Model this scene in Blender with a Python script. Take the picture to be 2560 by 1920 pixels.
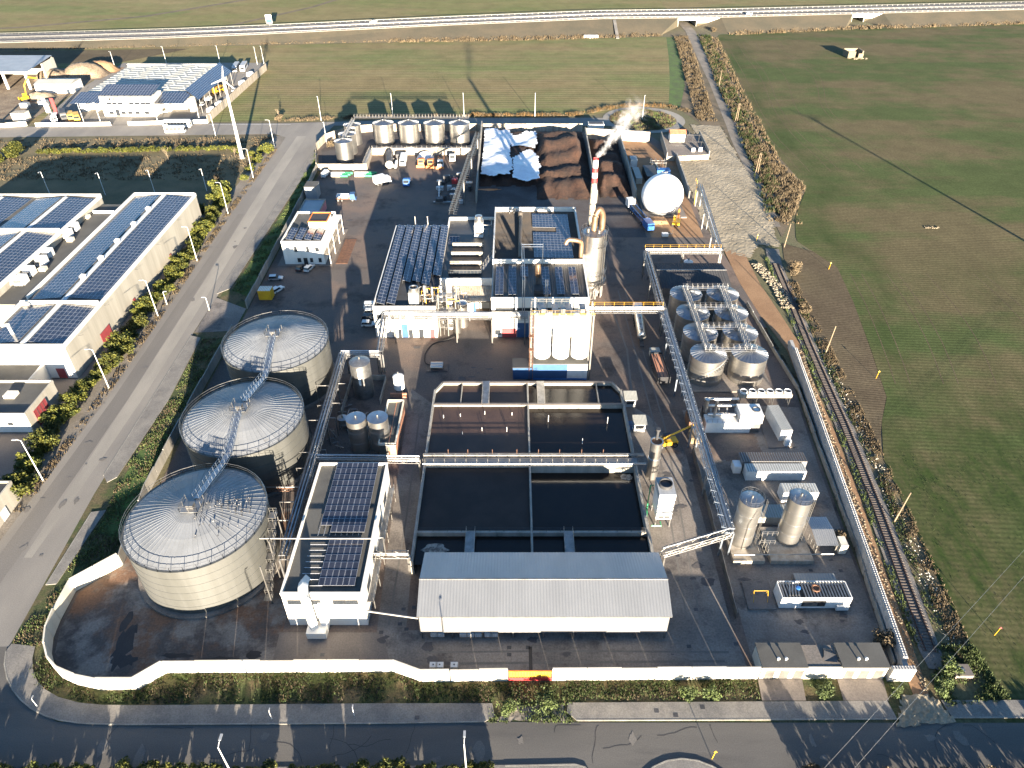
import bpy, math, random
from mathutils import Vector, Matrix
RND = random.Random(11)
PI = math.pi
rad = math.radians
for _o in list(bpy.data.objects):
    bpy.data.objects.remove(_o)
SC = bpy.context.scene
COL = SC.collection

# ---------------------------------------------------------------- camera, sky, sun, exposure
cam_d = bpy.data.cameras.new('camera')
cam = bpy.data.objects.new('camera', cam_d)
COL.objects.link(cam)
cam.location = (0, 0, 105)
cam.rotation_euler = (rad(90 - 37.7), 0, 0)
cam_d.sensor_width = 36
cam_d.lens = 1790 / 2560 * 36
cam_d.clip_start = .5
cam_d.clip_end = 9000
SC.camera = cam

SUN_EL, SUN_AZ = 8.8, 12.5          # degrees; the sun stands low behind the camera, to its right
world = bpy.data.worlds.new('World')
SC.world = world
world.use_nodes = True
wn = world.node_tree
bg = wn.nodes['Background']
sky = wn.nodes.new('ShaderNodeTexSky')
sky.sky_type = 'NISHITA'
sky.sun_disc = False
sky.sun_elevation = rad(SUN_EL)
sky.ozone_density = 3.5
sky.dust_density = .3
sky.sun_rotation = rad(180 - SUN_AZ)
wn.links.new(sky.outputs[0], bg.inputs[0])
bg.inputs[1].default_value = .056
sun_d = bpy.data.lights.new('sun', 'SUN')
sun = bpy.data.objects.new('sun', sun_d)
COL.objects.link(sun)
sun_d.energy = 5
sun_d.angle = rad(.53)
sun_d.color = (1, .86, .68)
_d = Vector((-math.sin(rad(SUN_AZ)) * math.cos(rad(SUN_EL)), math.cos(rad(SUN_AZ)) * math.cos(rad(SUN_EL)), -math.sin(rad(SUN_EL))))
sun.rotation_euler = _d.to_track_quat('-Z', 'Y').to_euler()
SC.view_settings.view_transform = 'Standard'
SC.view_settings.look = 'None'
SC.view_settings.gamma = 1
SC.view_settings.exposure = 2.9
SC.view_settings.use_curve_mapping = False
SC.render.engine = 'CYCLES'
SC.cycles.use_denoising = True
SC.cycles.max_bounces = 5
SC.cycles.diffuse_bounces = 2
SC.cycles.glossy_bounces = 3
SC.cycles.transparent_max_bounces = 6
SC.cycles.volume_bounces = 1

# ---------------------------------------------------------------- survey helper: photo point -> place on the ground (or at height z)
_s, _c = math.sin(rad(37.7)), math.cos(rad(37.7))
def G(x, y, z=0.):
    u, v = (x - 1280) / 1790, (y - 960) / 1790
    k = (105 - z) / (_s + v * _c)
    return (u * k, (_c - v * _s) * k)

# ---------------------------------------------------------------- materials
MATS = {}
def _new(name):
    m = bpy.data.materials.new(name); m.use_nodes = True
    MATS[name] = m
    return m, m.node_tree.nodes, m.node_tree.links, m.node_tree.nodes['Principled BSDF']
def _noise(N, L, vec, scale, detail=6, rough=.6):
    n = N.new('ShaderNodeTexNoise'); n.inputs['Scale'].default_value = scale
    n.inputs['Detail'].default_value = detail; n.inputs['Roughness'].default_value = rough
    L.new(vec, n.inputs['Vector']); return n.outputs[0]
def _range(N, L, v, a, b, c=0., d=1.):
    n = N.new('ShaderNodeMapRange'); L.new(v, n.inputs[0])
    for i, q in enumerate((a, b, c, d)): n.inputs[i + 1].default_value = q
    return n.outputs[0]
def _mix(N, L, f, a, b, mode='MIX'):
    n = N.new('ShaderNodeMix'); n.data_type = 'RGBA'; n.blend_type = mode
    for s, v in ((0, f), (6, a), (7, b)):
        if isinstance(v, (int, float)): n.inputs[s].default_value = v
        elif isinstance(v, tuple): n.inputs[s].default_value = (*v[:3], 1)
        else: L.new(v, n.inputs[s])
    return n.outputs[2]
def _pos(N, L, stretch=None, rot=0):
    g = N.new('ShaderNodeNewGeometry'); v = g.outputs['Position']
    if stretch or rot:
        m = N.new('ShaderNodeMapping'); m.inputs['Scale'].default_value = stretch or (1, 1, 1)
        m.inputs['Rotation'].default_value = (0, 0, rot); L.new(v, m.inputs[0]); v = m.outputs[0]
    return v
def M(name, c, c2=None, rough=.8, metal=0., s=.4, lo=.38, hi=.62, fine=.3, stretch=None, bump=0., bs=6., rnd=0., spec=.4, third=None):
    m, N, L, p = _new(name)
    c2 = c2 or tuple(q * .72 for q in c)
    v = _pos(N, L, stretch)
    col = _mix(N, L, _range(N, L, _noise(N, L, v, s), lo, hi), c, c2)
    if third:                                     # (colour, scale, lo, hi): blotches of a third colour
        col = _mix(N, L, _range(N, L, _noise(N, L, v, third[1], 8, .7), third[2], third[3]), col, third[0])
    f = _range(N, L, _noise(N, L, _pos(N, L), bs, 3), .25, .75, 1 - fine, 1 + fine)
    col = _mix(N, L, 1., col, f, 'MULTIPLY')
    if rnd:
        oi = N.new('ShaderNodeObjectInfo')
        col = _mix(N, L, 1., col, _range(N, L, oi.outputs['Random'], 0, 1, 1 - rnd, 1 + rnd), 'MULTIPLY')
    L.new(col, p.inputs['Base Color'])
    p.inputs['Roughness'].default_value = rough; p.inputs['Metallic'].default_value = metal
    p.inputs['Specular IOR Level'].default_value = spec
    if bump:
        b = N.new('ShaderNodeBump'); b.inputs['Distance'].default_value = bump; b.inputs['Strength'].default_value = .8
        L.new(_noise(N, L, _pos(N, L), bs * .6, 5), b.inputs['Height']); L.new(b.outputs[0], p.inputs['Normal'])
    return m
def FIELD(name, brown, green, rot=0, row=1.1, s=.012, lo=.42, hi=.6, amp=.16, straw=None):
    m, N, L, p = _new(name)
    v = _pos(N, L); vs = _pos(N, L, (.16, 1, 1), rot)
    big = _noise(N, L, v, s, 7, .62); band = _noise(N, L, vs, .05, 5, .6)
    a = N.new('ShaderNodeMath'); a.operation = 'ADD'; L.new(_range(N, L, big, 0, 1, -.15, .85), a.inputs[0])
    L.new(_range(N, L, band, 0, 1, -.2, .5), a.inputs[1])
    col = _mix(N, L, _range(N, L, a.outputs[0], lo, hi), brown, green)
    if straw: col = _mix(N, L, _range(N, L, _noise(N, L, vs, .03, 6, .65), .5, .75), col, straw)
    w = N.new('ShaderNodeTexWave'); w.bands_direction = 'Y'; w.inputs['Scale'].default_value = .314 / row
    w.inputs['Distortion'].default_value = 2.2; w.inputs['Detail'].default_value = 3; w.inputs['Detail Scale'].default_value = .4
    L.new(_pos(N, L, None, rot), w.inputs['Vector'])
    col = _mix(N, L, 1., col, _range(N, L, w.outputs['Fac'], 0, 1, 1 - amp, 1 + amp), 'MULTIPLY')
    col = _mix(N, L, 1., col, _range(N, L, _noise(N, L, v, 1.3, 5, .7), .3, .7, .7, 1.3), 'MULTIPLY')
    col = _mix(N, L, 1., col, _range(N, L, _noise(N, L, v, .09, 5, .7), .35, .65, .87, 1.13), 'MULTIPLY')
    L.new(col, p.inputs['Base Color']); p.inputs['Roughness'].default_value = 1; p.inputs['Specular IOR Level'].default_value = .1
    b = N.new('ShaderNodeBump'); b.inputs['Distance'].default_value = .05; b.inputs['Strength'].default_value = .5
    L.new(_noise(N, L, v, 2.2, 4), b.inputs['Height']); L.new(b.outputs[0], p.inputs['Normal'])
    return m

# ground
FIELD('field_north', (.17, .137, .07), (.122, .132, .054), 0, 3.4, .011, .4, .62, .17, (.2, .165, .085))
FIELD('field_east', (.1, .083, .044), (.058, .074, .027), rad(4), 1.2, .018, .43, .6, .2)
FIELD('field_far', (.165, .14, .068), (.12, .13, .05), rad(-7), 3., .008, .4, .6, .1, (.19, .165, .075))
FIELD('plough', (.085, .066, .043), (.1, .08, .05), rad(8), .9, .05, .4, .6, .25)
M('ground_soil', (.115, .09, .052), (.085, .085, .04), 1, s=.03, bump=.05, bs=2, fine=.4)
M('verge_grass', (.045, .058, .018), (.095, .074, .038), 1, s=.22, lo=.42, hi=.58, fine=.5, bs=4, bump=.08, third=((.028, .034, .015), .45, .54, .66))
M('green_grass', (.06, .105, .02), (.045, .065, .02), 1, s=.25, fine=.4, bs=5, bump=.05)
M('dry_grass', (.135, .105, .055), (.085, .075, .038), 1, s=.1, fine=.4, bs=4, bump=.06)
M('scrub_soil', (.125, .095, .06), (.07, .058, .035), 1, s=.12, fine=.45, bs=3, bump=.08)
M('embankment', (.085, .068, .042), (.06, .053, .034), 1, s=.06, fine=.3, bs=2, bump=.05)
M('asphalt_road', (.205, .188, .163), (.155, .143, .128), .9, s=.09, fine=.22, bs=6, stretch=(1, .3, 1))
M('asphalt_patch', (.255, .235, .2), (.2, .185, .16), .9, s=.12, fine=.2, bs=6, stretch=(1, .3, 1))
M('asphalt_dark', (.085, .08, .078), (.065, .06, .06), .9, s=.1, fine=.25)
M('road_front', (.1, .094, .085), (.074, .07, .065), .9, s=.09, fine=.22, bs=6, stretch=(.2, 1, 1), third=((.055, .052, .05), .12, .55, .72))
M('asphalt_mid', (.145, .133, .118), (.115, .106, .096), .9, s=.1, fine=.25, stretch=(1, .2, 1))
M('pavement', (.185, .172, .152), (.13, .122, .112), .9, s=.22, fine=.3, bs=5, third=((.19, .175, .15), .5, .55, .7))
M('kerb', (.24, .23, .2), (.17, .16, .14), .9, s=.5)
M('yard', (.135, .098, .077), (.09, .077, .069), .85, s=.06, lo=.42, hi=.58, fine=.3, bs=3, third=((.042, .032, .028), .1, .52, .68))
M('yard_concrete', (.2, .175, .15), (.135, .119, .104), .85, s=.09, lo=.42, hi=.58, fine=.3, bs=3, third=((.055, .048, .044), .13, .52, .68))
M('apron_concrete', (.17, .145, .125), (.13, .112, .098), .85, s=.1, fine=.22, bs=4, third=((.06, .052, .048), .16, .58, .74))
M('corner_concrete', (.2, .175, .15), (.075, .064, .058), .85, s=.16, lo=.44, hi=.56, fine=.3, bs=3, third=((.14, .08, .05), .09, .5, .6))
M('tar', (.016, .015, .016), (.03, .026, .025), .6, s=.4)
M('bay_floor', (.075, .068, .066), (.05, .04, .038), .9, s=.1, fine=.35, bs=2)
M('limestone', (.27, .23, .165), (.2, .17, .12), .95, s=.12, fine=.28, bs=2.4, bump=.05)
M('orange_soil', (.25, .15, .08), (.2, .115, .06), .95, s=.15, fine=.25, bs=3, bump=.04)
M('ballast', (.17, .155, .135), (.12, .11, .10), .95, s=.4, fine=.5, bs=9, bump=.08)
M('sleeper', (.12, .10, .085), (.085, .07, .06), .9, s=2.)
M('rail_rust', (.085, .05, .038), (.06, .038, .03), .6, metal=.4, s=2.)
M('gravel_track', (.19, .165, .135), (.13, .115, .095), .95, s=.15, fine=.35, bs=3, bump=.05)
M('biomass', (.058, .028, .017), (.03, .017, .012), 1, s=.16, fine=.5, bs=2.2, bump=.3, third=((.02, .013, .011), .12, .55, .7))
M('scrap_soil', (.2, .155, .105), (.13, .095, .065), 1, s=.2, fine=.5, bs=1.5, bump=.2)
# walls and roofs
M('white_wall', (.66, .64, .59), (.58, .555, .5), .8, s=.3, fine=.07, stretch=(1, 1, .25))
M('cream_wall', (.6, .56, .47), (.5, .46, .375), .85, s=.35, fine=.1, stretch=(1, 1, .15))
M('concrete_wall', (.27, .255, .225), (.2, .19, .165), .88, s=.5, fine=.15, stretch=(1, 1, .12), third=((.13, .12, .105), .9, .62, .8))
M('stained_wall', (.34, .305, .25), (.23, .19, .145), .88, s=.8, fine=.12, stretch=(1, 1, .08), third=((.2, .15, .11), .7, .58, .78))
M('block_concrete', (.36, .355, .34), (.28, .275, .265), .85, s=1.2, fine=.15, rnd=.1)
M('warehouse_wall', (.36, .335, .28), (.28, .26, .215), .85, s=.35, fine=.1, stretch=(1, 1, .1))
M('roof_felt', (.085, .083, .075), (.065, .063, .057), .85, s=.2, fine=.15)
M('roof_felt_dark', (.042, .043, .045), (.032, .032, .034), .8, s=.2, fine=.2)
M('roof_metal_dark', (.05, .05, .05), (.038, .036, .034), .5, metal=.3, s=.3, fine=.15, stretch=(.2, 1, 1))
M('roof_rust', (.085, .068, .052), (.06, .055, .05), .6, metal=.2, s=.25, fine=.25)
M('shed_roof', (.26, .268, .275), (.235, .243, .25), .45, metal=.6, s=.25, fine=.05, stretch=(1, .3, 1))
M('shed_wall', (.3, .3, .3), (.27, .27, .27), .5, metal=.75, s=.2, fine=.05)
M('pale_roof', (.3, .3, .27), (.26, .26, .235), .6, s=.2, fine=.08)
M('bluegrey_roof', (.24, .26, .28), (.2, .22, .24), .5, metal=.2, s=.2, fine=.08)
M('red_tile', (.36, .13, .07), (.28, .09, .05), .8, s=1.)
M('glass_dark', (.02, .024, .028), (.03, .034, .04), .08, s=.6, spec=.7)
M('pv_glass', (.017, .02, .032), (.024, .027, .04), .16, s=1., spec=.65, rnd=.25, fine=.1)
M('pv_frame', (.4, .41, .43), (.34, .35, .37), .35, metal=.6)
M('skylight', (.5, .52, .53), (.42, .44, .45), .3, s=.3, fine=.1)
# metals, paint
M('stainless', (.52, .5, .465), (.44, .425, .395), .37, metal=.95, s=.35, fine=.06, stretch=(.3, .3, 2.2), rnd=.05)
M('stainless_roof', (.36, .37, .38), (.29, .3, .31), .42, metal=1., s=.6, fine=.08)
M('galv_roof', (.215, .225, .235), (.175, .183, .19), .55, metal=.3, s=.16, fine=.1, rnd=.06, third=((.13, .115, .095), .35, .6, .8))
M('tank_shell', (.12, .121, .113), (.097, .098, .09), .62, metal=.6, s=.4, fine=.07, stretch=(1, 1, .08))
M('steel', (.3, .3, .295), (.22, .215, .21), .5, metal=.95, s=.8, fine=.15)
M('steel_white', (.3, .288, .268), (.22, .21, .195), .5, metal=.92, s=.6, fine=.12)
M('steel_blue', (.3, .34, .39), (.24, .27, .31), .5, metal=.95, s=.8, fine=.12)
M('steel_dark', (.075, .075, .078), (.05, .05, .052), .6, metal=.4, s=.8, fine=.2)
M('rusty', (.18, .09, .05), (.11, .06, .04), .75, metal=.2, s=1., fine=.3)
M('duct_tan', (.3, .21, .14), (.21, .13, .08), .5, metal=.8, s=.4, fine=.12)
M('guard_steel', (.14, .14, .138), (.11, .11, .108), .55, metal=.9)
M('paint_white', (.62, .62, .6), (.54, .54, .52), .4, s=.8, fine=.06)
M('paint_grey', (.3, .31, .32), (.25, .26, .27), .5, s=.8, fine=.1)
M('paint_yellow', (.62, .36, .02), (.52, .28, .02), .4, s=.8, fine=.1)
M('paint_orange', (.6, .2, .03), (.48, .15, .03), .45, s=.8, fine=.12)
M('paint_blue', (.03, .13, .36), (.025, .1, .28), .45, s=.8, fine=.1)
M('paint_lightblue', (.032, .085, .19), (.027, .07, .16), .5, s=.6, fine=.08)
M('paint_red', (.42, .04, .04), (.32, .035, .035), .5, s=.8, fine=.12)
M('paint_door_red', (.27, .045, .05), (.22, .04, .042), .6, s=.8, fine=.1)
M('paint_green', (.04, .28, .13), (.03, .22, .1), .5, s=.8)
M('paint_black', (.02, .02, .022), (.03, .03, .032), .4, s=.8)
M('paint_silver', (.4, .41, .42), (.34, .35, .36), .3, metal=.6, s=.8, fine=.05)
M('paint_pink', (.45, .16, .18), (.36, .13, .15), .7, s=.8)
M('rubber', (.018, .018, .019), (.028, .027, .026), .9, s=3.)
M('tarp_white', (.66, .68, .71), (.58, .6, .63), .5, s=.4, fine=.08, bump=.06, bs=1.4)
M('gasholder', (.66, .665, .67), (.61, .61, .615), .5, s=.1, fine=.03)
M('brick_orange', (.42, .2, .12), (.34, .16, .1), .85, s=1.)
M('wood_pole', (.22, .17, .11), (.16, .12, .08), .9, s=1.5, stretch=(1, 1, .2))
M('plank', (.2, .15, .09), (.14, .1, .06), .9, s=1.)
M('rubble_stone', (.2, .165, .115), (.14, .115, .08), .95, s=1.5, rnd=.2)
M('road_paint', (.55, .55, .53), (.42, .42, .4), .8, s=.8)
# plants
M('leaf_hedge', (.088, .088, .014), (.035, .045, .010), .7, s=.9, lo=.44, hi=.56, fine=.5, bs=3, spec=.25, rnd=.28)
M('leaf_dark', (.04, .055, .017), (.025, .036, .012), .75, s=.8, fine=.5, bs=3, spec=.2, rnd=.15)
M('leaf_dry', (.125, .092, .052), (.065, .05, .03), .9, s=.5, fine=.5, bs=3, rnd=.2)
M('leaf_rusty', (.15, .085, .03), (.09, .06, .025), .9, s=.6, fine=.4, bs=3)
M('leaf_weed', (.085, .115, .03), (.045, .062, .02), .8, s=.9, fine=.5, bs=4, rnd=.15)
M('bark', (.09, .07, .05), (.06, .045, .035), .95, s=2.)
M('white_flower', (.5, .48, .42), (.4, .37, .3), .9, s=2.)
def LIQUID(name, c, c2, rough, s, wave):
    m = M(name, c, c2, rough, s=s, fine=.12, spec=.25)
    N, L = m.node_tree.nodes, m.node_tree.links
    b = N.new('ShaderNodeBump'); b.inputs['Distance'].default_value = wave; b.inputs['Strength'].default_value = .5
    L.new(_noise(N, L, _pos(N, L), 1.6, 4), b.inputs['Height']); L.new(b.outputs[0], N['Principled BSDF'].inputs['Normal'])
LIQUID('liquor_black', (.013, .010, .009), (.019, .014, .011), .16, .1, .015)
LIQUID('liquor_brown', (.06, .038, .03), (.036, .024, .02), .45, .12, .02)
LIQUID('liquor_foam', (.026, .022, .021), (.017, .015, .015), .7, .2, .02)
M('froth', (.3, .28, .24), (.1, .09, .08), .9, s=1.2, lo=.45, hi=.6)

# ---------------------------------------------------------------- mesh builder
ORG = {}
class B:
    def __init__(s): s.v = []; s.f = []; s.m = []; s.k = 0
    def add(s, vs, fs):
        o = len(s.v); s.v += [tuple(q) for q in vs]; s.f += [tuple(i + o for i in f) for f in fs]; s.m += [s.k] * len(fs); return s
    def box(s, x0, y0, z0, x1, y1, z1):
        return s.add([(x0, y0, z0), (x1, y0, z0), (x1, y1, z0), (x0, y1, z0), (x0, y0, z1), (x1, y0, z1), (x1, y1, z1), (x0, y1, z1)],
                     [(0, 3, 2, 1), (4, 5, 6, 7), (0, 1, 5, 4), (1, 2, 6, 5), (2, 3, 7, 6), (3, 0, 4, 7)])
    def cb(s, x, y, z0, sx, sy, h, a=0.):            # box centred on x, y, standing on z0, turned by a
        ca, sa = math.cos(a), math.sin(a)
        P = [(x + u * ca - w * sa, y + u * sa + w * ca) for u, w in ((-sx / 2, -sy / 2), (sx / 2, -sy / 2), (sx / 2, sy / 2), (-sx / 2, sy / 2))]
        return s.prism(P, z0, z0 + h)
    def prism(s, P, z0, z1):
        n = len(P)
        if sum(P[i][0] * P[(i + 1) % n][1] - P[(i + 1) % n][0] * P[i][1] for i in range(n)) < 0: P = P[::-1]
        return s.add([(x, y, z0) for x, y in P] + [(x, y, z1) for x, y in P],
                     [tuple(range(n))[::-1], tuple(range(n, 2 * n))] + [(i, (i + 1) % n, n + (i + 1) % n, n + i) for i in range(n)])
    def sheet(s, P, z=0.):
        n = len(P)
        if sum(P[i][0] * P[(i + 1) % n][1] - P[(i + 1) % n][0] * P[i][1] for i in range(n)) < 0: P = P[::-1]
        return s.add([(x, y, z) for x, y in P], [tuple(range(n))])
    def poly(s, *P): return s.add(P, [tuple(range(len(P)))])
    def lathe(s, prof, x=0., y=0., n=24, close=True):
        vs = []; fs = []; m = len(prof)
        for i in range(n):
            a = 2 * PI * i / n
            vs += [(x + r * math.cos(a), y + r * math.sin(a), z) for r, z in prof]
        for i in range(n):
            j = (i + 1) % n
            for k in range(m - 1): fs.append((i * m + k, j * m + k, j * m + k + 1, i * m + k + 1))
        if close:
            if prof[0][0] > .001: fs.append(tuple(i * m for i in range(n))[::-1])
            if prof[-1][0] > .001: fs.append(tuple(i * m + m - 1 for i in range(n)))
        return s.add(vs, fs)
    def cyl(s, x, y, z0, z1, r, n=20, r2=None): return s.lathe([(r, z0), (r if r2 is None else r2, z1)], x, y, n)
    def tube(s, path, r, n=6, cap=True):
        path = [Vector(p) for p in path]; m = len(path); vs = []; fs = []
        for i, p in enumerate(path):
            d = (path[min(i + 1, m - 1)] - path[max(i - 1, 0)])
            if d.length < 1e-6: d = Vector((0, 0, 1))
            d.normalize(); up = Vector((0, 0, 1)) if abs(d.z) < .95 else Vector((1, 0, 0))
            a = d.cross(up).normalized(); b = a.cross(d)
            rr = r[i] if isinstance(r, (list, tuple)) else r
            vs += [p + (a * math.cos(2 * PI * k / n) + b * math.sin(2 * PI * k / n)) * rr for k in range(n)]
        for i in range(m - 1):
            for k in range(n): fs.append((i * n + k, i * n + (k + 1) % n, (i + 1) * n + (k + 1) % n, (i + 1) * n + k))
        if cap: fs += [tuple(range(n))[::-1], tuple(range((m - 1) * n, m * n))]
        return s.add(vs, fs)
    def rod(s, p, q, r=.06, n=4): return s.tube([p, q], r, n)
    def rail(s, path, h=1.1, step=1.6, r=.035, mid=True, closed=False):   # handrail along a path of (x, y, z)
        P = [Vector(p) for p in path]
        if closed: P.append(P[0])
        up = Vector((0, 0, h)); 
        for a, b in zip(P, P[1:]):
            L = (b - a).length; n = max(1, round(L / step))
            for i in range(n + 1): s.rod(a.lerp(b, i / n), a.lerp(b, i / n) + up, r, 3)
            s.rod(a + up, b + up, r, 3)
            if mid: s.rod(a + up * .5, b + up * .5, r * .8, 3)
        return s
    def mesh(s, name, mats, org=(0, 0, 0), smooth=None):
        me = bpy.data.meshes.new(name)
        me.from_pydata([(x - org[0], y - org[1], z - org[2]) for x, y, z in s.v], [], s.f)
        for mm in (mats if isinstance(mats, (list, tuple)) else [mats]): me.materials.append(MATS[mm])
        if any(s.m): me.polygons.foreach_set('material_index', s.m)
        if smooth:
            me.shade_smooth(); me.set_sharp_from_angle(angle=rad(smooth))
        me.update(); return me
    def obj(s, name, mats, parent=None, smooth=None, **kw):
        org = ORG.get(parent.name, (0, 0, 0)) if parent else (0, 0, 0)
        o = bpy.data.objects.new(name, s.mesh(name, mats, org, smooth)); COL.objects.link(o)
        if parent: o.parent = parent; ORG[o.name] = org
        for k, v in kw.items(): o[k] = v
        return o
def T(name, label, cat, loc=(0, 0, 0), group=None, rz=None):
    """A thing: an Empty at its base. With rz its parts are built in local axes, else in world axes."""
    o = bpy.data.objects.new(name, None); COL.objects.link(o); o.location = loc
    o['label'] = label; o['category'] = cat
    if group: o['group'] = group
    if rz is None: ORG[o.name] = tuple(loc)
    else: ORG[o.name] = (0, 0, 0); o.rotation_euler.z = rz
    return o
def S(name, b, mats, label, cat, group=None, smooth=None):   # a thing that is one mesh; its origin is put at its base
    xs = [q[0] for q in b.v]; ys = [q[1] for q in b.v]; z = min(q[2] for q in b.v)
    org = ((min(xs) + max(xs)) / 2, (min(ys) + max(ys)) / 2, z)
    o = bpy.data.objects.new(name, b.mesh(name, mats, org, smooth)); COL.objects.link(o); o.location = org; ORG[o.name] = org
    o['label'] = label; o['category'] = cat
    if group: o['group'] = group
    return o
def ST(name, b, mats, kind='structure', smooth=None): return b.obj(name, mats, None, smooth, kind=kind)
def cp(root, loc=None, rz=None, label=None, parent=None):
    r = root.copy(); COL.objects.link(r); ORG[r.name] = ORG.get(root.name, (0, 0, 0))
    if loc is not None: r.location = loc
    if rz is not None: r.rotation_euler.z = rz
    if label: r['label'] = label
    if parent: r.parent = parent
    for ch in root.children: cp(ch, parent=r)
    return r
CAMP = Vector((0, 0, 105))
def pieces(parent, name, items, cap=300):
    """items: (mesh, matrix in world axes). The nearest `cap` become parts, the rest one joined part of kind stuff."""
    org = Vector(ORG[parent.name]) if parent.name in ORG else Vector((0, 0, 0))
    items = sorted(items, key=lambda t: (t[1].translation - CAMP).length)
    for me, mt in items[:cap]:
        o = bpy.data.objects.new(name, me); COL.objects.link(o); o.parent = parent
        q = mt.copy(); q.translation = mt.translation - org; o.matrix_local = q; ORG[o.name] = tuple(org)
    if len(items) > cap:
        b = B(); mats = None
        for me, mt in items[cap:]:
            mats = mats or [x.name for x in me.materials]
            o = len(b.v); b.v += [tuple(mt @ v.co) for v in me.vertices]
            for p in me.polygons: b.f.append(tuple(i + o for i in p.vertices)); b.m.append(p.material_index)
        b.obj(name + 's_beyond', mats, parent, kind='stuff')
def TR(x, y, z=0., rz=0., rx=0., ry=0., s=(1, 1, 1)):
    m = Matrix.Translation((x, y, z)) @ Matrix.Rotation(rz, 4, 'Z') @ Matrix.Rotation(ry, 4, 'Y') @ Matrix.Rotation(rx, 4, 'X')
    return m @ Matrix.Diagonal((*s, 1))
ORD = ['first', 'second', 'third', 'fourth', 'fifth', 'sixth', 'seventh', 'eighth', 'ninth', 'tenth', 'eleventh', 'twelfth', 'thirteenth', 'fourteenth', 'fifteenth', 'sixteenth']
# ================================================================ THE SETTING
def lerp_tab(tab, x):
    for (x0, y0), (x1, y1) in zip(tab, tab[1:]):
        if x <= x1 or (x1, y1) == tab[-1]:
            t = (x - x0) / (x1 - x0); return y0 + (y1 - y0) * t
def strip(b, path, w, z=0.):                      # ribbon along a path of (x, y); w one width or one per point
    P = [Vector((x, y, 0)) for x, y in path]; vs = []
    for i, p in enumerate(P):
        d = (P[min(i + 1, len(P) - 1)] - P[max(i - 1, 0)]).normalized(); nrm = Vector((-d.y, d.x, 0))
        ww = (w[i] if isinstance(w, (list, tuple)) else w) / 2
        vs += [(*(p + nrm * ww).xy, z), (*(p - nrm * ww).xy, z)]
    b.add(vs, [(2 * i + 1, 2 * i + 3, 2 * i + 2, 2 * i) for i in range(len(P) - 1)]); return b
def inside(p, P):
    x, y = p; r = False; j = len(P) - 1
    for i in range(len(P)):
        if (P[i][1] > y) != (P[j][1] > y) and x < (P[j][0] - P[i][0]) * (y - P[i][1]) / (P[j][1] - P[i][1]) + P[i][0]: r = not r
        j = i
    return r
def lump(P, step, amp, z0, rng, edge=0.):          # uneven ground inside an outline
    xs = [p[0] for p in P]; ys = [p[1] for p in P]; b = B(); idx = {}
    nx = int((max(xs) - min(xs)) / step) + 2; ny = int((max(ys) - min(ys)) / step) + 2
    for i in range(nx):
        for j in range(ny):
            c = (min(xs) + (i + .5) * step, min(ys) + (j + .5) * step)
            if not inside(c, P): continue
            q = []
            for di, dj in ((0, 0), (1, 0), (1, 1), (0, 1)):
                k = (i + di, j + dj)
                if k not in idx:
                    idx[k] = len(b.v)
                    b.v.append((min(xs) + k[0] * step + rng.uniform(-.4, .4) * step, min(ys) + k[1] * step + rng.uniform(-.4, .4) * step, z0 + rng.uniform(0, amp)))
                q.append(idx[k])
            b.f.append(tuple(q)); b.m.append(0)
    return b
arc = lambda cx, cy, r, a0, a1, n=12, ry=None: [(cx + r * math.cos(rad(a0 + (a1 - a0) * i / n)), cy + (ry or r) * math.sin(rad(a0 + (a1 - a0) * i / n))) for i in range(n + 1)]

ST('ground', B().sheet([(-3000, -600), (3000, -600), (3000, 4000), (-3000, 4000)], -.12), 'ground_soil')
ST('north_field', B().sheet([(-360, 328), (-140, 331), (-100, 334), (-15, 338), (36, 340), (60, 355), (80, 350), (86, 344), (109, 502), (20, 494), (-79, 486), (-180, 477), (-360, 462)], -.06), 'field_north')
ST('field_margin', strip(B(), [(79, 352), (88, 400), (96, 450), (103, 499)], 8, -.05), 'green_grass')
ST('ploughed_field', B().sheet([(-360, 436), (-226, 434), (-222, 440), (-196, 470), (-360, 460)], -.04), 'plough')
# east field: rows of cells from its western edge; greener along the margins
EDGE = [(38, 73), (60, 74), (82.7, 75.9), (110, 78.5), (122, 83), (130.7, 87.8), (151.5, 92.1), (174, 96.2), (193.8, 98.9), (202, 96), (212, 92), (229, 97), (255, 109.4), (309, 108), (394, 117), (496, 130)]
bf = B(); gv = []
NY, NX = 150, 60
for j in range(NY + 1):
    y = 38 + (496 - 38) * (j / NY) ** 1.35; xb = lerp_tab(EDGE, y)
    for i in range(NX + 1):
        x = xb + (720 - xb) * (i / NX) ** 2.4; bf.v.append((x, y, -.05)); d = x - xb
        wob = 2.2 * math.sin(y * .09) + 1.5 * math.sin(x * .13 + y * .05)
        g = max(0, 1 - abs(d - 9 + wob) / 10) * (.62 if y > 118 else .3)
        g = max(g, .95 * max(0, min(1, (140 - y + .32 * (x - 80) + 6 * math.sin(x * .05)) / 30)))  # near part: denser green crop, with furrow self-shade put into the colour
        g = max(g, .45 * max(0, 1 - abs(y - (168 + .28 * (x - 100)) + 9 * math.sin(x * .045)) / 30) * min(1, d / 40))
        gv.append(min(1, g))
for j in range(NY):
    for i in range(NX):
        k = j * (NX + 1) + i; bf.f.append((k, k + 1, k + NX + 2, k + NX + 1)); bf.m.append(0)
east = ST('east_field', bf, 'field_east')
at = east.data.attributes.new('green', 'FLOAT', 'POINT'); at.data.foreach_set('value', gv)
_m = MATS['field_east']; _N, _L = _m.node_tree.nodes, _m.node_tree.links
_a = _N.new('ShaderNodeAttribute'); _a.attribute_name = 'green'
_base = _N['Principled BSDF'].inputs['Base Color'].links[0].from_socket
_f = _N.new('ShaderNodeMath'); _f.operation = 'MULTIPLY'; _L.new(_a.outputs['Fac'], _f.inputs[0])
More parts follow.
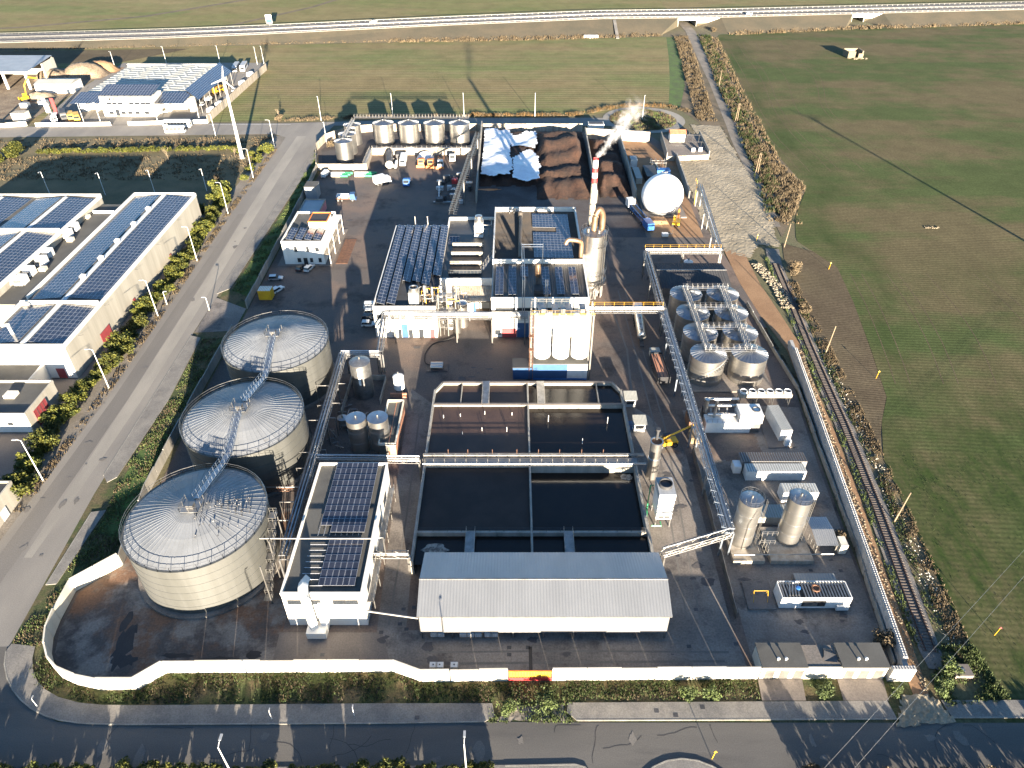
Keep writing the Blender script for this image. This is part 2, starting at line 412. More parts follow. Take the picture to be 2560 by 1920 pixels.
_L.new(_range(_N, _L, _noise(_N, _L, _pos(_N, _L, (1, .35, 1), rad(-14)), .16, 7, .7), .36, .62, .2, 1.1), _f.inputs[1])
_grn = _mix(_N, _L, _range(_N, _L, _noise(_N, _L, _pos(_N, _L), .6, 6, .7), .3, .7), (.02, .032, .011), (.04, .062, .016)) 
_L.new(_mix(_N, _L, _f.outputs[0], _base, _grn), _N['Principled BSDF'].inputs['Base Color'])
ST('field_strip', B().sheet([(130, 496), (720, 496), (720, 586), (352, 541), (200, 520), (135, 508)], -.055), 'field_east')
ST('ploughed_strip', B().sheet([(78.5, 112), (83, 122), (87.8, 131), (92.1, 152), (96.2, 174), (98.9, 194), (95, 204), (87, 210), (84.5, 200), (81.5, 172), (79, 150), (77.4, 130)], -.03), 'plough')
# far fields beyond the highway
ST('far_field', B().sheet([(-1500, 380), (-330, 500), (-160, 530), (60, 570), (380, 600), (1500, 740), (1500, 3500), (-1500, 3500)], -.07), 'field_far')
ST('far_plough', B().sheet([(-1500, 470), (-330, 536), (-255, 560), (-170, 640), (-250, 900), (-1500, 900)], -.05), 'field_north')
ST('far_brown_field', B().sheet([(115, 590), (380, 625), (900, 690), (900, 1500), (135, 1500)], -.05), 'field_north')
ST('farm_track', strip(B(), [(-195, 530), (-150, 600), (-118, 680), (-90, 800)], 4, -.03), 'scrub_soil')
ST('field_ditch', strip(B(), [(-420, 505), (-330, 530), (-262, 566), (-200, 640)], 5, -.03), 'scrub_soil')
# highway on its embankment
HW = [(-520, 452, 2.2), (-313, 474, 2.5), (-217, 484, 3.), (-161, 492, 3.5), (-40, 514, 4.6), (61, 529, 5.5), (96, 531, 5.5), (112, 532, 5.5), (125, 532.6, 5.5), (141, 533.6, 5.5), (222, 545, 5.2), (235, 546.6, 5.2), (244, 547.8, 5.2), (257, 549.4, 5.2), (363, 563, 5), (700, 606, 5)]
TOE = [(-520, 442), (-308, 464), (-180, 478), (-79, 488), (19, 495), (96, 505), (112, 531.4), (125, 532), (141, 508), (222, 523), (235, 546), (244, 547.2), (257, 526), (352, 541), (700, 586)]
def hw(x):
    for a, b in zip(HW, HW[1:]):
        if x <= b[0]:
            t = (x - a[0]) / (b[0] - a[0]); return a[1] + (b[1] - a[1]) * t, a[2] + (b[2] - a[2]) * t
    return HW[-1][1:]
WID = 24.
b = B()
for lo, hi in ((-520, 112), (125, 235), (244, 700)):
    xs = [lo] + [h[0] for h in HW if lo < h[0] < hi] + [hi]; o = len(b.v)
    for x in xs:
        y, z = hw(x); t = lerp_tab(TOE, x)
        b.v += [(x, t, -.1), (x, y, z - .3), (x, y + WID, z - .3), (x, y + WID + (y - t) * .5 + 3, -.1)]
    for i in range(len(xs) - 1):
        for k in range(3): b.f.append((o + i * 4 + k, o + i * 4 + 4 + k, o + i * 4 + 5 + k, o + i * 4 + 1 + k)); b.m.append(0)
    n = len(xs) - 1; b.f += [(o, o + 1, o + 2, o + 3), (o + 4 * n + 3, o + 4 * n + 2, o + 4 * n + 1, o + 4 * n)]; b.m += [0, 0]
ST('embankment', b, 'embankment')
def band(b, u0, u1, dz, x0=-520, x1=700, th=0):     # a lengthwise band of the highway between offsets u0 and u1
    xs = [x0] + [h[0] for h in HW if x0 < h[0] < x1] + [x1]; o = len(b.v)
    for x in xs:
        y, z = hw(x); b.v += [(x, y + u0, z + dz), (x, y + u1, z + dz)]
        if th: b.v += [(x, y + u0, z + dz - th), (x, y + u1, z + dz - th)]
    m = 4 if th else 2
    for i in range(len(xs) - 1):
        p, q = o + i * m, o + (i + 1) * m
        b.f.append((p, q, q + 1, p + 1)); b.m.append(b.k)
        if th:
            for f in ((p, p + 2, q + 2, q), (p + 1, q + 1, q + 3, p + 3), (p + 2, p + 3, q + 3, q + 2)): b.f.append(f); b.m.append(b.k)
    return b
ST('highway', band(B(), 0, WID, 0, th=.9), 'asphalt_road')
ST('carriageway', band(band(B(), 2.2, 9.4, .02), 14.8, 22, .02), 'asphalt_dark')
b = B()
for u in (2.6, 9.1, 15.1, 21.7): band(b, u - .12, u + .12, .04)
x = -515
while x < 690:
    for u in (5.8, 18.4): band(b, u - .1, u + .1, .04, x, x + 4.5)
    x += 12
ST('lane_markings', b, 'road_paint')
for nm, u, lb in (('guard_rail', .5, 'near steel guard rail along the plant side of the highway'), ('guard_rail', 10.9, 'inner steel guard rail of the highway median, nearer line'),
                  ('guard_rail', 13.2, 'inner steel guard rail of the highway median, farther line'), ('guard_rail', 23.4, 'far steel guard rail along the field side of the highway')):
    g = T(nm, lb, 'guard rail', (0, hw(0)[0] + u, hw(0)[1]), 'guard rails of the highway')
    band(B(), u - .12, u + .12, .85, th=.32).obj('rail_beam', 'guard_steel', g)
    b = B(); x = -330
    while x < 440:
        y, z = hw(x); b.box(x - .08, y + u - .25, z, x + .08, y + u - .13, z + .75); x += 4
    b.obj('posts', 'steel', g, kind='stuff')
for x0, x1, xa, xb, nm in ((112, 125, 96, 141, 'wide white concrete underpass below the highway above the dirt track'), (235, 244, 222, 257, 'smaller white concrete culvert below the highway in the right-hand field')):
    y0, z0 = hw(x0); c = T('underpass', nm, 'underpass', ((x0 + x1) / 2, y0, 0), 'underpasses of the highway'); zt = z0 - .5
    h = zt - (1.3 if x0 < 200 else 1.9)
    def plate(P, nm_, m_, dy=.5):
        yy = [hw(p[0])[0] - .35 for p in P]; q = B(); n = len(P)
        q.add([(p[0], y, p[1]) for p, y in zip(P, yy)] + [(p[0], y + dy, p[1]) for p, y in zip(P, yy)], [tuple(range(n)), tuple(range(n, 2 * n))[::-1]] + [(i, n + i, n + (i + 1) % n, (i + 1) % n) for i in range(n)])
        q.obj(nm_, m_, c)
    plate([(x0, -.1), (x0, zt), (xa, zt), (xa + 1, zt - .5)], 'wing_wall', 'white_wall'); plate([(x1, zt), (x1, -.1), (xb - 1, zt - .5), (xb, zt)], 'wing_wall', 'white_wall')
    plate([(x0, h), (x1, h), (x1, zt), (x0, zt)], 'lintel', 'white_wall')
    B().box(x0 - .1, y0, -.1, x0 + .5, y0 + WID, zt).obj('side_wall', 'concrete_wall', c); B().box(x1 - .5, y0 + .5, -.1, x1 + .1, y0 + WID, zt).obj('side_wall', 'concrete_wall', c)
# tracks and rough ground beside the stream bed
ST('scrub_ground', B().sheet([(80, 350), (86, 326), (94, 325), (92, 288), (90, 236), (88, 214), (96, 229), (109.4, 255), (108, 309), (117, 394), (131, 505), (107, 506), (98, 440), (90, 390)], -.035), 'scrub_soil')
ST('dirt_track', strip(B(), [(118, 545), (118, 517), (112, 455), (106.5, 394), (99.5, 329), (96.5, 306), (94, 280), (92, 250), (89, 222)], [7, 6.5, 6, 5.5, 5.5, 5, 4, 3, 2], -.02), 'gravel_track')
r = random.Random(5)
ST('limestone_fill', lump([(80.5, 327), (93.5, 325.5), (92, 288), (91, 248), (89, 228), (86.5, 217), (85.5, 207), (79, 209), (74, 200), (67, 203), (64.5, 226), (66, 254), (66.5, 282), (80.5, 284)], .8, .09, 0., r), 'limestone')
ST('soil_path', B().sheet([(61.5, 56.7), (63.9, 56.9), (65.4, 68), (66.6, 79), (69.2, 99), (71.2, 118), (72.4, 136), (74.4, 152), (73.6, 168), (72.6, 184), (73, 203), (67, 206), (66.8, 184), (68, 166), (70.2, 150), (68.4, 130), (66.6, 108), (64.4, 85), (62.3, 66)], .045), 'orange_soil')
ST('sand_spill', lump([(57, 52.8), (66, 53.4), (64.5, 57.5), (60, 58)], .5, .22, .1, r), 'limestone')
# left lot, verges
ST('warehouse_lot', B().sheet([(-330, 60), (-100.5, 60), (-101.5, 231), (-330, 231)], -.03), 'apron_concrete')
ST('rough_meadow', B().sheet([(-360, 231), (-101, 231), (-99, 300), (-104, 312.5), (-360, 306)], -.03), 'dry_grass')
ST('scrap_yard', B().sheet([(-360, 326), (-220, 325), (-222, 380), (-224, 424), (-360, 426)], 0), 'scrap_soil')
ST('company_yard', B().sheet([(-214, 324.6), (-138, 329.5), (-136, 421), (-140, 436), (-222, 436), (-222, 380)], .01), 'asphalt_road')
ST('road_verge', B().sheet([(-84, 50), (-60, 50), (30, 50), (66, 50), (66, 62), (-70, 62), (-70, 82), (-73, 84), (-74, 300), (-82, 300), (-83.5, 120)], -.02), 'verge_grass')
ST('roadside_soil', B().sheet([(-103, 60), (-94, 60), (-96, 312), (-103, 312)], -.015), 'gravel_track')
# roads
left_road = [(-96.5, 46), (-78, 46), (-77.5, 60), (-81.8, 66), (-83.6, 100), (-84.2, 160), (-83.2, 236), (-82, 300), (-81, 327.5), (-98.5, 327.5), (-97.6, 300), (-97, 230), (-95.4, 165), (-94.6, 130), (-95.6, 90)]
ST('left_road', B().sheet(left_road, .0), 'asphalt_road')
ST('road_surface_strip', strip(B(), [(-88.4, 84), (-88, 110), (-87.9, 130), (-89, 190), (-90.2, 230), (-91, 262), (-91.3, 312)], [1.5, 2.6, 3.2, 3.6, 4, 4.1, 4.2], .012), 'asphalt_patch')
ST('road_dark_strip', strip(B(), [(-92.4, 62), (-92, 84), (-91.6, 110), (-91.4, 130), (-92.6, 190), (-93.8, 232)], [3.4, 3.8, 3.8, 3.6, 3, 2], .008), 'asphalt_mid')
ST('top_road', B().sheet([(-360, 306), (-200, 311), (-104, 314.5), (-97, 310), (-82, 312), (-80, 326), (-20, 325.5), (44, 325.5), (44, 337), (-20, 337), (-82, 331), (-102, 329.5), (-137, 329), (-214, 324.5), (-360, 322)], .006), 'asphalt_road')
ST('road_edge_line', strip(B(), [(-137, 327.6), (-100, 327.6)], .3, .016), 'road_paint')
ST('turning_circle', B().sheet(arc(60.5, 334.6, 18.8, 0, 348, 30), .012), 'asphalt_patch')
ST('circle_island', B().sheet(arc(60, 334.4, 15.4, 0, 348, 30), .03), 'dry_grass')
ST('front_road', B().sheet([(-97, 30), (130, 30), (130, 53.4), (9.3, 53.5), (-2.5, 53.6), (-19, 53.2), (-56.6, 53), (-67.8, 53.6), (-75, 57), (-79, 61), (-81.5, 66), (-97, 66)], .004), 'road_front')
def kerbed(name, P, kerb_edge, h=.13):
    o = ST(name, B().prism(P, 0, h), 'pavement')
    for a, c in zip(kerb_edge, kerb_edge[1:]):
        d = Vector((c[0] - a[0], c[1] - a[1], 0)); L = d.length; n = max(1, round(L / 4)); an = math.atan2(d.y, d.x)
        for i in range(n):
            p = Vector((a[0], a[1], 0)) + d * ((i + .5) / n)
            B().cb(p.x, p.y, 0, L / n - .03, .2, h + .02, an).obj('kerb_stone', 'kerb', o)
kerbed('front_pavement', [(-81.6, 66.5), (-81.8, 65.2), (-80.7, 62.8), (-79, 60.5), (-77.1, 58.6), (-75, 57), (-72.6, 55.6), (-70, 54.5), (-67.4, 53.8), (-64, 53.35), (-60, 53.2), (-56.6, 53.15), (-19, 53.35), (-4, 53.6), (-2.6, 54.4), (-3, 56.4), (-19, 56.4), (-56, 56.1), (-62, 56.15), (-65.8, 56.5), (-69.4, 57.4), (-72, 58.6), (-74, 60), (-75.6, 61.8), (-76.8, 63.8), (-77.5, 66)], [(-81.8, 65.2), (-80.7, 62.8), (-79, 60.5), (-77.1, 58.6), (-75, 57), (-72.6, 55.6), (-70, 54.5), (-67.4, 53.8), (-64, 53.35), (-60, 53.2), (-56.6, 53.15), (-19, 53.35), (-4, 53.6)])
kerbed('front_pavement', [(8.4, 56.5), (8.3, 55), (9.6, 53.8), (57.5, 54.0), (57.2, 56.8), (40, 56.7)], [(9.6, 53.8), (57.5, 54.0)])
kerbed('front_pavement', [(65.8, 54.2), (130, 54.4), (130, 57), (65.4, 56.9)], [(65.8, 54.2), (130, 54.4)])
kerbed('side_pavement', [(-81.9, 78), (-80.2, 78.2), (-79.2, 95.5), (-81.8, 95)], [(-81.9, 78), (-81.8, 95)])
kerbed('side_pavement', [(-84, 105), (-82.4, 103), (-81, 104.5), (-80, 130), (-81.4, 155.5), (-84.2, 156.5)], [(-84, 105), (-84.2, 156.5)])
kerbed('side_pavement', [(-84.4, 178), (-81.6, 181), (-80.6, 235), (-79.6, 290), (-82, 293), (-83.4, 236)], [(-84.4, 178), (-83.4, 236), (-82, 293)])
kerbed('traffic_island', [(-40, 40), (8.6, 40), (11.4, 45), (10.4, 47), (9, 47.4), (-40, 47)], [(-1, 47.2), (9, 47.4), (10.4, 47), (11.4, 45)])
kerbed('traffic_island', arc(24.3, 39.6, 8.6, 20, 160, 10), arc(24.3, 39.6, 8.6, 30, 150, 8))
ST('driveway', B().sheet([(-84, 158), (-73.8, 159), (-73.8, 170), (-84, 176)], .015), 'yard_concrete')
for i, (x0, x1) in enumerate(((38.4, 45.3), (50.8, 57.9))):
    ST('driveway', B().sheet([(x0, 60.3), (x1, 60.3), (x1 - .5, 56.8), (x0 - .3, 56.8)], .15), 'apron_concrete')
# plant yard
YARD = [(-70.5, 82), (-76, 76.6), (-75.6, 69), (-74.4, 64.8), (-70.6, 61), (-63.4, 58.8), (-57.8, 58.9), (-54.4, 61.6), (-18.6, 61.8), (-14.1, 60.1), (61, 60.6), (62.6, 85), (65, 112), (67.6, 138), (68, 166), (66.6, 200), (64.5, 226), (66, 254), (64, 302), (58, 318), (-60, 318), (-72, 316), (-80, 305), (-81, 294), (-74.5, 270), (-73.6, 208), (-72.6, 130)]
ST('plant_yard', B().sheet(YARD, .02), 'yard')
ST('tank_corner_slab', B().sheet([(-75.4, 76.4), (-75, 69), (-73.8, 65), (-70.2, 61.3), (-63.2, 59.1), (-58, 59.2), (-54.6, 61.9), (-38, 62), (-38, 96), (-68, 96), (-70.4, 82)], .03), 'corner_concrete')
def blob(b, cx, cy, pts, rng, z): return b.sheet([(cx + x + rng.uniform(-.3, .3), cy + y + rng.uniform(-.3, .3)) for x, y in pts], z)
r = random.Random(9)
b = B()
for cx, cy, rx, ry, n in ((-63.2, 66.4, 1.6, 4.2, 22), (-62, 63.6, 2.2, 1.2, 16), (-47, 63.6, 4.2, .55, 20), (-54, 64.4, 2.6, .5, 16), (-41.5, 64.6, 1.4, .9, 14), (-64.6, 70.5, .8, 2.2, 14)):
    b.sheet([(cx + rx * math.cos(a * 2 * PI / n) * r.uniform(.6, 1.25), cy + ry * math.sin(a * 2 * PI / n) * r.uniform(.6, 1.25)) for a in range(n)], .036 + .002 * len(b.f))
ST('tar_stain', b, 'tar', kind='stuff')
ST('building_apron', B().sheet([(-38.2, 62), (-19, 62), (-21.5, 68.6), (-38.4, 68.6)], .034), 'apron_concrete')
ST('front_slab', B().sheet([(-18.5, 62), (-14, 60.4), (37.4, 60.9), (36.6, 70), (37, 112), (31, 124), (25.4, 130), (25.4, 80), (25.2, 69), (-15, 69), (-17.6, 69), (-18, 80), (-18, 128), (-24, 134), (-23.4, 100), (-22.4, 68.8), (-19, 62.1)], .03), 'yard_concrete')
ST('east_slab', B().sheet([(38.4, 61), (60.6, 61.2), (62, 84), (64, 108), (66, 127), (52, 128), (39, 126)], .031), 'yard_concrete')
ST('bay_slab', B().sheet([(-12.5, 214), (44, 214), (44, 241), (45, 308), (-12.5, 317)], .034), 'bay_floor')

# wheel tracks and stains on the paving
r = random.Random(40)
def streak(name, path, w, mt, z): ST(name, strip(B(), path, w, z), mt, kind='stuff')
for k, (p, w) in enumerate((([(29.4, 71), (30.6, 95), (31.8, 120), (31.4, 150), (30.6, 180)], .5), ([(31.6, 71), (32.8, 95), (34, 120), (33.4, 150), (32.6, 180)], .5), ([(27.4, 120), (29.4, 150), (27.6, 172)], .7), ([(-20.6, 70), (-20.4, 95), (-21, 125)], .5), ([(-16, 62.9), (8, 63.2), (34, 63.4)], .6), ([(-14, 65), (10, 65.2), (35, 65)], .5))): streak('wheel_track', p, w * .7, 'asphalt_mid', .042 + k * .001)
b = B()
for k in range(60):
    cx, cy = r.choice(((r.uniform(-24, 36), r.uniform(61.5, 68)), (r.uniform(26, 37), r.uniform(70, 120)), (r.uniform(39, 60), r.uniform(62, 100)), (r.uniform(-36, 30), r.uniform(134, 154)), (r.uniform(-68, -40), r.uniform(160, 250)))); rx = r.uniform(.3, 1.4); ry = rx * r.uniform(.3, .9)
    b.sheet([(cx + rx * math.cos(a * PI / 6) * r.uniform(.5, 1.3), cy + ry * math.sin(a * PI / 6) * r.uniform(.5, 1.3)) for a in range(12)], .052 + .0006 * k)
ST('oil_stain', b, 'asphalt_dark', kind='stuff')
b = B()
for k in range(46):
    cx, cy = r.choice(((r.uniform(-96, -86), r.uniform(64, 250)), (r.uniform(-70, 110), r.uniform(47.5, 52.6)))); rx = r.uniform(.2, .9); ry = rx * r.uniform(.4, 2.2)
    b.sheet([(cx + rx * math.cos(a * PI / 5) * r.uniform(.5, 1.3), cy + ry * math.sin(a * PI / 5) * r.uniform(.5, 1.3)) for a in range(10)], .03 + .0006 * k)
ST('asphalt_patches', b, 'asphalt_mid', kind='stuff')
b = B()
for k in range(26):
    x, y, a = r.uniform(-60, 100), r.uniform(47.4, 53), r.choice((0, .05, 1.5, 1.8)); P = [(x, y)]
    for i in range(7): a += r.uniform(-.4, .4); P.append((P[-1][0] + math.cos(a) * .9, min(53.1, P[-1][1] + math.sin(a) * .9)))
    strip(b, P, .07, .02)
ST('road_cracks', b, 'tar', kind='stuff')

# tractor lines in the fields
b = B()
for k, y in enumerate((352, 359, 371, 384, 398, 413, 430, 449, 468)):
    for dy in (0, 1.9): strip(b, [(-128, y + dy + 2), (-80, y + dy), (-20, y + dy + .8), (40, y + dy), (82 + (y - 350) * .16, y + dy + 1)], .34, -.052)
ST('tractor_lines', b, 'dry_grass', kind='stuff')
b = B()
for d in (3, 6.4, 14, 17.4, 26, 40, 43):
    P = [(lerp_tab(EDGE, y) + d * (1 + .1 * math.sin(y * .05)), y) for y in range(136, 490, 9) if not 190 < y < 262]
    strip(b, [p for p in P if p[1] < 196], .22, -.042); strip(b, [p for p in P if p[1] > 262], .26, -.042)
ST('tractor_lines', b, 'plough', kind='stuff')
# ================================================================ BOUNDARY WALLS
def wall_run(name, label, path, h, th, mt, step=5., jit=.12, cap=None):
    t = T(name, label, 'wall', (path[0][0], path[0][1], 0)); r = random.Random(len(label)); k = 0
    for a, c in zip(path, path[1:]):
        d = Vector((c[0] - a[0], c[1] - a[1])); L = d.length; n = max(1, round(L / step)); an = math.atan2(d.y, d.x)
        for i in range(n):
            p = Vector(a) + d * ((i + .5) / n); k += 1
            B().cb(p.x, p.y, -.1, L / n - .1, th, h + .1 + (jit * 1.6 if k % 3 else 0) + r.uniform(-.02, .02), an).obj('wall_panel', mt, t)
    return t
wall_run('boundary_wall', 'long cream concrete wall panels along the front road, left of the yellow gate', [(-70.4, 82.4), (-76.2, 76.8), (-76, 71), (-75.5, 67.6), (-74.3, 64.7), (-72.6, 62.4), (-70.2, 60.6), (-67, 59.4), (-63.4, 58.7), (-57.8, 58.7), (-54.4, 61.5), (-18.6, 61.7), (-14.1, 60), (-.6, 60.2)], 3.1, .25, 'cream_wall')
wall_run('boundary_wall', 'cream concrete wall along the front road between yellow gate and small cabins', [(6.2, 60.2), (38.4, 60.5)], 3.15, .25, 'cream_wall')
wall_run('boundary_wall', 'grey concrete wall along the grass beside the left road, next to the domed tanks', [(-70.4, 82.4), (-72.8, 100), (-73.4, 130), (-73.4, 158)], 2.5, .22, 'concrete_wall')
wall_run('boundary_wall', 'grey concrete wall along the left road beside the car park and office', [(-73.5, 170), (-74.2, 208), (-75, 240), (-76, 272)], 2.4, .22, 'concrete_wall')
wall_run('boundary_wall', 'pale concrete wall curving round the steel tanks at the road junction', [(-76, 272), (-81, 294), (-79.5, 305), (-72, 315), (-60, 318.3), (-14, 318.8)], 3., .25, 'stained_wall')
g = T('sliding_gate', 'yellow barred sliding gate on a red base in the front wall', 'gate', (2.8, 60.2, 0))
B().box(-.55, 60.02, .15, 6.15, 60.34, 1.0).obj('base_beam', 'paint_red', g)
B().box(-.55, 60.08, 2.5, 6.15, 60.3, 2.65).obj('top_rail', 'paint_orange', g)
for i in range(28): B().box(-.45 + i * .236, 60.12, 1.0, -.45 + i * .236 + .12, 60.26, 2.5).obj('bar', 'paint_yellow', g)
B().box(-.55, 60.2, 1.01, 6.15, 60.24, 2.49).obj('backing', 'steel_dark', g)
# stacking-block wall on the right
t = T('block_wall', 'long grey wall of stacked studded concrete blocks beside the orange soil path', 'wall', (61.4, 61, 0))
b = B(); b.box(-.89, -.4, 0, .89, .4, .78)
blk = b.mesh('block', 'block_concrete')
b = B(); b.box(-.89, -.4, 0, .89, .4, .78)
for x in (-.66, -.22, .22, .66):
    for y in (-.2, .2): b.lathe([(.15, .78), (.1, .92)], x, y, 8)
stud = b.mesh('block', 'block_concrete')
it = []; A0, A1 = Vector((61.2, 61.2)), Vector((71.2, 152)); L = (A1 - A0).length; an = math.atan2(A1.y - A0.y, A1.x - A0.x)
for k in range(4):
    n = int(L / 1.8)
    for i in range(n - (k > 2) * 3):
        p = A0.lerp(A1, (i + .5 + (k % 2) * .5) / (n + .5)); it.append((stud if k == 3 else blk, TR(p.x, p.y, k * .79, an)))
    for i in range(2): it.append((stud if k == 3 else blk, TR(59.4 + i * 1.8, 60.4, k * .79, 0)))
pieces(t, 'block', it)
wall_run('retaining_wall', 'old low grey wall running inside the studded block wall', [(60.4, 62.5), (63.4, 86), (65.6, 112), (67.6, 133), (66.5, 150), (65.6, 172)], 1.1, .25, 'concrete_wall', 6)
# meter cabins in the front wall
for i, (x0, x1, lb) in enumerate(((38.6, 45.4, 'flat roofed cream utility cabin in the front wall, left of the two with vents'), (51, 58, 'flat roofed cream utility cabin nearest the corner of the block wall'))):
    c = T('utility_cabin', lb, 'cabin', ((x0 + x1) / 2, 62, 0), 'utility cabins in the front wall')
    B().box(x0, 60.45, 0, x1, 64.4, 3.2).obj('wall', 'cream_wall', c); B().box(x0 - .15, 60.3, 3.2, x1 + .15, 64.6, 3.38).obj('roof', 'roof_felt', c)
    for j in range(3):
        xx = x0 + .7 + j * 2.25; B().box(xx, 60.38, .1, xx + 1.4, 60.43, 2.3).obj('door', 'steel_white', c)
    for j in range(2):
        v = B(); v.cyl(x0 + 2.6 + j * 1.2, 61.6, 3.38, 3.8, .12, 8); v.lathe([(.26, 3.8), (.2, 3.95), (.01, 4.02)], x0 + 2.6 + j * 1.2, 61.6, 10); v.obj('vent', 'paint_white', c, 40)
c = T('wall_niche', 'open concrete recess with a broken roof sheet between the two utility cabins', 'niche', (48.2, 62, 0))
B().box(45.45, 60.4, 0, 50.9, 60.65, 3.1).obj('wall', 'cream_wall', c); B().box(45.55, 60.7, 2.85, 50.85, 64.4, 3.02).obj('roof_slab', 'yard_concrete', c)
q = B(); q.poly((48.4, 61.6, 3.1), (50.3, 61.2, 3.35), (50.6, 62.6, 3.2), (48.8, 63.2, 3.5)); q.poly((48.8, 63.2, 3.5), (50.6, 62.6, 3.2), (50.2, 63.6, 3.05), (48.9, 63.9, 3.06)); q.obj('loose_sheet', 'steel_dark', c)

# ================================================================ DOMED TANKS
def dome_z(r, R=11.8): return 11.6 + 2.5 * (1 - (r / R) ** 1.7)
NS = 64; b = B(); R0 = 11.8; rr = [.9, 3.5, 6.5, 9.2, R0]
for k in range(4):
    a0, a1 = 0, 2 * PI / NS; q = []
    for r_, a in ((rr[k], a0), (rr[k], a1), (rr[k + 1], a1), (rr[k + 1], a0)): q.append((r_ * math.cos(a), r_ * math.sin(a), dome_z(r_)))
    b.poly(q[3], q[2], q[1], q[0])
    w = .055
    for s_ in (0,):
        p0, p1 = (rr[k], dome_z(rr[k])), (rr[k + 1], dome_z(rr[k + 1]))
        b.add([(p0[0], -w, p0[1]), (p1[0], -w, p1[1]), (p1[0], w, p1[1]), (p0[0], w, p0[1]), (p0[0], -w, p0[1] + .035), (p1[0], -w, p1[1] + .035), (p1[0], w, p1[1] + .035), (p0[0], w, p0[1] + .035)],
              [(4, 5, 6, 7), (0, 1, 5, 4), (2, 3, 7, 6)])
sector = b.mesh('roof_panel', 'galv_roof')
def big_tank(cx, cy, label):
    t = T('storage_tank', label, 'tank', (cx, cy, 0), 'domed storage tanks by the left road')
    prof = [(12.6, 0), (12.6, .45), (11.75, .46)]
    for k in range(6):
        z = .5 + k * 1.84; prof += [(11.75, z + .02), (11.75, z + 1.78), (11.82, z + 1.79), (11.82, z + 1.83)]
    sh = B().lathe([(11.75, .4)] + prof[3:] + [(11.95, 11.56), (11.95, 11.7), (11.6, 11.72)], cx, cy, 72, False); sh.obj('shell', 'tank_shell', t, 30)
    B().lathe(prof[:3], cx, cy, 48, False).obj('plinth', 'yard_concrete', t, 30)
    pieces(t, 'roof_panel', [(sector, TR(cx, cy, 0, 2 * PI * i / NS)) for i in range(NS)])
    rl = B(); rl.rail([(cx + 11.9 * math.cos(2 * PI * i / 36), cy + 11.9 * math.sin(2 * PI * i / 36), 11.7) for i in range(36)], 1.1, 2.2, .05, True, True); rl.obj('railing', 'steel', t)
    B().lathe([(1.5, 13.85), (1.5, 14.15), (.6, 14.25), (.01, 14.3)], cx, cy, 16).obj('crown', 'steel', t, 40)
    pl = B(); pl.box(cx - 1.5, cy - 1.6, 14.3, cx + 1.5, cy + 1.4, 14.42); pl.obj('platform', 'steel', t)
    B().box(cx - .7, cy - .9, 14.42, cx + .5, cy + .2, 15.1).obj('agitator_housing', 'steel_white', t)
    rl = B(); rl.rail([(cx - 1.5, cy + 1.4, 14.4), (cx - 1.5, cy - 1.6, 14.4), (cx + 1.5, cy - 1.6, 14.4), (cx + 1.5, cy + 1.4, 14.4)], 1.1, 1.5, .05); rl.obj('platform_railing', 'steel_white', t)
    return t
t1 = big_tank(-54.3, 83.6, 'nearest and largest looking domed tank, at the rounded wall corner')
t2 = big_tank(-54, 109.9, 'middle one of the three domed tanks, with a rust-streaked roof')
t3 = big_tank(-54.4, 136.6, 'farthest of the three domed tanks, with the brightest roof')
r = random.Random(3); it = []
b = B(); b.lathe([(.02, .1), (.1, .18), (.11, .28), (.05, .38), (.01, .42)], 0, 0, 6); b.add([(-.05, -.04, .2), (-.3, 0, .22), (-.05, .04, .2)], [(0, 1, 2)]); b.rod((0, 0, 0), (0, 0, .12), .02, 3)
bird = b.mesh('bird', 'paint_black')
for i in range(90):
    a = rad(r.uniform(-8, 22)) if r.random() < .75 else rad(r.uniform(-70, 0)); d = r.uniform(2.2, 9.5)
    o = bpy.data.objects.new('bird', bird); COL.objects.link(o); o.location = (-54.3 + d * math.cos(a), 83.6 + d * math.sin(a), dome_z(d) + .1); o.rotation_euler.z = r.uniform(0, 6.3); o.scale = (1.0, 1.0, 1.0)
    o['label'] = 'small dark bird perched on the roof of the nearest domed tank'; o['category'] = 'bird'; o['group'] = 'birds on the tank roof'
def walkway(label, path, w=1., cat='walkway', mt='steel_blue', group=None):
    t = T('walkway', label, cat, path[0], group)
    P = [Vector(p) for p in path]
    for sgn, nm in ((1, 'handrail'), (-1, 'handrail')):
        q = B(); 
        for a, c in zip(P, P[1:]):
            d = (c - a).normalized(); n = Vector((-d.y, d.x, 0)).normalized() * w / 2 * sgn
            q.rail([a + n, c + n], 1.1, 1.3, .04)
        q.obj(nm, mt, t)
    q = B()
    for a, c in zip(P, P[1:]):
        d = (c - a); n = Vector((-d.y, d.x, 0)).normalized() * w / 2; m = max(1, round(d.length / .45))
        for i in range(m):
            u, v_ = a + d * (i / m), a + d * ((i + .8) / m); q.poly(u - n, v_ - n, v_ + n, u + n)
        for s_ in (1, -1): q.rod(a + n * s_, c + n * s_, .07); q.rod(a + n * s_ - Vector((0, 0, .5)), c + n * s_ - Vector((0, 0, .5)), .06)
    q.obj('deck', mt, t); return t
walkway('grated steel walkway from the nearest domed tank roof to the middle tank', [(-54, 85, 14.6), (-53.4, 95.6, 12.7), (-53.2, 98.4, 12.7), (-53.8, 108.4, 14.6)], group='walkways over the domed tanks')
walkway('grated steel walkway from the middle domed tank roof to the farthest tank', [(-53.6, 111.5, 14.6), (-53, 121.8, 12.7), (-53.2, 125, 12.7), (-54.1, 135, 14.6)], group='walkways over the domed tanks')
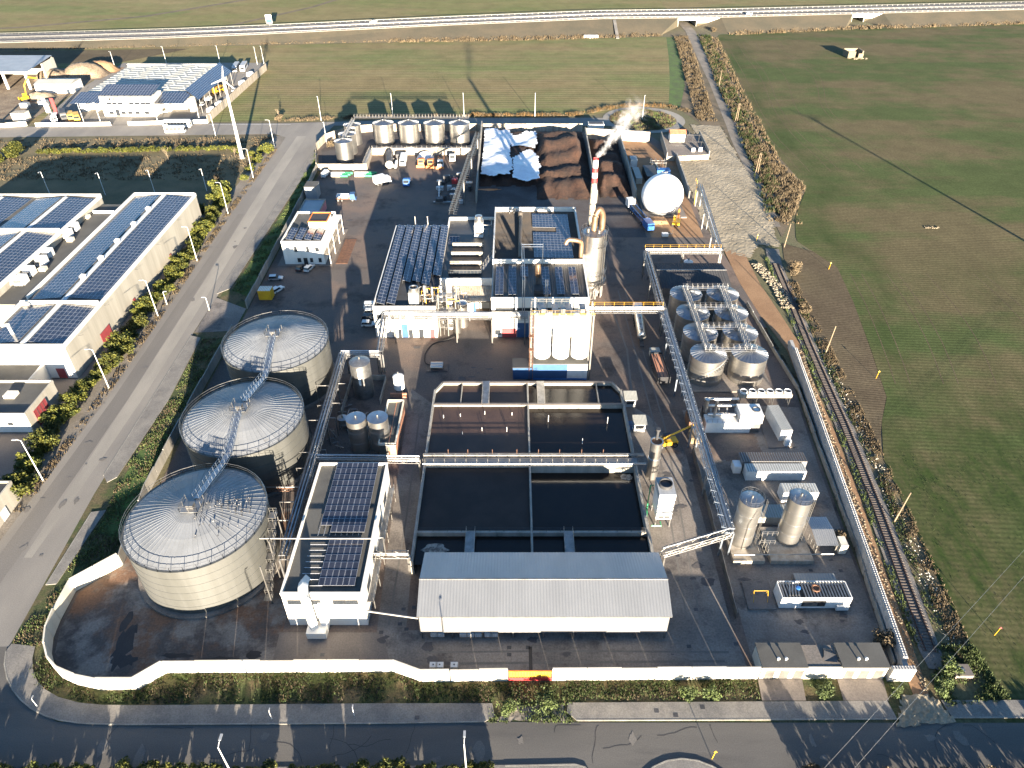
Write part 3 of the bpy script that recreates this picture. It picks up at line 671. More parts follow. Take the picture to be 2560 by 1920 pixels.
# spiral stair with landings on the right side of the nearest tank
t = T('tank_stair', 'white caged zigzag stair on the right flank of the nearest domed tank', 'stair', (-42.3, 78, 0))
q = B()
for k in range(9):
    z = 1.2 * k + 1; q.box(-42.4, 74 + k * 1.25, z, -41, 75.4 + k * 1.25, z + .08); q.rail([(-41, 74 + k * 1.25, z), (-41, 75.4 + k * 1.25, z), (-42.4, 75.4 + k * 1.25, z)], 1.1, .7, .045)
q.obj('landings', 'steel_white', t, kind='stuff'); 
for x, y in ((-41.1, 74.2), (-41.1, 79.5), (-41.1, 85)): B().box(x - .09, y - .09, 0, x + .09, y + .09, 10).obj('post', 'steel_white', t)

# ================================================================ LOW BUILDING WITH SOLAR ROOF
def panel_mesh(w, l, th=.05):
    b = B(); b.box(-w / 2, -l / 2, 0, w / 2, l / 2, th); b.k = 1; e = .045
    b.poly((-w / 2 + e, -l / 2 + e, th + .004), (w / 2 - e, -l / 2 + e, th + .004), (w / 2 - e, l / 2 - e, th + .004), (-w / 2 + e, l / 2 - e, th + .004)); return b.mesh('solar_panel', ['pv_frame', 'pv_glass'])
def parapet(b, x0, y0, x1, y1, z0, z1, w=.3):
    b.box(x0, y0, z0, x1, y0 + w, z1); b.box(x0, y1 - w, z0, x1, y1, z1); b.box(x0, y0 + w, z0, x0 + w, y1 - w, z1); b.box(x1 - w, y0 + w, z0, x1, y1 - w, z1); return b
def windows(th, rects, y, mt='glass_dark', frame='steel', face='S', d=.06):
    for u0, z0, u1, z1 in rects:      # recessed look: a proud frame round a dark pane
        if face == 'S':
            fb = B().box(u0 - .08, y - d, z0 - .08, u1 + .08, y - d / 2, z1 + .08); pb = B().box(u0, y - d - .02, z0, u1, y - d - .004, z1)
        else:
            s_ = 1 if face == 'E' else -1
            fb = B().box(min(y, y + s_ * d / 2), u0 - .08, z0 - .08, max(y, y + s_ * d / 2), u1 + .08, z1 + .08); pb = B().box(min(y + s_ * (d / 2 + .004), y + s_ * (d + .02)), u0, z0, max(y + s_ * (d / 2 + .004), y + s_ * (d + .02)), u1, z1)
        f = fb.obj('window', frame, th); pb.obj('pane', mt, f)
bd = T('process_building', 'long white flat-roofed building with two solar arrays between tanks and basins', 'building', (-30.5, 85, 0))
B().box(-37, 70, 0, -24, 99.8, 8.2).obj('wall', 'white_wall', bd); B().sheet([(-36.7, 70.3), (-24.3, 70.3), (-24.3, 99.5), (-36.7, 99.5)], 8.22).obj('roof', 'roof_felt', bd)
parapet(B(), -37.06, 69.94, -23.94, 99.86, 8.1, 8.75).obj('parapet', 'white_wall', bd)
windows(bd, [(-36.2, 5.9, -33.6, 6.9), (-32.2, 5.9, -30.9, 6.9), (-28.9, 5.9, -27, 6.9), (-26.9, 5.9, -24.9, 6.9)], 69.94)
windows(bd, [(y, 4.6, y + 2.6, 6.1) for y in (73, 79, 86, 92)], -23.94, face='E')
pm = panel_mesh(.94, 1.52); it = []
for i in range(8):
    for j in range(11):
        if j == 0 and i < 2: continue
        it.append((pm, TR(-33 + i * .99, 83.3 + j * 1.56, 8.75, 0, rad(3))))
for i in range(6):
    for j in range(6): it.append((pm, TR(-30.8 + i * .99, 72.2 + j * 1.56, 8.75, 0, rad(3))))
pieces(bd, 'solar_panel', it)
q = B()
for i in range(8): q.rod((-33.6 + i * 1, 82, 8.5), (-33.6 + i * 1, 99, 8.5), .05)
for j in range(8): q.rod((-34.4, 71.5 + j * 1.2, 8.6), (-30.6, 71.5 + j * 1.2, 8.6), .05)
q.obj('panel_rails', 'pv_frame', bd, kind='stuff')
q = B(); q.tube([(-33.6, 73, 8.3), (-33.4, 71.4, 9.6), (-33.2, 70.2, 10), (-33, 69.2, 9.6), (-32.8, 68.9, 8.6), (-32.6, 68.7, 1.2)], .8, 4); q.obj('duct', 'paint_white', bd, 50)
B().box(-33.6, 67.4, 0, -30.4, 69.9, 1.5).obj('duct_base', 'white_wall', bd); B().box(-31.4, 69, 1.5, -30.1, 69.92, 6.4).obj('side_duct', 'paint_white', bd)
q = B(); q.box(-24, 72, 3.6, -22.9, 98, 3.72); q.rail([(-22.95, 72, 3.7), (-22.95, 98, 3.7)], 1.1, 1.6, .04); q.obj('side_gallery', 'steel_white', bd)
for i in range(6): B().box(-23.05, 72.2 + i * 5.1, 0, -22.9, 72.4 + i * 5.1, 3.6).obj('gallery_post', 'steel_white', bd)
B().tube([(-44, 80.4, 9.6), (-24, 80.4, 9.6), (-22, 80.6, 9.6), (-22, 80.6, 5)], .12, 6).obj('roof_pipe', 'steel_white', bd)
q = B(); q.tube([(-23.6, 69.8, 4.2), (-15.2, 68.6, 4)], .18, 6); S('pipe', q, 'steel_white', 'single pale pipe spanning from the solar-roofed building to the big shed', 'pipe')

# ================================================================ BIG SHED
sh = T('open_shed', 'long open shed with pale ribbed pitched metal roof in front of the basins', 'shed', (5, 73, 0))
def ribbed(b, x0, x1, A, C, pitch=.5, h=.03):
    """Ribbed sheet between line A (y, z) and line C (y, z), ribs running from A to C."""
    n = int((x1 - x0) / pitch); P = []
    for i in range(n):
        x = x0 + i * pitch; P += [(x, 0), (x + pitch * .3, 0), (x + pitch * .45, h), (x + pitch * .75, h), (x + pitch * .9, 0)]
    P.append((x1, 0)); m = len(P)
    return b.add([(x, A[0], A[1] + d) for x, d in P] + [(x, C[0], C[1] + d) for x, d in P], [(i, i + 1, m + i + 1, m + i) for i in range(m - 1)])
ribbed(B(), -15.1, 25.4, (67.1, 6.6), (72.9, 8.5)).obj('roof_slope', 'shed_roof', sh); ribbed(B(), -15.1, 25.4, (72.9, 8.5), (80.2, 6.2)).obj('roof_slope', 'shed_roof', sh)
B().box(-15.15, 72.75, 8.5, 25.45, 73.05, 8.62).obj('ridge_cap', 'steel_white', sh)
B().box(-15.1, 67.15, 6.3, 25.4, 67.3, 6.52).obj('gutter', 'steel', sh)
ribbed(B(), -14.8, 25.1, (67.36, 1.9), (67.4, 6.4), 1., .02).obj('front_curtain', 'shed_wall', sh)
B().poly((-14.9, 67.4, 1.9), (-14.9, 80, 1.9), (-14.9, 80, 6.1), (-14.9, 72.9, 8.4), (-14.9, 67.4, 6.5)).obj('gable', 'shed_wall', sh); B().poly((25.2, 80, 1.9), (25.2, 67.4, 1.9), (25.2, 67.4, 6.5), (25.2, 72.9, 8.4), (25.2, 80, 6.1)).obj('gable', 'shed_wall', sh)
for i in range(9):
    x = -14.7 + i * 4.96; B().box(x - .12, 67.5, 0, x + .12, 67.74, 6.4).obj('post', 'steel', sh); B().box(x - .12, 79.6, 0, x + .12, 79.84, 6.).obj('post', 'steel', sh)
B().box(-14.9, 79.9, 1.9, 25.2, 80, 6.1).obj('back_curtain', 'shed_wall', sh)
def ibc(x, y, z, label, rz=0., cov='paint_white'):
    t = T('liquid_container', label, 'container', (x, y, z), 'white caged liquid containers', rz)
    B().box(-.6, -.5, 0, .6, .5, .14).obj('pallet', 'plank', t); B().box(-.55, -.45, .15, .55, .45, 1.08).obj('tank', cov, t)
    q = B()
    for zz in (.2, .5, .8, 1.1):
        for s_ in (-1, 1): q.rod((-.6, .5 * s_, zz), (.6, .5 * s_, zz), .02); q.rod((.6 * s_, -.5, zz), (.6 * s_, .5, zz), .02)
    for u in (-.6, -.3, 0, .3, .6):
        for s_ in (-1, 1): q.rod((u, .5 * s_, .14), (u, .5 * s_, 1.1), .02)
    q.obj('cage', 'steel', t); B().cyl(0, 0, 1.08, 1.15, .12, 8).obj('cap', 'paint_black', t)
XS = [G(1086, 1590)[0], G(1103, 1590)[0], G(1158, 1592)[0], G(1177, 1592)[0], G(1196, 1592)[0], G(1220, 1594)[0], G(1236, 1594)[0]]
for i, x in enumerate(XS): ibc(x, 68.1, .05, f'white caged liquid container under the shed eave, {ORD[i]} from the left')
for i, (x, y) in enumerate((G(1084, 1674), G(1100, 1674), G(1136, 1674))): ibc(x, y + .2, .05, ('white caged liquid container against the front wall, leftmost of three', 'white caged liquid container against the front wall, middle of three', 'white caged liquid container against the front wall, apart on the right')[i])
q = B(); q.box(2.7, 61, .034, 3.25, 66, .05); S('drain_channel', q, 'tar', 'long black drain channel leading to the yellow gate', 'drain')
q = B(); q.box(23.2, 61.6, .034, 27, 62.1, .05); S('drain_channel', q, 'tar', 'short black drain slot near the right end of the front wall', 'drain')
q = B()
q.rail([(-15.8, 61.2, 0), (-14.2, 60.7, 0)], 1.8, .8, .04); q.rod((-17.4, 63.2, 0), (-16.6, 62.2, 1.9), .05); q.rod((-15.8, 61.2, 0), (-16.6, 62.2, 1.9), .05); S('metal_frame', q, 'steel', 'loose white metal frame leaning by the bend in the front wall', 'frame')
q = B(); q.rail([(11.8, 61, 0), (15.6, 61, 0)], 1., 1.2, .04); S('barrier_rail', q, 'steel_white', 'low white tubular barrier behind the front wall, right of the gate', 'rail')
r = random.Random(17)
for i, (px, py) in enumerate(((1009, 1523), (1035, 1518), (1016, 1573), (953, 1581), (1034, 1546), (1075, 1621), (1273, 1619), (1320, 1619), (1273, 1637), (1722, 1616), (1740, 1524), (1694, 1389), (1672, 1389), (806, 1637), (1000, 1560), (1840, 1610), (2027, 1426), (2102, 1427), (1043, 1795), (1641, 1778), (1689, 1789), (1756, 1769))):
    x, y = G(px, py); q = B(); q.box(x - .35, y - .3, .13 if y < 57 else .034, x + .35, y + .3, .15 if y < 57 else .05); o = S('drain_cover', q, 'steel_dark', 'small dark square drain cover set in the concrete', 'drain cover', 'drain covers in the paving')

# ================================================================ TREATMENT BASINS
bs = T('treatment_basins', 'block of open concrete basins filled with dark liquid, crossed by walkways', 'basin', (3.6, 106, 0))
H_ = 3.6
for x0, x1 in ((-17.9, -17.4), (3.4, 3.8), (24.7, 25.2)): B().box(x0, 80.3, 0, x1, 128.5 if x0 != 3.4 else 131.6, H_).obj('wall', 'concrete_wall', bs)
for y0, y1, h in ((131.6, 132.1, H_), (123.6, 124.1, H_), (104.2, 104.7, H_ + .1), (86.8, 87.3, H_)):
    xs = (-16.2, 23.4) if y0 > 130 else (-17.4, 24.7)
    for a, c in ((xs[0], 3.4), (3.8, xs[1])): B().box(a, y0, 0, c, y1, h).obj('wall', 'concrete_wall', bs)
for P in ([(-17.9, 128.5), (-17.4, 128.5), (-15.8, 131.6), (-16.2, 132.1)], [(25.2, 128.5), (24.7, 128.5), (23, 131.6), (23.4, 132.1)]): B().prism(P, 0, H_).obj('wall', 'concrete_wall', bs)
for y0, y1, h in ((131.5, 132.2, .08), (123.5, 124.2, .08)):
    B().box(-16 if y0 > 130 else -17.4, y0, H_, 23.2 if y0 > 130 else 24.7, y1, H_ + h).obj('coping', 'apron_concrete', bs)
for a, c, y0, y1, z, m_ in ((-17.4, 3.4, 124.1, 131.6, 2.9, 'liquor_brown'), (3.8, 24.7, 124.1, 131.6, 2.8, 'liquor_black'), (-17.4, 3.4, 104.7, 123.6, 3.1, 'liquor_brown'), (3.8, 24.7, 104.7, 123.6, 2.5, 'liquor_black'),
                            (-17.4, 3.4, 87.3, 104.2, 3.1, 'liquor_foam'), (3.8, 24.7, 87.3, 104.2, 1.6, 'liquor_black'), (-17.4, 3.4, 80.4, 86.8, 2.6, 'liquor_black'), (3.8, 24.7, 80.4, 86.8, 2.6, 'liquor_black')):
    B().sheet([(a, y0), (c, y0), (c, y1), (a, y1)], z).obj('liquid', m_, bs)
for x in (-11.6, -.5 + 0, 19.4):   # sub-dividers of the rear row
    if x != -.5: B().box(x, 124.1, 2, x + .2, 131.6, H_).obj('divider', 'concrete_wall', bs)
for x, y in ((-8.4, 80.4), (9.4, 80.4), (-7.2 + .4, 124), (5.7, 124)):
    n = B(); n.box(x, y, H_, x + 1.7, y + (6.6 if y < 90 else 8.2), H_ + .12); n.obj('footbridge', 'steel', bs)
    n = B(); n.rail([(x + .05, y, H_ + .1), (x + .05, y + 7, H_ + .1)], 1, 1.8, .035); n.rail([(x + 1.65, y, H_ + .1), (x + 1.65, y + 7, H_ + .1)], 1, 1.8, .035); n.obj('railing', 'steel_white', bs)
n = B(); n.box(-17.4, 104.75, H_ + .12, 25.4, 106.4, H_ + .26); n.obj('main_walkway', 'steel_white', bs)
for y in (104.8, 106.35):
    n = B(); n.rail([(-18, y, H_ + .24), (25.6, y, H_ + .24)], 1.1, 2.2, .05); n.obj('railing', 'steel_white', bs)
for y, z, rr_, m_ in ((104.3, H_ + .5, .2, 'stainless_roof'), (106.8, H_ + .45, .22, 'steel_white'), (107.3, H_ + .4, .14, 'steel_white')): B().tube([(-18, y, z), (27, y, z)], rr_, 8).obj('pipe', m_, bs, 40)
for i, x in enumerate((-13, -9, -4, 1, 5.4, 9.7, 14.2, 18.6)): B().tube([(x, 107, H_), (x, 107, H_ + 1.9)], .07, 5).obj('standpipe', 'rusty', bs)
for x in (-17.65, 3.6, 24.95):
    n = B(); n.rail([(x, 81, H_), (x, 104, H_)], 1.05, 2.4, .035); n.rail([(x, 107.6, H_), (x, 128, H_)], 1.05, 2.4, .035); n.obj('railing', 'steel', bs)
n = B(); n.rail([(-17, 87.05, H_), (24.4, 87.05, H_)], 1., 2.6, .035); n.obj('railing', 'steel_dark', bs)
r = random.Random(4)
for px, py in ((1109, 1044), (1151, 1040), (1212, 1035), (1280, 1037), (1156, 1085), (1205, 1076), (1267, 1078), (1371, 1048), (1519, 1052), (1456, 1103)):
    x, y = G(px, py, 3.2); B().tube([(x, y, 2), (x, y, 3.6 + r.uniform(.2, .8))], .07, 5).obj('float_mast', 'paint_white', bs)
for cx, cy, cz_, rx, ry in ((23.2, 103, 1.63, 1.5, 1), (-13.8, 83.6, 2.63, 2.6, 2.2), (9.6, 88.5, 1.63, 2.6, .5)):
    B().sheet([(cx + rx * math.cos(k * PI / 9) * r.uniform(.6, 1.1), cy + ry * math.sin(k * PI / 9) * r.uniform(.6, 1.1)) for k in range(18)], cz_).obj('froth', 'froth', bs)
# instrument kiosks and plant east of the basins
for i, (px, py, lb) in enumerate(((1575, 1018, 'small roofed kiosk beside the rear right corner of the basins'), (1598, 1080, 'glazed white kiosk with tin roof beside the right edge of the basins'))):
    x, y = G(px, py); k = T('kiosk', lb, 'kiosk', (x, y, 0), 'kiosks beside the basins')
    B().box(x - 1.2, y, 0, x + 1.2, y + 2.2, 2.2).obj('body', 'paint_white' if i else 'paint_grey', k); ribbed(B(), x - 1.5, x + 1.5, (y - .5, 2.4), (y + 2.6, 2.75), .3, .05).obj('roof', 'pale_roof', k)
    B().box(x - .9, y - .03, .9, x + .9, y - .005, 1.9).obj('window', 'glass_dark', k); B().box(x - 2.3, y + .6, 0, x - 1.4, y + 2, 1.5).obj('tank', 'paint_lightblue', k)
x, y = 28.6, 104.8; k = T('scrubber_stack', 'slim vertical grey scrubber vessel with a brown top beside the basin walkway', 'vessel', (x, y, 0))
B().lathe([(1.15, 0), (1.15, 5.4), (1.25, 5.5), (1.15, 5.6), (1.15, 9.6), (1.3, 9.62), (1.3, 9.8), (1.05, 9.82), (1.05, 9.4)], x, y, 24, False).obj('shell', 'stainless', k, 30); B().cyl(x, y, 9.3, 9.45, 1.05, 20).obj('lid', 'rusty', k)
n = B(); n.lathe([(.28, 9.4), (.28, 11.6), (.5, 11.9), (.5, 12.3)], x + .1, y + .8, 12); n.obj('outlet', 'steel_dark', k, 40)
k = T('cooling_tower', 'tall white cooling tower with round black fan on top beside the basins', 'cooling tower', (28.3, 92.6, 0))
B().box(27.1, 91.3, 2.2, 30, 95.6, 7.4).obj('casing', 'paint_white', k); B().box(27, 91.2, 7.4, 30.1, 95.7, 8.9).obj('top_casing', 'paint_grey', k)
B().lathe([(1.25, 8.9), (1.25, 9.6), (1.1, 9.6), (1.1, 9.1)], 28.5, 93.6, 24, False).obj('fan_ring', 'steel_dark', k, 40); n = B(); n.cyl(28.5, 93.6, 9.1, 9.16, 1.08, 20); n.obj('fan_guard', 'paint_black', k)
for x, y in ((27.2, 91.4), (29.9, 91.4), (27.2, 95.5), (29.9, 95.5)): B().box(x - .1, y - .1, 0, x + .1, y + .1, 2.2).obj('leg', 'steel', k)
for x in (27.5, 28.7): B().box(x, 91.24, 2.5, x + 1, 91.29, 3.1).obj('louvre', 'steel_dark', k)
n = B(); n.tube([(27, 96, 6.5), (26.4, 96, 6.5), (26.4, 96, .4), (25.6, 92, .4)], .16, 6); n.tube([(28, 91.2, 1.6), (28, 90.2, 1.6), (26.2, 90.2, 1.6)], .16, 6); n.obj('green_pipe', 'paint_green', k)
# ================================================================ PIPE RACKS
def rack(label, p0, p1, w=1.6, h=1.1, legs=(0, 1), pipes=4, mt='steel', yellow=False, step=1.5, pm='stainless_roof', leg_w=.3, group='pipe racks across the plant', arms=False):
    a, c = Vector(p0), Vector(p1); d = c - a; L = d.length; e = d.normalized(); n = Vector((-e.y, e.x, 0)).normalized() * w / 2; up = Vector((0, 0, h))
    t = T('pipe_rack', label, 'pipe rack', (p0[0], p0[1], 0), group); q = B(); m = max(2, round(L / step))
    for s_ in (1, -1):
        for z in (Vector(), up): q.rod(a + n * s_ - up + z, c + n * s_ - up + z, .075)
        for i in range(m):
            u, v = a + d * (i / m), a + d * ((i + 1) / m); lo, hi = (u, v) if i % 2 else (v, u)
            q.rod(lo + n * s_ - up, hi + n * s_, .045); q.rod(u + n * s_ - up, u + n * s_, .045)
    for i in range(m + 1):
        u = a + d * (i / m); q.rod(u - n - up, u + n - up, .05); q.rod(u - n, u + n, .05)
        if arms and i % 2: q.rod(u, u - n * 1.9 + Vector((0, 0, .5)), .04); q.rod(u - n * 1.9, u - n * 1.9 + Vector((0, 0, .9)), .04)
    q.obj('truss', mt, t)
    for i in range(pipes):
        f = -1 + 2 * (i + .5) / pipes; o = n * f * .85 + Vector((0, 0, .14 - (h if i % 2 else 0)))
        B().tube([a + o, c + o], .1 + .05 * ((i * 7) % 3), 6).obj('pipe', pm if i % 2 == 0 else mt, t, 40)
    for f in legs:
        u = a + d * f
        for s_ in (1, -1):
            if leg_w < .4 or s_ > 0: B().cb(u.x + n.x * s_ * (leg_w < .4), u.y + n.y * s_ * (leg_w < .4), 0, leg_w, leg_w, u.z - h, math.atan2(e.y, e.x)).obj('leg', mt, t)
    if yellow:
        q = B(); q.rail([a + n * 1.1 + Vector((0, 0, .1)), c + n * 1.1 + Vector((0, 0, .1))], 1.1, 2.4, .028); q.obj('yellow_railing', 'paint_yellow', t)
    return t
rack('long pipe rack running beside the three domed tanks', (-40.6, 140, 6.2), (-39.4, 79.5, 6.2), 1.7, 1.1, (0, .2, .42, .64, .86, 1), 5)
rack('short pipe rack joining the tank-side rack to the factory corner', (-41, 140.2, 6.2), (-31.8, 140.2, 6.2), 1.4, .9, (1,), 3)
rack('pipe rack climbing from the yard to the factory front corner', (-31.8, 140.5, 6.2), (-32.2, 154.6, 8.2), 1.4, .9, (0,), 3, arms=True)
rack('long white pipe rack along the factory front wall', (-32.2, 154.4, 8.3), (4, 153.8, 8.3), 2.4, .9, (.06, .5, .75, .98), 6, 'steel_white')
rack('pipe rack with yellow handrail crossing the roadway right of the silos', (18.8, 157.6, 7.8), (39, 157.6, 7.8), 1.8, 1., (.02, 1), 4, 'steel_white', True)
rack('pipe rack with yellow handrail beyond the dark roofed shed', (39.2, 190.4, 7.6), (61.5, 190.4, 7.6), 1.6, 1., (0, .5, 1), 4, 'steel_white', True)
rack('long pipe rack between the roadway and the dark roofed shed', (39.4, 190, 7.4), (39, 158, 7.4), 1.7, 1.1, (.1, .5), 4, 'steel')
rack('long slanting pipe rack beside the eight silver tanks down to the right-hand yard', (39, 157.4, 7.4), (38.6, 84.6, 7.2), 1.7, 1.1, (.16, .36, .6, .8, 1), 6, 'steel_blue', arms=True)
rack('white lattice pipe bridge over the lane at the right end of the big shed', (38.8, 84.4, 7.2), (26.2, 80.4, 6.6), 1.3, 1.3, (1,), 2, 'steel_white')
rack('pipe rack with lattice sides leading from the white gas sphere', (61.4, 190.6, 7.4), (65.6, 240, 7.4), 1.6, 1.2, (.25, .6, .97), 4, 'steel')
rack('lattice pipe bridge from the tank-side rack to the basin walkway', (-40.4, 104.4, 6), (-18.6, 104.4, 5.6), 1.2, 1., (1,), 3, 'steel_white')
rack('small cream pipe bridge from the solar-roofed building to the basins', (-23.8, 81.2, 4.8), (-18.2, 81.2, 4.8), 1., .9, (1,), 2, 'steel_white', leg_w=.6)
rack('short red pipe bridge between the nearest and middle domed tanks', (-52, 96.8, 5.2), (-40.6, 96.8, 5.2), 1., .7, (.3,), 2, 'rusty')
q = T('ladder_tower', 'white caged ladder tower with yellow rail behind the white sphere', 'ladder', (65.6, 241, 0)); n = B()
for x in (64.9, 66.3):
    for y in (240.2, 242): n.rod((x, y, 0), (x, y, 9), .07)
for k in range(18): n.rod((64.9, 240.2, k * .5), (66.3, 240.2, k * .5), .04); n.rod((64.9, 242, k * .5), (66.3, 242, k * .5), .04)
n.obj('frame', 'steel_white', q); n = B(); n.rail([(64.6, 240, 0), (64.6, 240.6, 7.6), (64.6, 242.6, 7.6)], 1.1, 2, .05); n.obj('yellow_railing', 'paint_yellow', q)
# conveyor from the bays to the factory roof
q = T('conveyor', 'long inclined lattice conveyor from the biomass bays up to the factory roof', 'conveyor', (-16, 248, 0)); n = B()
a, c = Vector((-19, 209.5, 10.2)), Vector((-13.6, 286, 9.6)); m = 44; w = Vector((.7, 0, 0)); up = Vector((0, 0, 1.2))
for s_ in (1, -1):
    n.rod(a + w * s_, c + w * s_, .08); n.rod(a + w * s_ + up, c + w * s_ + up, .07)
    for i in range(m):
        u, v = a.lerp(c, i / m), a.lerp(c, (i + 1) / m); n.rod(u + w * s_ + (up if i % 2 else Vector()), v + w * s_ + (Vector() if i % 2 else up), .045)
for i in range(m): n.rod(a.lerp(c, i / m) - w + up, a.lerp(c, i / m) + w + up, .045); n.rod(a.lerp(c, i / m) + w, a.lerp(c, i / m) + w * 2.4, .04)
n.obj('truss', 'steel_white', q); n = B(); n.add([tuple(a - w * .8), tuple(a + w * .8), tuple(c + w * .8), tuple(c - w * .8)], [(0, 1, 2, 3)]); n.obj('belt', 'rubber', q)
for f in (.4, .7, .98): u = a.lerp(c, f); B().box(u.x - .2, u.y - .2, 0, u.x + .2, u.y + .2, u.z).obj('leg', 'steel_white', q)

# ================================================================ SMALL TANKS BESIDE THE RACK
def tank(name, label, x, y, r, z0, z1, cone, mt='stainless', roof='stainless_roof', group=None, n=32, bands=5, cat='tank', ribs=0, rail=False, stair=False):
    t = T(name, label, cat, (x, y, z0), group); prof = [(r, z0)]; hgt = (z1 - z0) / bands
    for k in range(bands): prof += [(r, z0 + k * hgt + .02), (r, z0 + (k + 1) * hgt - .05), (r + .035, z0 + (k + 1) * hgt - .045), (r + .035, z0 + (k + 1) * hgt)]
    B().lathe(prof + [(r + .06, z1), (r + .06, z1 + .06)], x, y, n, False).obj('shell', mt, t, 30)
    if ribs:
        for k in range(ribs):
            a0, a1 = 2 * PI * k / ribs, 2 * PI * (k + 1) / ribs; q = B(); e = r + .12; f = .25
            p = lambda a_, rr, dz=0: (x + rr * math.cos(a_), y + rr * math.sin(a_), z1 + .06 + cone * (1 - rr / e) + dz)
            q.poly(p(a0, f), p(a0, e), p(a1, e), p(a1, f)); w = .04 / e
            q.poly(p(a0 - w, f, .0), p(a0 - w, e, .0), p(a0 - w, e, .1), p(a0 - w, f, .1)); q.poly(p(a0 + w, f), p(a0 + w, f, .1), p(a0 + w, e, .1), p(a0 + w, e)); q.poly(p(a0 - w, f, .1), p(a0 - w, e, .1), p(a0 + w, e, .1), p(a0 + w, f, .1))
            q.obj('roof_panel', roof, t)
        B().lathe([(.45, z1 + cone), (.45, z1 + cone + .35), (.01, z1 + cone + .5)], x, y, 10).obj('vent', 'steel', t, 40)
    else:
        B().lathe([(r + .06, z1 + .05), (r * .5, z1 + cone * .7), (.01, z1 + cone)], x, y, n).obj('roof', roof, t, 40)
        B().lathe([(.2, z1 + cone - .1), (.2, z1 + cone + .5), (.01, z1 + cone + .55)], x, y, 10).obj('vent', 'steel_white', t, 40)
    if rail: q = B(); q.rail([(x + r * math.cos(2 * PI * i / 16), y + r * math.sin(2 * PI * i / 16), z1) for i in range(16)], 1, 1.2, .04, True, True); q.obj('railing', 'steel', t)
    if stair:
        q = B(); P = [(x + (r + .45) * math.cos(rad(-150 + 120 * i / 18)), y + (r + .45) * math.sin(rad(-150 + 120 * i / 18)), z0 + .8 + (z1 - z0 - .8) * i / 18) for i in range(19)]
        for p in P: q.cb(p[0], p[1], p[2], .6, .35, .06, math.atan2(p[1] - y, p[0] - x))
        q.tube([(p[0], p[1], p[2] + 1) for p in P], .05, 4); q.obj('spiral_stair', 'steel', t)
    return t
tank('steel_tank', 'left of the two plain steel cylinders behind the solar-roofed building', -32.5, 113.4, 2.05, 0, 8.4, .25, bands=3, group='twin steel cylinders')
tank('steel_tank', 'right of the two plain steel cylinders, beside the small brick building', -28.0, 113.6, 2.12, 0, 8.4, .25, bands=3, group='twin steel cylinders')
tank('steel_tank', 'small squat steel drum left of the twin steel cylinders', -37.4, 120.3, 1.1, 0, 2.6, .2, bands=2)
tank('reactor_tank', 'tall dull grey reactor vessel with conical cap standing in a bunded pit', -34.7, 132, 2.3, 0, 9.4, .9, 'steel', 'steel', bands=4)
B().box(-34.95, 129.55, 4.4, -34.45, 129.68, 9).obj('level_gauge', 'paint_white', bpy.data.objects['reactor_tank'])
t = tank('white_tank', 'small white plastic tank on a white frame near the yard corner', -26.4, 132.4, 1.25, 1.6, 4.9, .8, 'paint_white', 'paint_white', bands=2)
for dx in (-.9, .9):
    for dy in (-.9, .9): B().box(-26.4 + dx - .08, 132.4 + dy - .08, 0, -26.4 + dx + .08, 132.4 + dy + .08, 1.6).obj('leg', 'steel_white', t)
B().box(-28.4, 130.6, 0, -24.6, 131, 1.2).obj('plinth', 'brick_orange', t)
wall_run('bund_wall', 'low grey bund wall round the tall reactor vessel', [(-38.6, 124), (-38.6, 137.4), (-30.4, 137.4), (-30.4, 128)], 1.3, .2, 'concrete_wall', 4)
bd = T('pump_house', 'small flat-roofed brick pump house beside the right steel cylinder', 'building', (-26.2, 117, 0))
B().box(-27.8 + 1.9, 110.4, 0, -24.3, 124.8, 3.6).obj('wall', 'brick_orange', bd); B().sheet([(-25.7, 110.6), (-24.5, 110.6), (-24.5, 124.6), (-25.7, 124.6)], 3.62).obj('roof', 'roof_felt', bd); parapet(B(), -27.9, 110.3, -24.2, 124.9, 3.5, 4.1, .25).obj('parapet', 'cream_wall', bd); B().box(-27.8, 110.5, 0, -25.95, 124.7, 3.55).obj('rear_block', 'roof_felt', bd)
n = B(); r = random.Random(8)
for k in range(26):
    x, y = r.uniform(-40, -29.5), r.uniform(113, 128); z = r.uniform(.3, 2.4)
    if -36 < x < -25.5 and y < 117: continue
    n.tube([(x, y, 0), (x, y, z), (x + r.uniform(-2, 2), y, z), (x + r.uniform(-2, 2), y + r.uniform(-3, 3), z)], .09, 5)
o = S('pipework', n, 'steel', 'tangle of low grey pipes on the ground between domed tanks and steel cylinders', 'pipes'); o['kind'] = 'stuff'
for i, (x, y) in enumerate(((-35.2, 119), (-33.4, 121), (-36, 124.6))):
    q = B(); q.box(x - 1.2, y - .8, 0, x + 1.2, y + .8, .9); q.lathe([(.4, .9), (.4, 1.5)], x + .4, y, 10); S('pump_unit', q, 'steel_dark', ('dark pump block nearest the twin steel cylinders', 'dark pump block in the middle of the low pipework', 'dark pump block nearest the grey reactor vessel')[i], 'pump')
for k, y in enumerate((88, 92.5, 101.5, 106, 116, 121, 128)):    # branch pipes from the rack
    q = B(); q.tube([(-40.5, y, 5.6), (-44.5 + (k % 3), y, 5.6), (-44.5 + (k % 3), y, .2)], .12, 6); q.tube([(-39.6, y + 1, 5.4), (-37.9, y + 1, 5.4), (-37.9, y + 1, .3)], .1, 6); S('drop_pipe', q, 'steel_white', f'pale pipes dropping from the tank-side rack, {ORD[k]} set from the front', 'pipe', 'drop pipes of the tank-side rack')

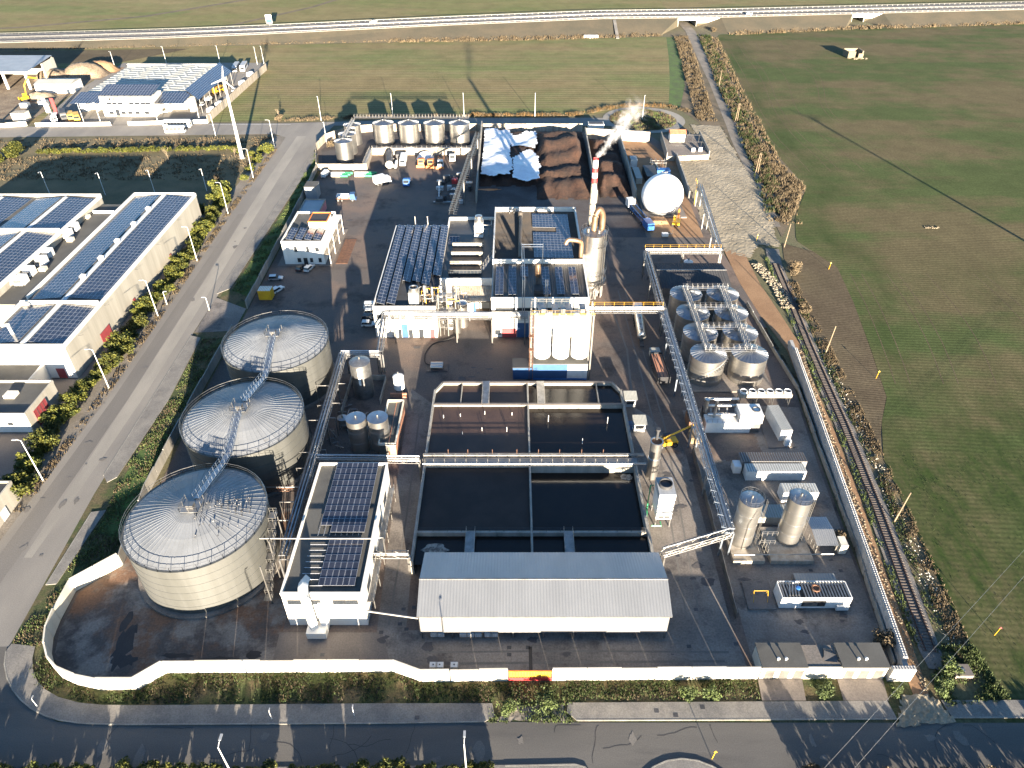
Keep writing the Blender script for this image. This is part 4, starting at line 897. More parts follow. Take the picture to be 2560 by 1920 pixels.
# ================================================================ MAIN FACTORY
fw = T('factory_west_wing', 'white factory wing with six slanted rows of solar panels on its roof', 'building', (-27.3, 179, 0))
B().box(-35.4, 155.8, 0, -19.4, 202.8, 8.9).obj('wall', 'white_wall', fw); B().sheet([(-35.1, 156.1), (-19.4, 156.1), (-19.4, 202.5), (-35.1, 202.5)], 8.92).obj('roof', 'roof_felt_dark', fw)
n = B(); n.box(-35.46, 155.74, 8.8, -19.4, 156.05, 9.5); n.box(-35.46, 202.5, 8.8, -19.4, 202.86, 9.5); n.box(-35.46, 156.05, 8.8, -35.1, 202.5, 9.5); n.obj('parapet', 'white_wall', fw)
windows(fw, [(-34.6, 5.9, -32.4, 7), (-31.2, 5.9, -28.9, 7), (-28.5, 5.9, -27.4, 7), (-25, 5.9, -20.6, 7)], 155.74)
for x0, x1, z1, m_ in ((-28.6, -27, 4.2, 'paint_lightblue'), (-26.9, -25.8, 2.4, 'glass_dark'), (-22.8, -21.4, 2.6, 'paint_grey'), (-21.3, -20.1, 2.6, 'paint_door_red'), (-31, -29.8, 2.6, 'paint_grey'), (-29.6, -28.7, 2.6, 'glass_dark'), (-24.2, -23, 2.6, 'glass_dark')): B().box(x0, 155.66, .1, x1, 155.73, z1).obj('door', m_, fw)
pmw = panel_mesh(1.02, 1.58); it = []
for c_, (j0, j1) in enumerate(((0, 28), (0, 28), (7, 28), (7, 28), (6, 28), (9, 28))):
    x0 = -34.6 + c_ * 2.62
    for j in range(j0, j1):
        for k in (0, 1): it.append((pmw, TR(x0 + .6 + k * 1.0, 157.6 + j * 1.63, 9.85 - k * .27, 0, 0, rad(15))))
pieces(fw, 'solar_panel', it)
for c_ in range(6):
    y0 = 157 + (0, 0, 7, 7, 6, 9)[c_] * 1.63; q = B(); x0 = -34.6 + c_ * 2.62
    q.box(x0, y0, 8.92, x0 + .08, 202, 9.8); q.obj('array_back', 'roof_felt_dark', fw)
for i, x in enumerate((-29.6, -25.8)): B().box(x, 202.9, 8, x + .25, 203.15, 12.4).obj('pole', 'steel_white', fw)
fm = T('factory_middle_wing', 'low factory wing with three rows of roof lights between the solar wings', 'building', (-12.4, 190, 0))
B().box(-19.36, 170.2, 0, -5.3, 208.9, 8.6).obj('wall', 'white_wall', fm); B().sheet([(-19.3, 170.5), (-5.3, 170.5), (-5.3, 208.6), (-19.3, 208.6)], 8.62).obj('roof', 'roof_metal_dark', fm)
n = B(); n.box(-19.4, 169.9, 8.2, -5.3, 170.2, 9.6); n.box(-19.4, 208.6, 8.4, -5.3, 208.96, 9.5); n.box(-19.66, 203, 8.4, -19.36, 208.6, 9.5); n.obj('parapet', 'white_wall', fm)
for k, y in enumerate((173.6, 179, 184.6, 190.2)):      # roof-light ridges
    q = B(); q.add([(-17.4, y, 8.6), (-8.4, y, 8.6), (-8.4, y + .25, 9.9), (-17.4, y + .25, 9.9), (-17.4, y + 3.4, 8.6), (-8.4, y + 3.4, 8.6)], [(0, 1, 2, 3), (3, 2, 5, 4), (0, 3, 4), (1, 5, 2)]); q.obj('roof_light_ridge', 'roof_metal_dark', fm)
    for i in range(9): B().poly((-17.3 + i, y - .02, 8.75), (-16.38 + i, y - .02, 8.75), (-16.38 + i, y + .2, 9.78), (-17.3 + i, y + .2, 9.78)).obj('roof_light', 'stained_wall' if k else 'glass_dark', fm)
for x0, y0 in ((-18.9, 193), (-18.9, 195.2)): it = []
pieces(fm, 'solar_panel', [(pm, TR(-18.2 + i * 1., 192.4 + j * 1.6, 8.85, 0, rad(10))) for i in range(3) for j in range(3)])
t = T('roof_cooler', 'white cooling tower with round hood on the low middle factory roof', 'cooling tower', (-9.8, 198.4, 8.6))
B().box(-11.2, 196.4, 8.6, -8.6, 200.4, 12.6).obj('casing', 'paint_white', t); B().lathe([(1.25, 12.6), (1.25, 13.6), (1.05, 13.8), (1.05, 14.6), (.3, 14.9)], -9.9, 198.6, 24).obj('hood', 'stainless', t, 40); B().box(-11., 196.34, 9.6, -8.8, 196.38, 10.2).obj('louvre', 'steel_dark', t)
n = B(); n.tube([(-8.6, 199, 11.4), (-6.2, 199, 11.4), (-6.2, 202, 11.4), (-6.2, 202, 9)], .15, 6); n.tube([(-8.6, 198, 10.6), (-7, 198, 10.6), (-7, 198, 8.8)], .12, 6); n.obj('pipes', 'steel_white', t)
fe = T('factory_east_wing', 'tallest factory wing with dark ribbed roof and a stepped white parapet', 'building', (7.2, 182, 0))
B().box(-5.2, 156, 0, 19.5, 174.5, 11.2).obj('front_wall', 'white_wall', fe); B().box(-5.15, 174.5, 0, 19.55, 208.6, 11.4).obj('rear_wall', 'white_wall', fe)
ribbed(B(), -5, 19.3, (156.3, 11.3), (174.4, 11.6), .6, .08).obj('front_roof', 'roof_metal_dark', fe)
q = B(); 
for i in range(72): y = 175.3 + i * .45; q.add([(-4.9, y, 11.5), (7.2, y, 11.75), (19.2, y, 11.5), (19.2, y + .2, 11.5), (7.2, y + .2, 11.75), (-4.9, y + .2, 11.5), (-4.9, y + .1, 11.6), (7.2, y + .1, 11.85), (19.2, y + .1, 11.6)], [(0, 1, 7, 6), (1, 2, 8, 7), (6, 7, 4, 5), (7, 8, 3, 4)])
q.poly((-4.9, 175, 11.48), (7.2, 175, 11.73), (7.2, 208.3, 11.73), (-4.9, 208.3, 11.48)); q.poly((7.2, 175, 11.73), (19.2, 175, 11.48), (19.2, 208.3, 11.48), (7.2, 208.3, 11.73)); q.obj('rear_roof', 'roof_rust', fe)
n = B(); n.box(-5.3, 155.9, 11.1, 19.6, 156.3, 11.9); n.box(-5.3, 174.4, 11.2, 19.6, 174.75, 12.9); n.box(-5.3, 208.3, 11.3, 19.6, 208.7, 12.9); n.box(-5.32, 174.75, 11.3, -4.95, 208.3, 12.8); n.box(19.25, 174.75, 11.3, 19.62, 208.3, 12.8); n.box(19.25, 156.3, 11.1, 19.62, 174.4, 11.9); n.obj('parapet', 'white_wall', fe)
for x0, x1 in ((-4.2, .8), (1.2, 6), (6.4, 11), (11.4, 17)): windows(fe, [(x0, 8.1, x1, 8.9)], 155.98)
for x, w in ((-4.6, 1.9), (-2.5, 1.9), (2, 1.9), (6.8, 1.8), (11, 1.8)): pass
it = []
for x in (-4.0, -2.9): it += [(pm, TR(x + .2, 158.6 + j * 1.6, 11.75, 0, rad(2))) for j in range(10)]
for x in (-.6, .45): it += [(pm, TR(x + .2, 158.6 + j * 1.6, 11.75, 0, rad(2))) for j in range(10)]
for x in (2.6, 3.6): it += [(pm, TR(x + .2, 168 + j * 1.6, 11.75, 0, rad(2))) for j in range(4)]
for x0 in (8.4, 12, 15.6): it += [(pm, TR(x0 + k, 158.8 + j * 1.6, 11.75, 0, rad(2))) for k in (0, 1.) for j in range(9)]
for i in range(11):
    for j in range(18):
        if j in (10, 11) and i < 7: continue
        it.append((pm, TR(6.6 + i * .99, 178.2 + j * 1.58, 11.95 - i * .02, 0, 0)))
pieces(fe, 'solar_panel', it)
n = B()
n.tube([(2.2, 177, 12), (2.4, 189, 12.2), (2.6, 198, 12.4), (2.6, 203, 12.4)], .55, 10); n.lathe([(.8, 12), (.8, 13.6), (.4, 13.9)], 2.6, 203.4, 12); n.obj('roof_duct', 'roof_rust', fe, 40)
for i, (x, y) in enumerate(((-.6, 207), (.7, 207.2))): B().tube([(x, y, 11.6), (x, y, 12.8), (x + .5, y - .4, 13.1), (x + 1, y - .8, 12.6)], .3, 8).obj('goose_vent', 'steel', fe, 40)
t = T('roof_chimney', 'short tan exhaust stack on the front roof of the tallest factory wing', 'chimney', (6.6, 161.4, 11.6)); B().box(5.6, 158, 11.6, 8, 161, 12.8).obj('base', 'roof_felt_dark', t); B().cyl(6.6, 161.4, 11.6, 15, .6, 14).obj('lower_pipe', 'steel_dark', t, 40); B().lathe([(.62, 15), (.75, 15.2), (.75, 17.4), (.62, 18.2), (.62, 18.6), (.5, 18.6)], 6.6, 161.4, 14).obj('flue', 'duct_tan', t, 40)
q = T('roof_portal', 'thin blue-grey steel portal frame straddling the tallest factory wing', 'frame', (2.4, 168, 0)); n = B()
for x in (2.6, 8.2): n.rod((x, 152.6, 8.5), (x, 152.6, 19), .09); n.rod((x + .5, 152.6, 8.5), (x + .5, 152.6, 19), .09); n.rod((x, 172, 12), (x, 172, 19), .08)
for x in (2.6, 3.1): n.rod((x, 152.6, 18.6), (x, 172, 18.6), .08); n.rod((x, 152.6, 17.8), (x, 172, 17.8), .06)
n.rod((2.6, 172, 18.6), (8.2, 172, 18.6), .12); n.rod((2.6, 172, 17.9), (8.2, 172, 17.9), .1); n.obj('truss', 'steel_blue', q)
q = T('roof_gangway', 'sloping steel gangway from the low middle roof up to the tallest wing', 'walkway', (-7, 177, 8.6)); n = B(); n.rail([(-8.6, 176, 9), (-5.2, 180.5, 11.8)], 1.1, 1.2, .05); n.rail([(-7.8, 175.4, 9), (-4.6, 179.8, 11.8)], 1.1, 1.2, .05); n.obj('railing', 'steel_white', q); n = B(); n.poly((-8.6, 176, 9), (-7.8, 175.4, 9), (-4.6, 179.8, 11.8), (-5.2, 180.5, 11.8)); n.obj('deck', 'steel', q)
# process court between the wings
ct = T('court_canopy', 'roofed gallery with glazed back wall over the process court', 'canopy', (-12, 168, 0))
ribbed(B(), -17.4, -5.6, (163.4, 6.4), (169.8, 7.4), .5, .07).obj('roof', 'stained_wall', ct); B().box(-17.4, 163.2, 6.1, -5.6, 163.5, 6.6).obj('gutter', 'steel_white', ct)
for x in (-17.2, -11.4, -5.9): B().box(x - .12, 163.6, 0, x + .12, 163.84, 6.3).obj('post', 'steel', ct)
for i in range(4): B().box(-12.6 + i * .75, 163.9, 1.2, -11.9 + i * .75, 163.96, 5.6).obj('blind_panel', 'paint_lightblue' if i == 3 else 'paint_white', ct)
pl = T('process_plant', 'dense cluster of pipes, columns and vessels in the factory court', 'plant', (-18, 161, 0)); r = random.Random(21)
for i, (x, y, rr_, z0, z1, m_) in enumerate(((-16.2, 160.2, .75, 0, 15, 'paint_white'), (-13.2, 161.6, 1.5, 0, 7.4, 'stainless'), (-14.4, 158.2, .9, 0, 5, 'stainless'), (-20.4, 158.9, .35, 9, 13.4, 'steel'), (-22.3, 158.6, .4, 9, 14, 'steel'), (-18.4, 161.4, .5, 0, 12.4, 'steel'))): B().lathe([(rr_, z0), (rr_, z1 - .3), (rr_ * .6, z1), (.05, z1 + .1)], x, y, 14).obj('column', m_, pl, 40)
for k in range(46):
    x, y, z = r.uniform(-23.6, -12.5), r.uniform(156.6, 162.4), r.uniform(9.2, 13) ; x2 = x + r.uniform(-3, 3)
    if x > -19 and r.random() < .6: z = r.uniform(1, 9)
    q = B(); q.tube([(x, y, z - r.uniform(1, 3)), (x, y, z), (x2, y, z), (x2, y + r.uniform(-2, 2), z)], r.choice((.07, .1, .14)), 5); q.obj('pipe', r.choice(('steel_white', 'steel', 'duct_tan', 'steel_white', 'paint_yellow')), pl)
for z in (2.5, 5, 7.5, 10.4, 12):
    q = B(); q.box(-18.6, 156.6, z, -14.2, 158.4, z + .08); q.rail([(-18.6, 156.6, z), (-14.2, 156.6, z)], 1, 1.1, .04); q.obj('platform', 'steel_white', pl)
for x in (-18.7, -16.6, -14.4):
    for y in (156.5, 161): B().box(x - .12, y - .12, 0, x + .12, y + .12, 12.6).obj('frame_post', 'steel_white', pl)
t = T('roof_cooler', 'square cooling tower with dented round top at the front edge of the solar wing', 'cooling tower', (-25, 159, 8.9))
B().box(-26.3, 157.4, 8.9, -23.8, 160.4, 12.4).obj('casing', 'pale_roof', t); B().lathe([(1.15, 12.4), (1.15, 13.3), (.95, 13.3), (.95, 12.7)], -25.05, 158.9, 24, False).obj('fan_ring', 'stainless', t, 40); B().cyl(-25.05, 158.9, 12.6, 12.7, .95, 16).obj('fan_guard', 'steel_dark', t)
for i in range(3): B().box(-26.2 + i * .8, 157.34, 9.4, -25.5 + i * .8, 157.38, 12).obj('panel', 'paint_white', t)
B().box(1.3, 155.8, .1, 4.3, 155.94, 4.4).obj('door_surround', 'paint_lightblue', fe); B().box(-2.6, 155.7, .1, 1.2, 155.95, 2.7).obj('door', 'paint_door_red', fe); windows(fe, [(-4.4, .9, -3, 2.2)], 155.98)

# ================================================================ SILOS
si = T('silo_building', 'blue and pale grey windowless base building under the three white silos', 'building', (11.5, 140, 0))
B().box(5, 137.5, 0, 13.2, 143, 4.6).obj('blue_block', 'paint_lightblue', si); B().box(13.22, 137.5, 0, 18, 143, 4.6).obj('grey_block', 'paint_white', si); B().box(4.9, 137.4, 4.6, 18.1, 143.1, 4.85).obj('roof', 'roof_felt', si)
B().box(.2, 137.7, 0, 4.95, 141.4, 3.4).obj('annex', 'paint_lightblue', si); B().box(.1, 137.6, 3.4, 4.9, 141.5, 3.6).obj('annex_roof', 'roof_felt_dark', si); B().box(5, 137.44, .05, 18, 137.49, .5).obj('skirting', 'paint_blue', si)
for i, x in enumerate((7.15, 11.6, 16.05)):
    t = T('silo', f'tall white silo above the blue base, {("left", "middle", "right")[i]} of three', 'silo', (x, 140.2, 4.85), 'white silos')
    prof = [(1.0, 4.85), (2.05, 5.6)]
    for k in range(4): prof += [(2.05, 5.7 + k * 2.8), (2.05, 8.4 + k * 2.8), (2.12, 8.41 + k * 2.8), (2.12, 8.5 + k * 2.8)]
    B().lathe(prof + [(2.05, 17), (1.2, 17.7), (.4, 17.9)], x, 140.2, 32).obj('shell', 'paint_white', t, 30); B().box(x - .5, 138.6, 17.6, x + .5, 140, 19.2).obj('filter_box', 'steel_white', t)
t = T('silo_gantry', 'rusty and yellow steel gantry with railings over the three white silos', 'gantry', (11.6, 140, 5))
for x in (4.5, 18.6):
    for y in (138, 142.6): B().box(x - .15, y - .15, 0, x + .15, y + .15, 19).obj('post', 'steel_white', t)
for i in range(9): B().box(4.4 + i * 1.58, 137.8, 18.2, 5.9 + i * 1.58, 142.8, 18.3).obj('grating', 'steel', t) if i % 2 else None
n = B(); n.rail([(4.4, 137.8, 18.3), (18.7, 137.8, 18.3), (18.7, 142.8, 18.3), (4.4, 142.8, 18.3)], 1.1, 1.8, .06, True, True); n.obj('railing', 'steel_white', t)
for y in (137.8, 139.2): B().rod((4.2, y, 18.5), (18.9, y, 18.5), .06).obj('yellow_beam', 'paint_yellow', t)
B().rod((4.2, 137.7, 18.1), (18.9, 137.7, 18.1), .16).obj('beam', 'steel_white', t)
n = B()
for k in range(14): n.rod((4.1, 137.3, 5 + k * .95), (4.9, 137.3, 5 + k * .95), .05)
n.rod((4.1, 137.3, 0), (4.1, 137.3, 18.5), .06); n.rod((4.9, 137.3, 0), (4.9, 137.3, 18.5), .06)
for z in (9, 12.8): n.box(3.9, 136.8, z, 5.1, 138, z + .1)
n.obj('ladder', 'rusty', t)
for s_ in ((18.7, 138, 17.8, 18.7, 138, 10), (4.4, 138, 14, 4.4, 142, 8)): B().rod(s_[:3], s_[3:], .1).obj('brace', 'steel_white', t)

# ================================================================ EVAPORATOR COLUMN AND CHIMNEY
cx, cy = 22.4, 178.6; t = T('evaporator_column', 'tall stainless column with spiral platforms and a hooked pipe beside the factory', 'column', (cx, cy, 0)); R_ = 3.
prof = [(R_, 3.2)]
for k in range(7): prof += [(R_, 3.3 + k * 2.2), (R_, 5.4 + k * 2.2), (R_ + .05, 5.41 + k * 2.2), (R_ + .05, 5.5 + k * 2.2)]
B().lathe(prof + [(R_ + .1, 18.8), (R_ + .1, 19)], cx, cy, 36, False).obj('shell', 'stainless', t, 30); B().lathe([(R_ + .1, 19), (1.5, 19.6), (.01, 19.8)], cx, cy, 32).obj('top', 'stainless_roof', t, 40)
B().lathe([(2.4, 1), (R_, 3.2)], cx, cy, 32).obj('cone_bottom', 'stainless', t, 40)
for k in range(8): a = 2 * PI * k / 8; B().box(cx + 2.5 * math.cos(a) - .15, cy + 2.5 * math.sin(a) - .15, 0, cx + 2.5 * math.cos(a) + .15, cy + 2.5 * math.sin(a) + .15, 3.2).obj('leg', 'steel', t)
for z, rr_ in ((4.4, 4.1), (7.2, 4), (15.8, 3.9), (19, 3.7)):
    n = B(); A_ = (-100, 90) if z < 19 else (0, 360)
    ring = [(rad(A_[0] + (A_[1] - A_[0]) * i / 16)) for i in range(17)]
    for a0, a1 in zip(ring, ring[1:]): n.poly(*[(cx + q_ * math.cos(a_), cy + q_ * math.sin(a_), z) for q_, a_ in ((R_, a0), (rr_, a0), (rr_, a1), (R_, a1))])
    n.rail([(cx + rr_ * math.cos(a_), cy + rr_ * math.sin(a_), z) for a_ in ring], 1.1, 1.2, .05); n.obj('gallery', 'steel_white', t)
n = B(); 
for k in range(16): z = 4 + k * .95; n.lathe([(.42, z), (.46, z)], cx + 2.6, cy - 2.6, 8, False); n.rod((cx + 2.3, cy - 2.3, z), (cx + 2.8, cy - 2.3, z), .04)
for dx, dy in ((2.3, -2.3), (2.9, -2.3), (2.3, -2.9), (2.9, -2.9)): n.rod((cx + dx, cy + dy, 4), (cx + dx, cy + dy, 20), .05)
n.obj('caged_ladder', 'steel_white', t)
def bend(P, n=6):                                   # rounds the corners of a pipe path
    P = [Vector(p) for p in P]; out = [P[0]]
    for a, b_, c_ in zip(P, P[1:], P[2:]):
        r0 = min((b_ - a).length, (c_ - b_).length) * .45; u, v = b_ - (b_ - a).normalized() * r0, b_ + (c_ - b_).normalized() * r0
        out += [u.lerp(b_, i / n).lerp(b_.lerp(v, i / n), i / n) for i in range(n + 1)]
    return out + [P[-1]]
B().tube(bend([(cx - .3, cy - .2, 19.4), (cx - .2, cy, 23.6), (cx + .9, cy + .6, 25.6), (cx + 2, cy + 1, 23.6), (cx + 2, cy + 1, 19.4)]), .85, 14).obj('hook_pipe', 'duct_tan', t, 50)
B().tube(bend([(cx - 3.6, cy - 2.2, 4), (cx - 3.6, cy - 2.2, 17), (cx - 5, cy - 2.6, 17.8), (15, 176, 18), (14.4, 175.6, 16.8)]), .62, 12).obj('cross_pipe', 'duct_tan', t, 50)
B().cyl(cx - 3.6, cy - 2.2, 3.4, 7.6, .95, 16).obj('vessel', 'stainless', t, 40)
for a in (40, 100, 200, 300): B().lathe([(.5, 19.4), (.5, 20.4), (.1, 20.6)], cx + 2 * math.cos(rad(a)), cy + 2 * math.sin(rad(a)), 10).obj('nozzle', 'steel_white', t, 40)
r = random.Random(6)
for k in range(16):
    a = r.uniform(0, 6.3); q = B(); p = (cx + 3.2 * math.cos(a), cy - 1 + 3 * math.sin(a)); q.tube([(*p, .2), (*p, r.uniform(1.5, 6)), (p[0] + r.uniform(-1.5, 1.5), p[1], r.uniform(2, 6))], .12, 5); q.obj('pipe', r.choice(('steel_white', 'steel', 'rusty')), t)
hx, hy = 23.2, 194.6; t = T('chimney', 'tall chimney with red and white bands at its top, giving off steam', 'chimney', (hx, hy, 0)); rad_at = lambda z: 1.15 - .42 * z / 33.4
for i, (z0, z1, m_) in enumerate(((0, 14, 'duct_tan'), (14.02, 26.4, 'stained_wall'), (26.42, 27.9, 'paint_red'), (27.92, 29.4, 'paint_white'), (29.42, 30.8, 'paint_red'), (30.82, 32.9, 'paint_white'), (32.92, 33.4, 'paint_red'))): B().lathe([(rad_at(z0), z0), (rad_at(z1), z1)], hx, hy, 20, z1 < 33).obj('shaft', m_, t, 40)
for z in (13.8, 20, 26.3): B().lathe([(rad_at(z) + .02, z), (rad_at(z) + .14, z + .05), (rad_at(z) + .14, z + .2), (rad_at(z) + .02, z + .25)], hx, hy, 20, False).obj('flange', 'steel', t)
B().box(hx - 2, hy - 2, 0, hx + 2, hy + 2, 1).obj('footing', 'concrete_wall', t)
n = B()
for k in range(7):
    P = [(hx + (rad_at(14 + k * 1.75 + i * .146) + .05) * math.cos(i * PI / 6), hy + (rad_at(14 + k * 1.75) + .05) * math.sin(i * PI / 6), 14 + k * 1.75 + i * .146) for i in range(13)]; n.tube(P, .07, 4)
n.obj('spiral_strake', 'steel_white', t)
# steam plume: a closed puffy body of thin vapour
def plume(label, path, radii, dens, seed):
    r_ = random.Random(seed); P = [Vector(p) for p in path]; q = B(); n_ = 20; rings = 26; vs = []
    for i in range(rings):
        f = i / (rings - 1) * (len(P) - 1); k = min(int(f), len(P) - 2); c_ = P[k].lerp(P[k + 1], f - k); rr_ = radii[k] + (radii[k + 1] - radii[k]) * (f - k)
        d = (P[k + 1] - P[k]).normalized(); u = d.cross(Vector((0, 1, .2))).normalized(); w = d.cross(u)
        for j in range(n_): s_ = rr_ * (1 + .22 * math.sin(j * 1.9 + i * .8 + seed) + r_.uniform(-.12, .12)); vs.append(c_ + (u * math.cos(2 * PI * j / n_) + w * math.sin(2 * PI * j / n_)) * s_)
    fs = [(i * n_ + j, i * n_ + (j + 1) % n_, (i + 1) * n_ + (j + 1) % n_, (i + 1) * n_ + j) for i in range(rings - 1) for j in range(n_)] + [tuple(range(n_))[::-1], tuple(range((rings - 1) * n_, rings * n_))]
    q.add(vs, fs); m = bpy.data.materials.new('steam'); m.use_nodes = True; N, L = m.node_tree.nodes, m.node_tree.links; N.remove(N['Principled BSDF'])
    v = N.new('ShaderNodeVolumePrincipled'); v.inputs['Color'].default_value = (.97, .97, .97, 1); v.inputs['Anisotropy'].default_value = .0
    def mth(op, a, b_=None):
        k_ = N.new('ShaderNodeMath'); k_.operation = op
        for i_, q_ in enumerate((a, b_)):
            if q_ is None: continue
            if isinstance(q_, (int, float)): k_.inputs[i_].default_value = q_
            else: L.new(q_, k_.inputs[i_])
        return k_.outputs[0]
    def vm(op, a, b_):
        k_ = N.new('ShaderNodeVectorMath'); k_.operation = op; L.new(a, k_.inputs[0]); k_.inputs[1].default_value = b_; return k_
    ax = (P[-1] - P[0]); Ln = ax.length; rel = vm('SUBTRACT', _pos(N, L), P[0]).outputs[0]     # vapour thins away from the plume's own axis
    tt = mth('DIVIDE', vm('DOT_PRODUCT', rel, ax.normalized()).outputs['Value'], Ln); cr = vm('CROSS_PRODUCT', rel, ax.normalized()).outputs[0]
    ln = N.new('ShaderNodeVectorMath'); ln.operation = 'LENGTH'; L.new(cr, ln.inputs[0])
    rr2 = mth('ADD', mth('MULTIPLY', tt, 3.6), .8); f_ = mth('SUBTRACT', 1., mth('DIVIDE', ln.outputs['Value'], rr2))
    ns = mth('MULTIPLY', mth('SUBTRACT', _noise(N, L, _pos(N, L), .55, 8, .65), .5), 3.4)
    dn = mth('MULTIPLY', mth('MAXIMUM', mth('SUBTRACT', mth('ADD', f_, ns), .3), 0.), mth('MULTIPLY', mth('MAXIMUM', mth('SUBTRACT', 1.05, tt), 0.), dens))
    L.new(dn, v.inputs['Density']); L.new(v.outputs[0], N['Material Output'].inputs['Volume']); MATS[label] = m
    o = S('steam', q, label, label, 'steam'); o['kind'] = 'stuff'; return o
plume('white steam drifting from the top of the tall banded chimney', [(23.2, 194.6, 33.2), (24, 196, 35), (26.6, 198.6, 38.2), (31, 202, 41.8), (36, 206, 45)], [.7, 2.2, 3.8, 4.8, 5], .9, 2)
# ================================================================ BIOMASS BAYS
for lb, path, h in (('left concrete side wall of the biomass bays, below the conveyor', [(-12.7, 241), (-13.2, 318)], 4.6), ('middle concrete wall parting the two biomass bays', [(30, 241.2), (31.3, 309)], 4.8),
                    ('right concrete side wall of the biomass bays, beside the sphere yard', [(43.8, 241), (45.2, 308)], 5.), ('rear white wall behind the biomass bay with the white sheets', [(-12.8, 318), (31, 318)], 3.4), ('stained pale rear wall behind the right-hand bay and the sphere yard', [(31.4, 309), (58.4, 304)], 4.4),
                    ('short concrete wall beside the sphere yard, dark on its face', [(66, 283.6), (63.8, 245.4)], 2.8)):
    wall_run('bay_wall', lb, path, h, .45, 'stained_wall' if 'stained' in lb or 'white' in lb else 'concrete_wall', 6., .04)
def heap(name, label, x0, x1, y0, y1, hfn, mt, nx=36, ny=40, seed=1, cat='heap', rough=.14):
    r = random.Random(seed); b = B()
    for j in range(ny + 1):
        for i in range(nx + 1):
            u, v = i / nx, j / ny; x, y = x0 + (x1 - x0) * u, y0 + (y1 - y0) * v; e = min(1, 5 * u, 5 * (1 - u), 5 * v + .15 * math.sin(u * 19), 9 * (1 - v)); b.v.append((x + r.uniform(-.2, .2), y + r.uniform(-.2, .2), max(.03, hfn(x, y) * max(0, e) + r.uniform(-rough, rough) * min(1, max(0, e) * 2))))
    for j in range(ny):
        for i in range(nx): k = j * (nx + 1) + i; b.f.append((k, k + 1, k + nx + 2, k + nx + 1)); b.m.append(0)
    return S(name, b, mt, label, cat, None, 170)
hA = lambda x, y: 2.4 + .5 * math.sin(x * .4) * math.sin(y * .31)
heap('biomass_heap', 'low dark heap lying under the white plastic sheets', -12.2, 10, 256, 317, hA, 'biomass', seed=2)
hB = lambda x, y: (3.6 + 1.4 * math.sin(y * .13 + 1) + .45 * math.sin(y * .5 + 1.6 * math.sin(x * .16)) + .3 * math.sin(x * .5 + y * .2)) * (1 if y > 262 else .6)
heap('biomass_heap', 'high red-brown ridged biomass heap between white sheets and dark dividing wall', 9, 30.6, 244, 316, hB, 'biomass', 40, 56, 3, rough=.16)
hC = lambda x, y: 3.2 + .7 * math.sin(y * .5 + 1.4 * math.sin(x * .3)) + .7 * math.sin(y * .17)
heap('biomass_heap', 'dark brown ridged biomass heap in the right-hand bay behind the chimney', 31.8, 44.2, 246, 305, hC, 'biomass', 26, 60, 4, rough=.18)
def sheet_cover(label, P, seed):
    r = random.Random(seed); b = lump(P, .9, 0, 0, r); b.v = [(x, y, hA(x, y) + .5 + .12 * math.sin(x * 1.1 + seed) * math.sin(y * .9) + r.uniform(-.06, .06)) for x, y, z in b.v]
    S('plastic_sheet', b, 'tarp_white', label, 'sheet', 'white plastic sheets over the biomass', 170)
sheet_cover('left long white plastic sheet covering the low biomass heap', [(-11.6, 262), (-6, 259), (-1, 261), (.4, 270), (-1, 284), (0, 300), (-.6, 312), (-11.4, 313)], 1)
sheet_cover('upper right white plastic sheet on the biomass, nearer the back wall', [(-.2, 291), (9.6, 290), (10.4, 299), (10, 310.6), (5, 308), (2.6, 304), (-.4, 305)], 2)
sheet_cover('lower right white plastic sheet on the biomass, nearest the roadway', [(.6, 258), (6, 255), (10.6, 257), (10.8, 272), (9.4, 283), (7.6, 288), (4, 284), (.4, 279)], 3)
q = B(); r = random.Random(2); q.sheet([(-8.6 + 4.6 * math.cos(k * PI / 8) * r.uniform(.7, 1.1), 253.2 + 1.1 * math.sin(k * PI / 8) * r.uniform(.6, 1.1)) for k in range(16)], .08); S('grain_spill', q, 'paint_orange', 'thin orange spill of grain on the dark bay floor', 'spill')
q = B(); q.box(33.6, 317.6, .1, 40.4, 321.8, 3.2); o = S('white_box_cabin', q, 'white_wall', 'white box cabin with dark open top beside the turning circle', 'cabin'); B().box(33.9, 317.9, 3.2, 40.1, 321.5, 3.25).obj('roof', 'steel_dark', o)

# ================================================================ STEEL TANKS AT THE BACK
for i, x in enumerate((-53.8, -43.2, -32.5, -22.)): tank('steel_tank', f'large steel tank in the back row, {ORD[i]} from the left', x, 302.8, 4.15, .5, 8.7, 1.1, ribs=28, bands=6, group='back row of steel tanks', rail=False)
for i, y in enumerate((282.4, 290.8, 302)): tank('steel_tank', ('nearest of the three small steel tanks at the road corner', 'middle one of the three small steel tanks at the road corner', 'farthest of the three small steel tanks at the road corner')[i], -66.7, y, 3.4, .3, 8.2, .8, ribs=20, bands=4, group='small steel tanks at the road corner')
walkway('long steel catwalk over the back row of four steel tanks', [(-66, 305.2, 10.2), (-18, 305.2, 10.2)], 1.1, mt='steel_white')
walkway('catwalk over the three small steel tanks at the road corner', [(-66.2, 283, 9.4), (-66.2, 304, 9.4)], 1., mt='steel')
wall_run('bund_wall', 'pale bund wall in front of the back row of steel tanks', [(-57.3, 289), (-14.4, 289)], 2.8, .3, 'stained_wall', 5, .04)
wall_run('bund_wall', 'pale bund wall round the small steel tanks at the road corner', [(-75.6, 272.2), (-56.6, 272.2), (-57.3, 289)], 2.6, .3, 'stained_wall', 5, .04)
n = B(); n.box(-57, 289.3, 2.7, -14.4, 290.6, 2.82); n.rail([(-57, 289.3, 2.8), (-14.4, 289.3, 2.8)], 1., 2, .045); o = S('bund_gallery', n, 'steel_white', 'railed gallery on top of the bund wall before the back tanks', 'gallery')
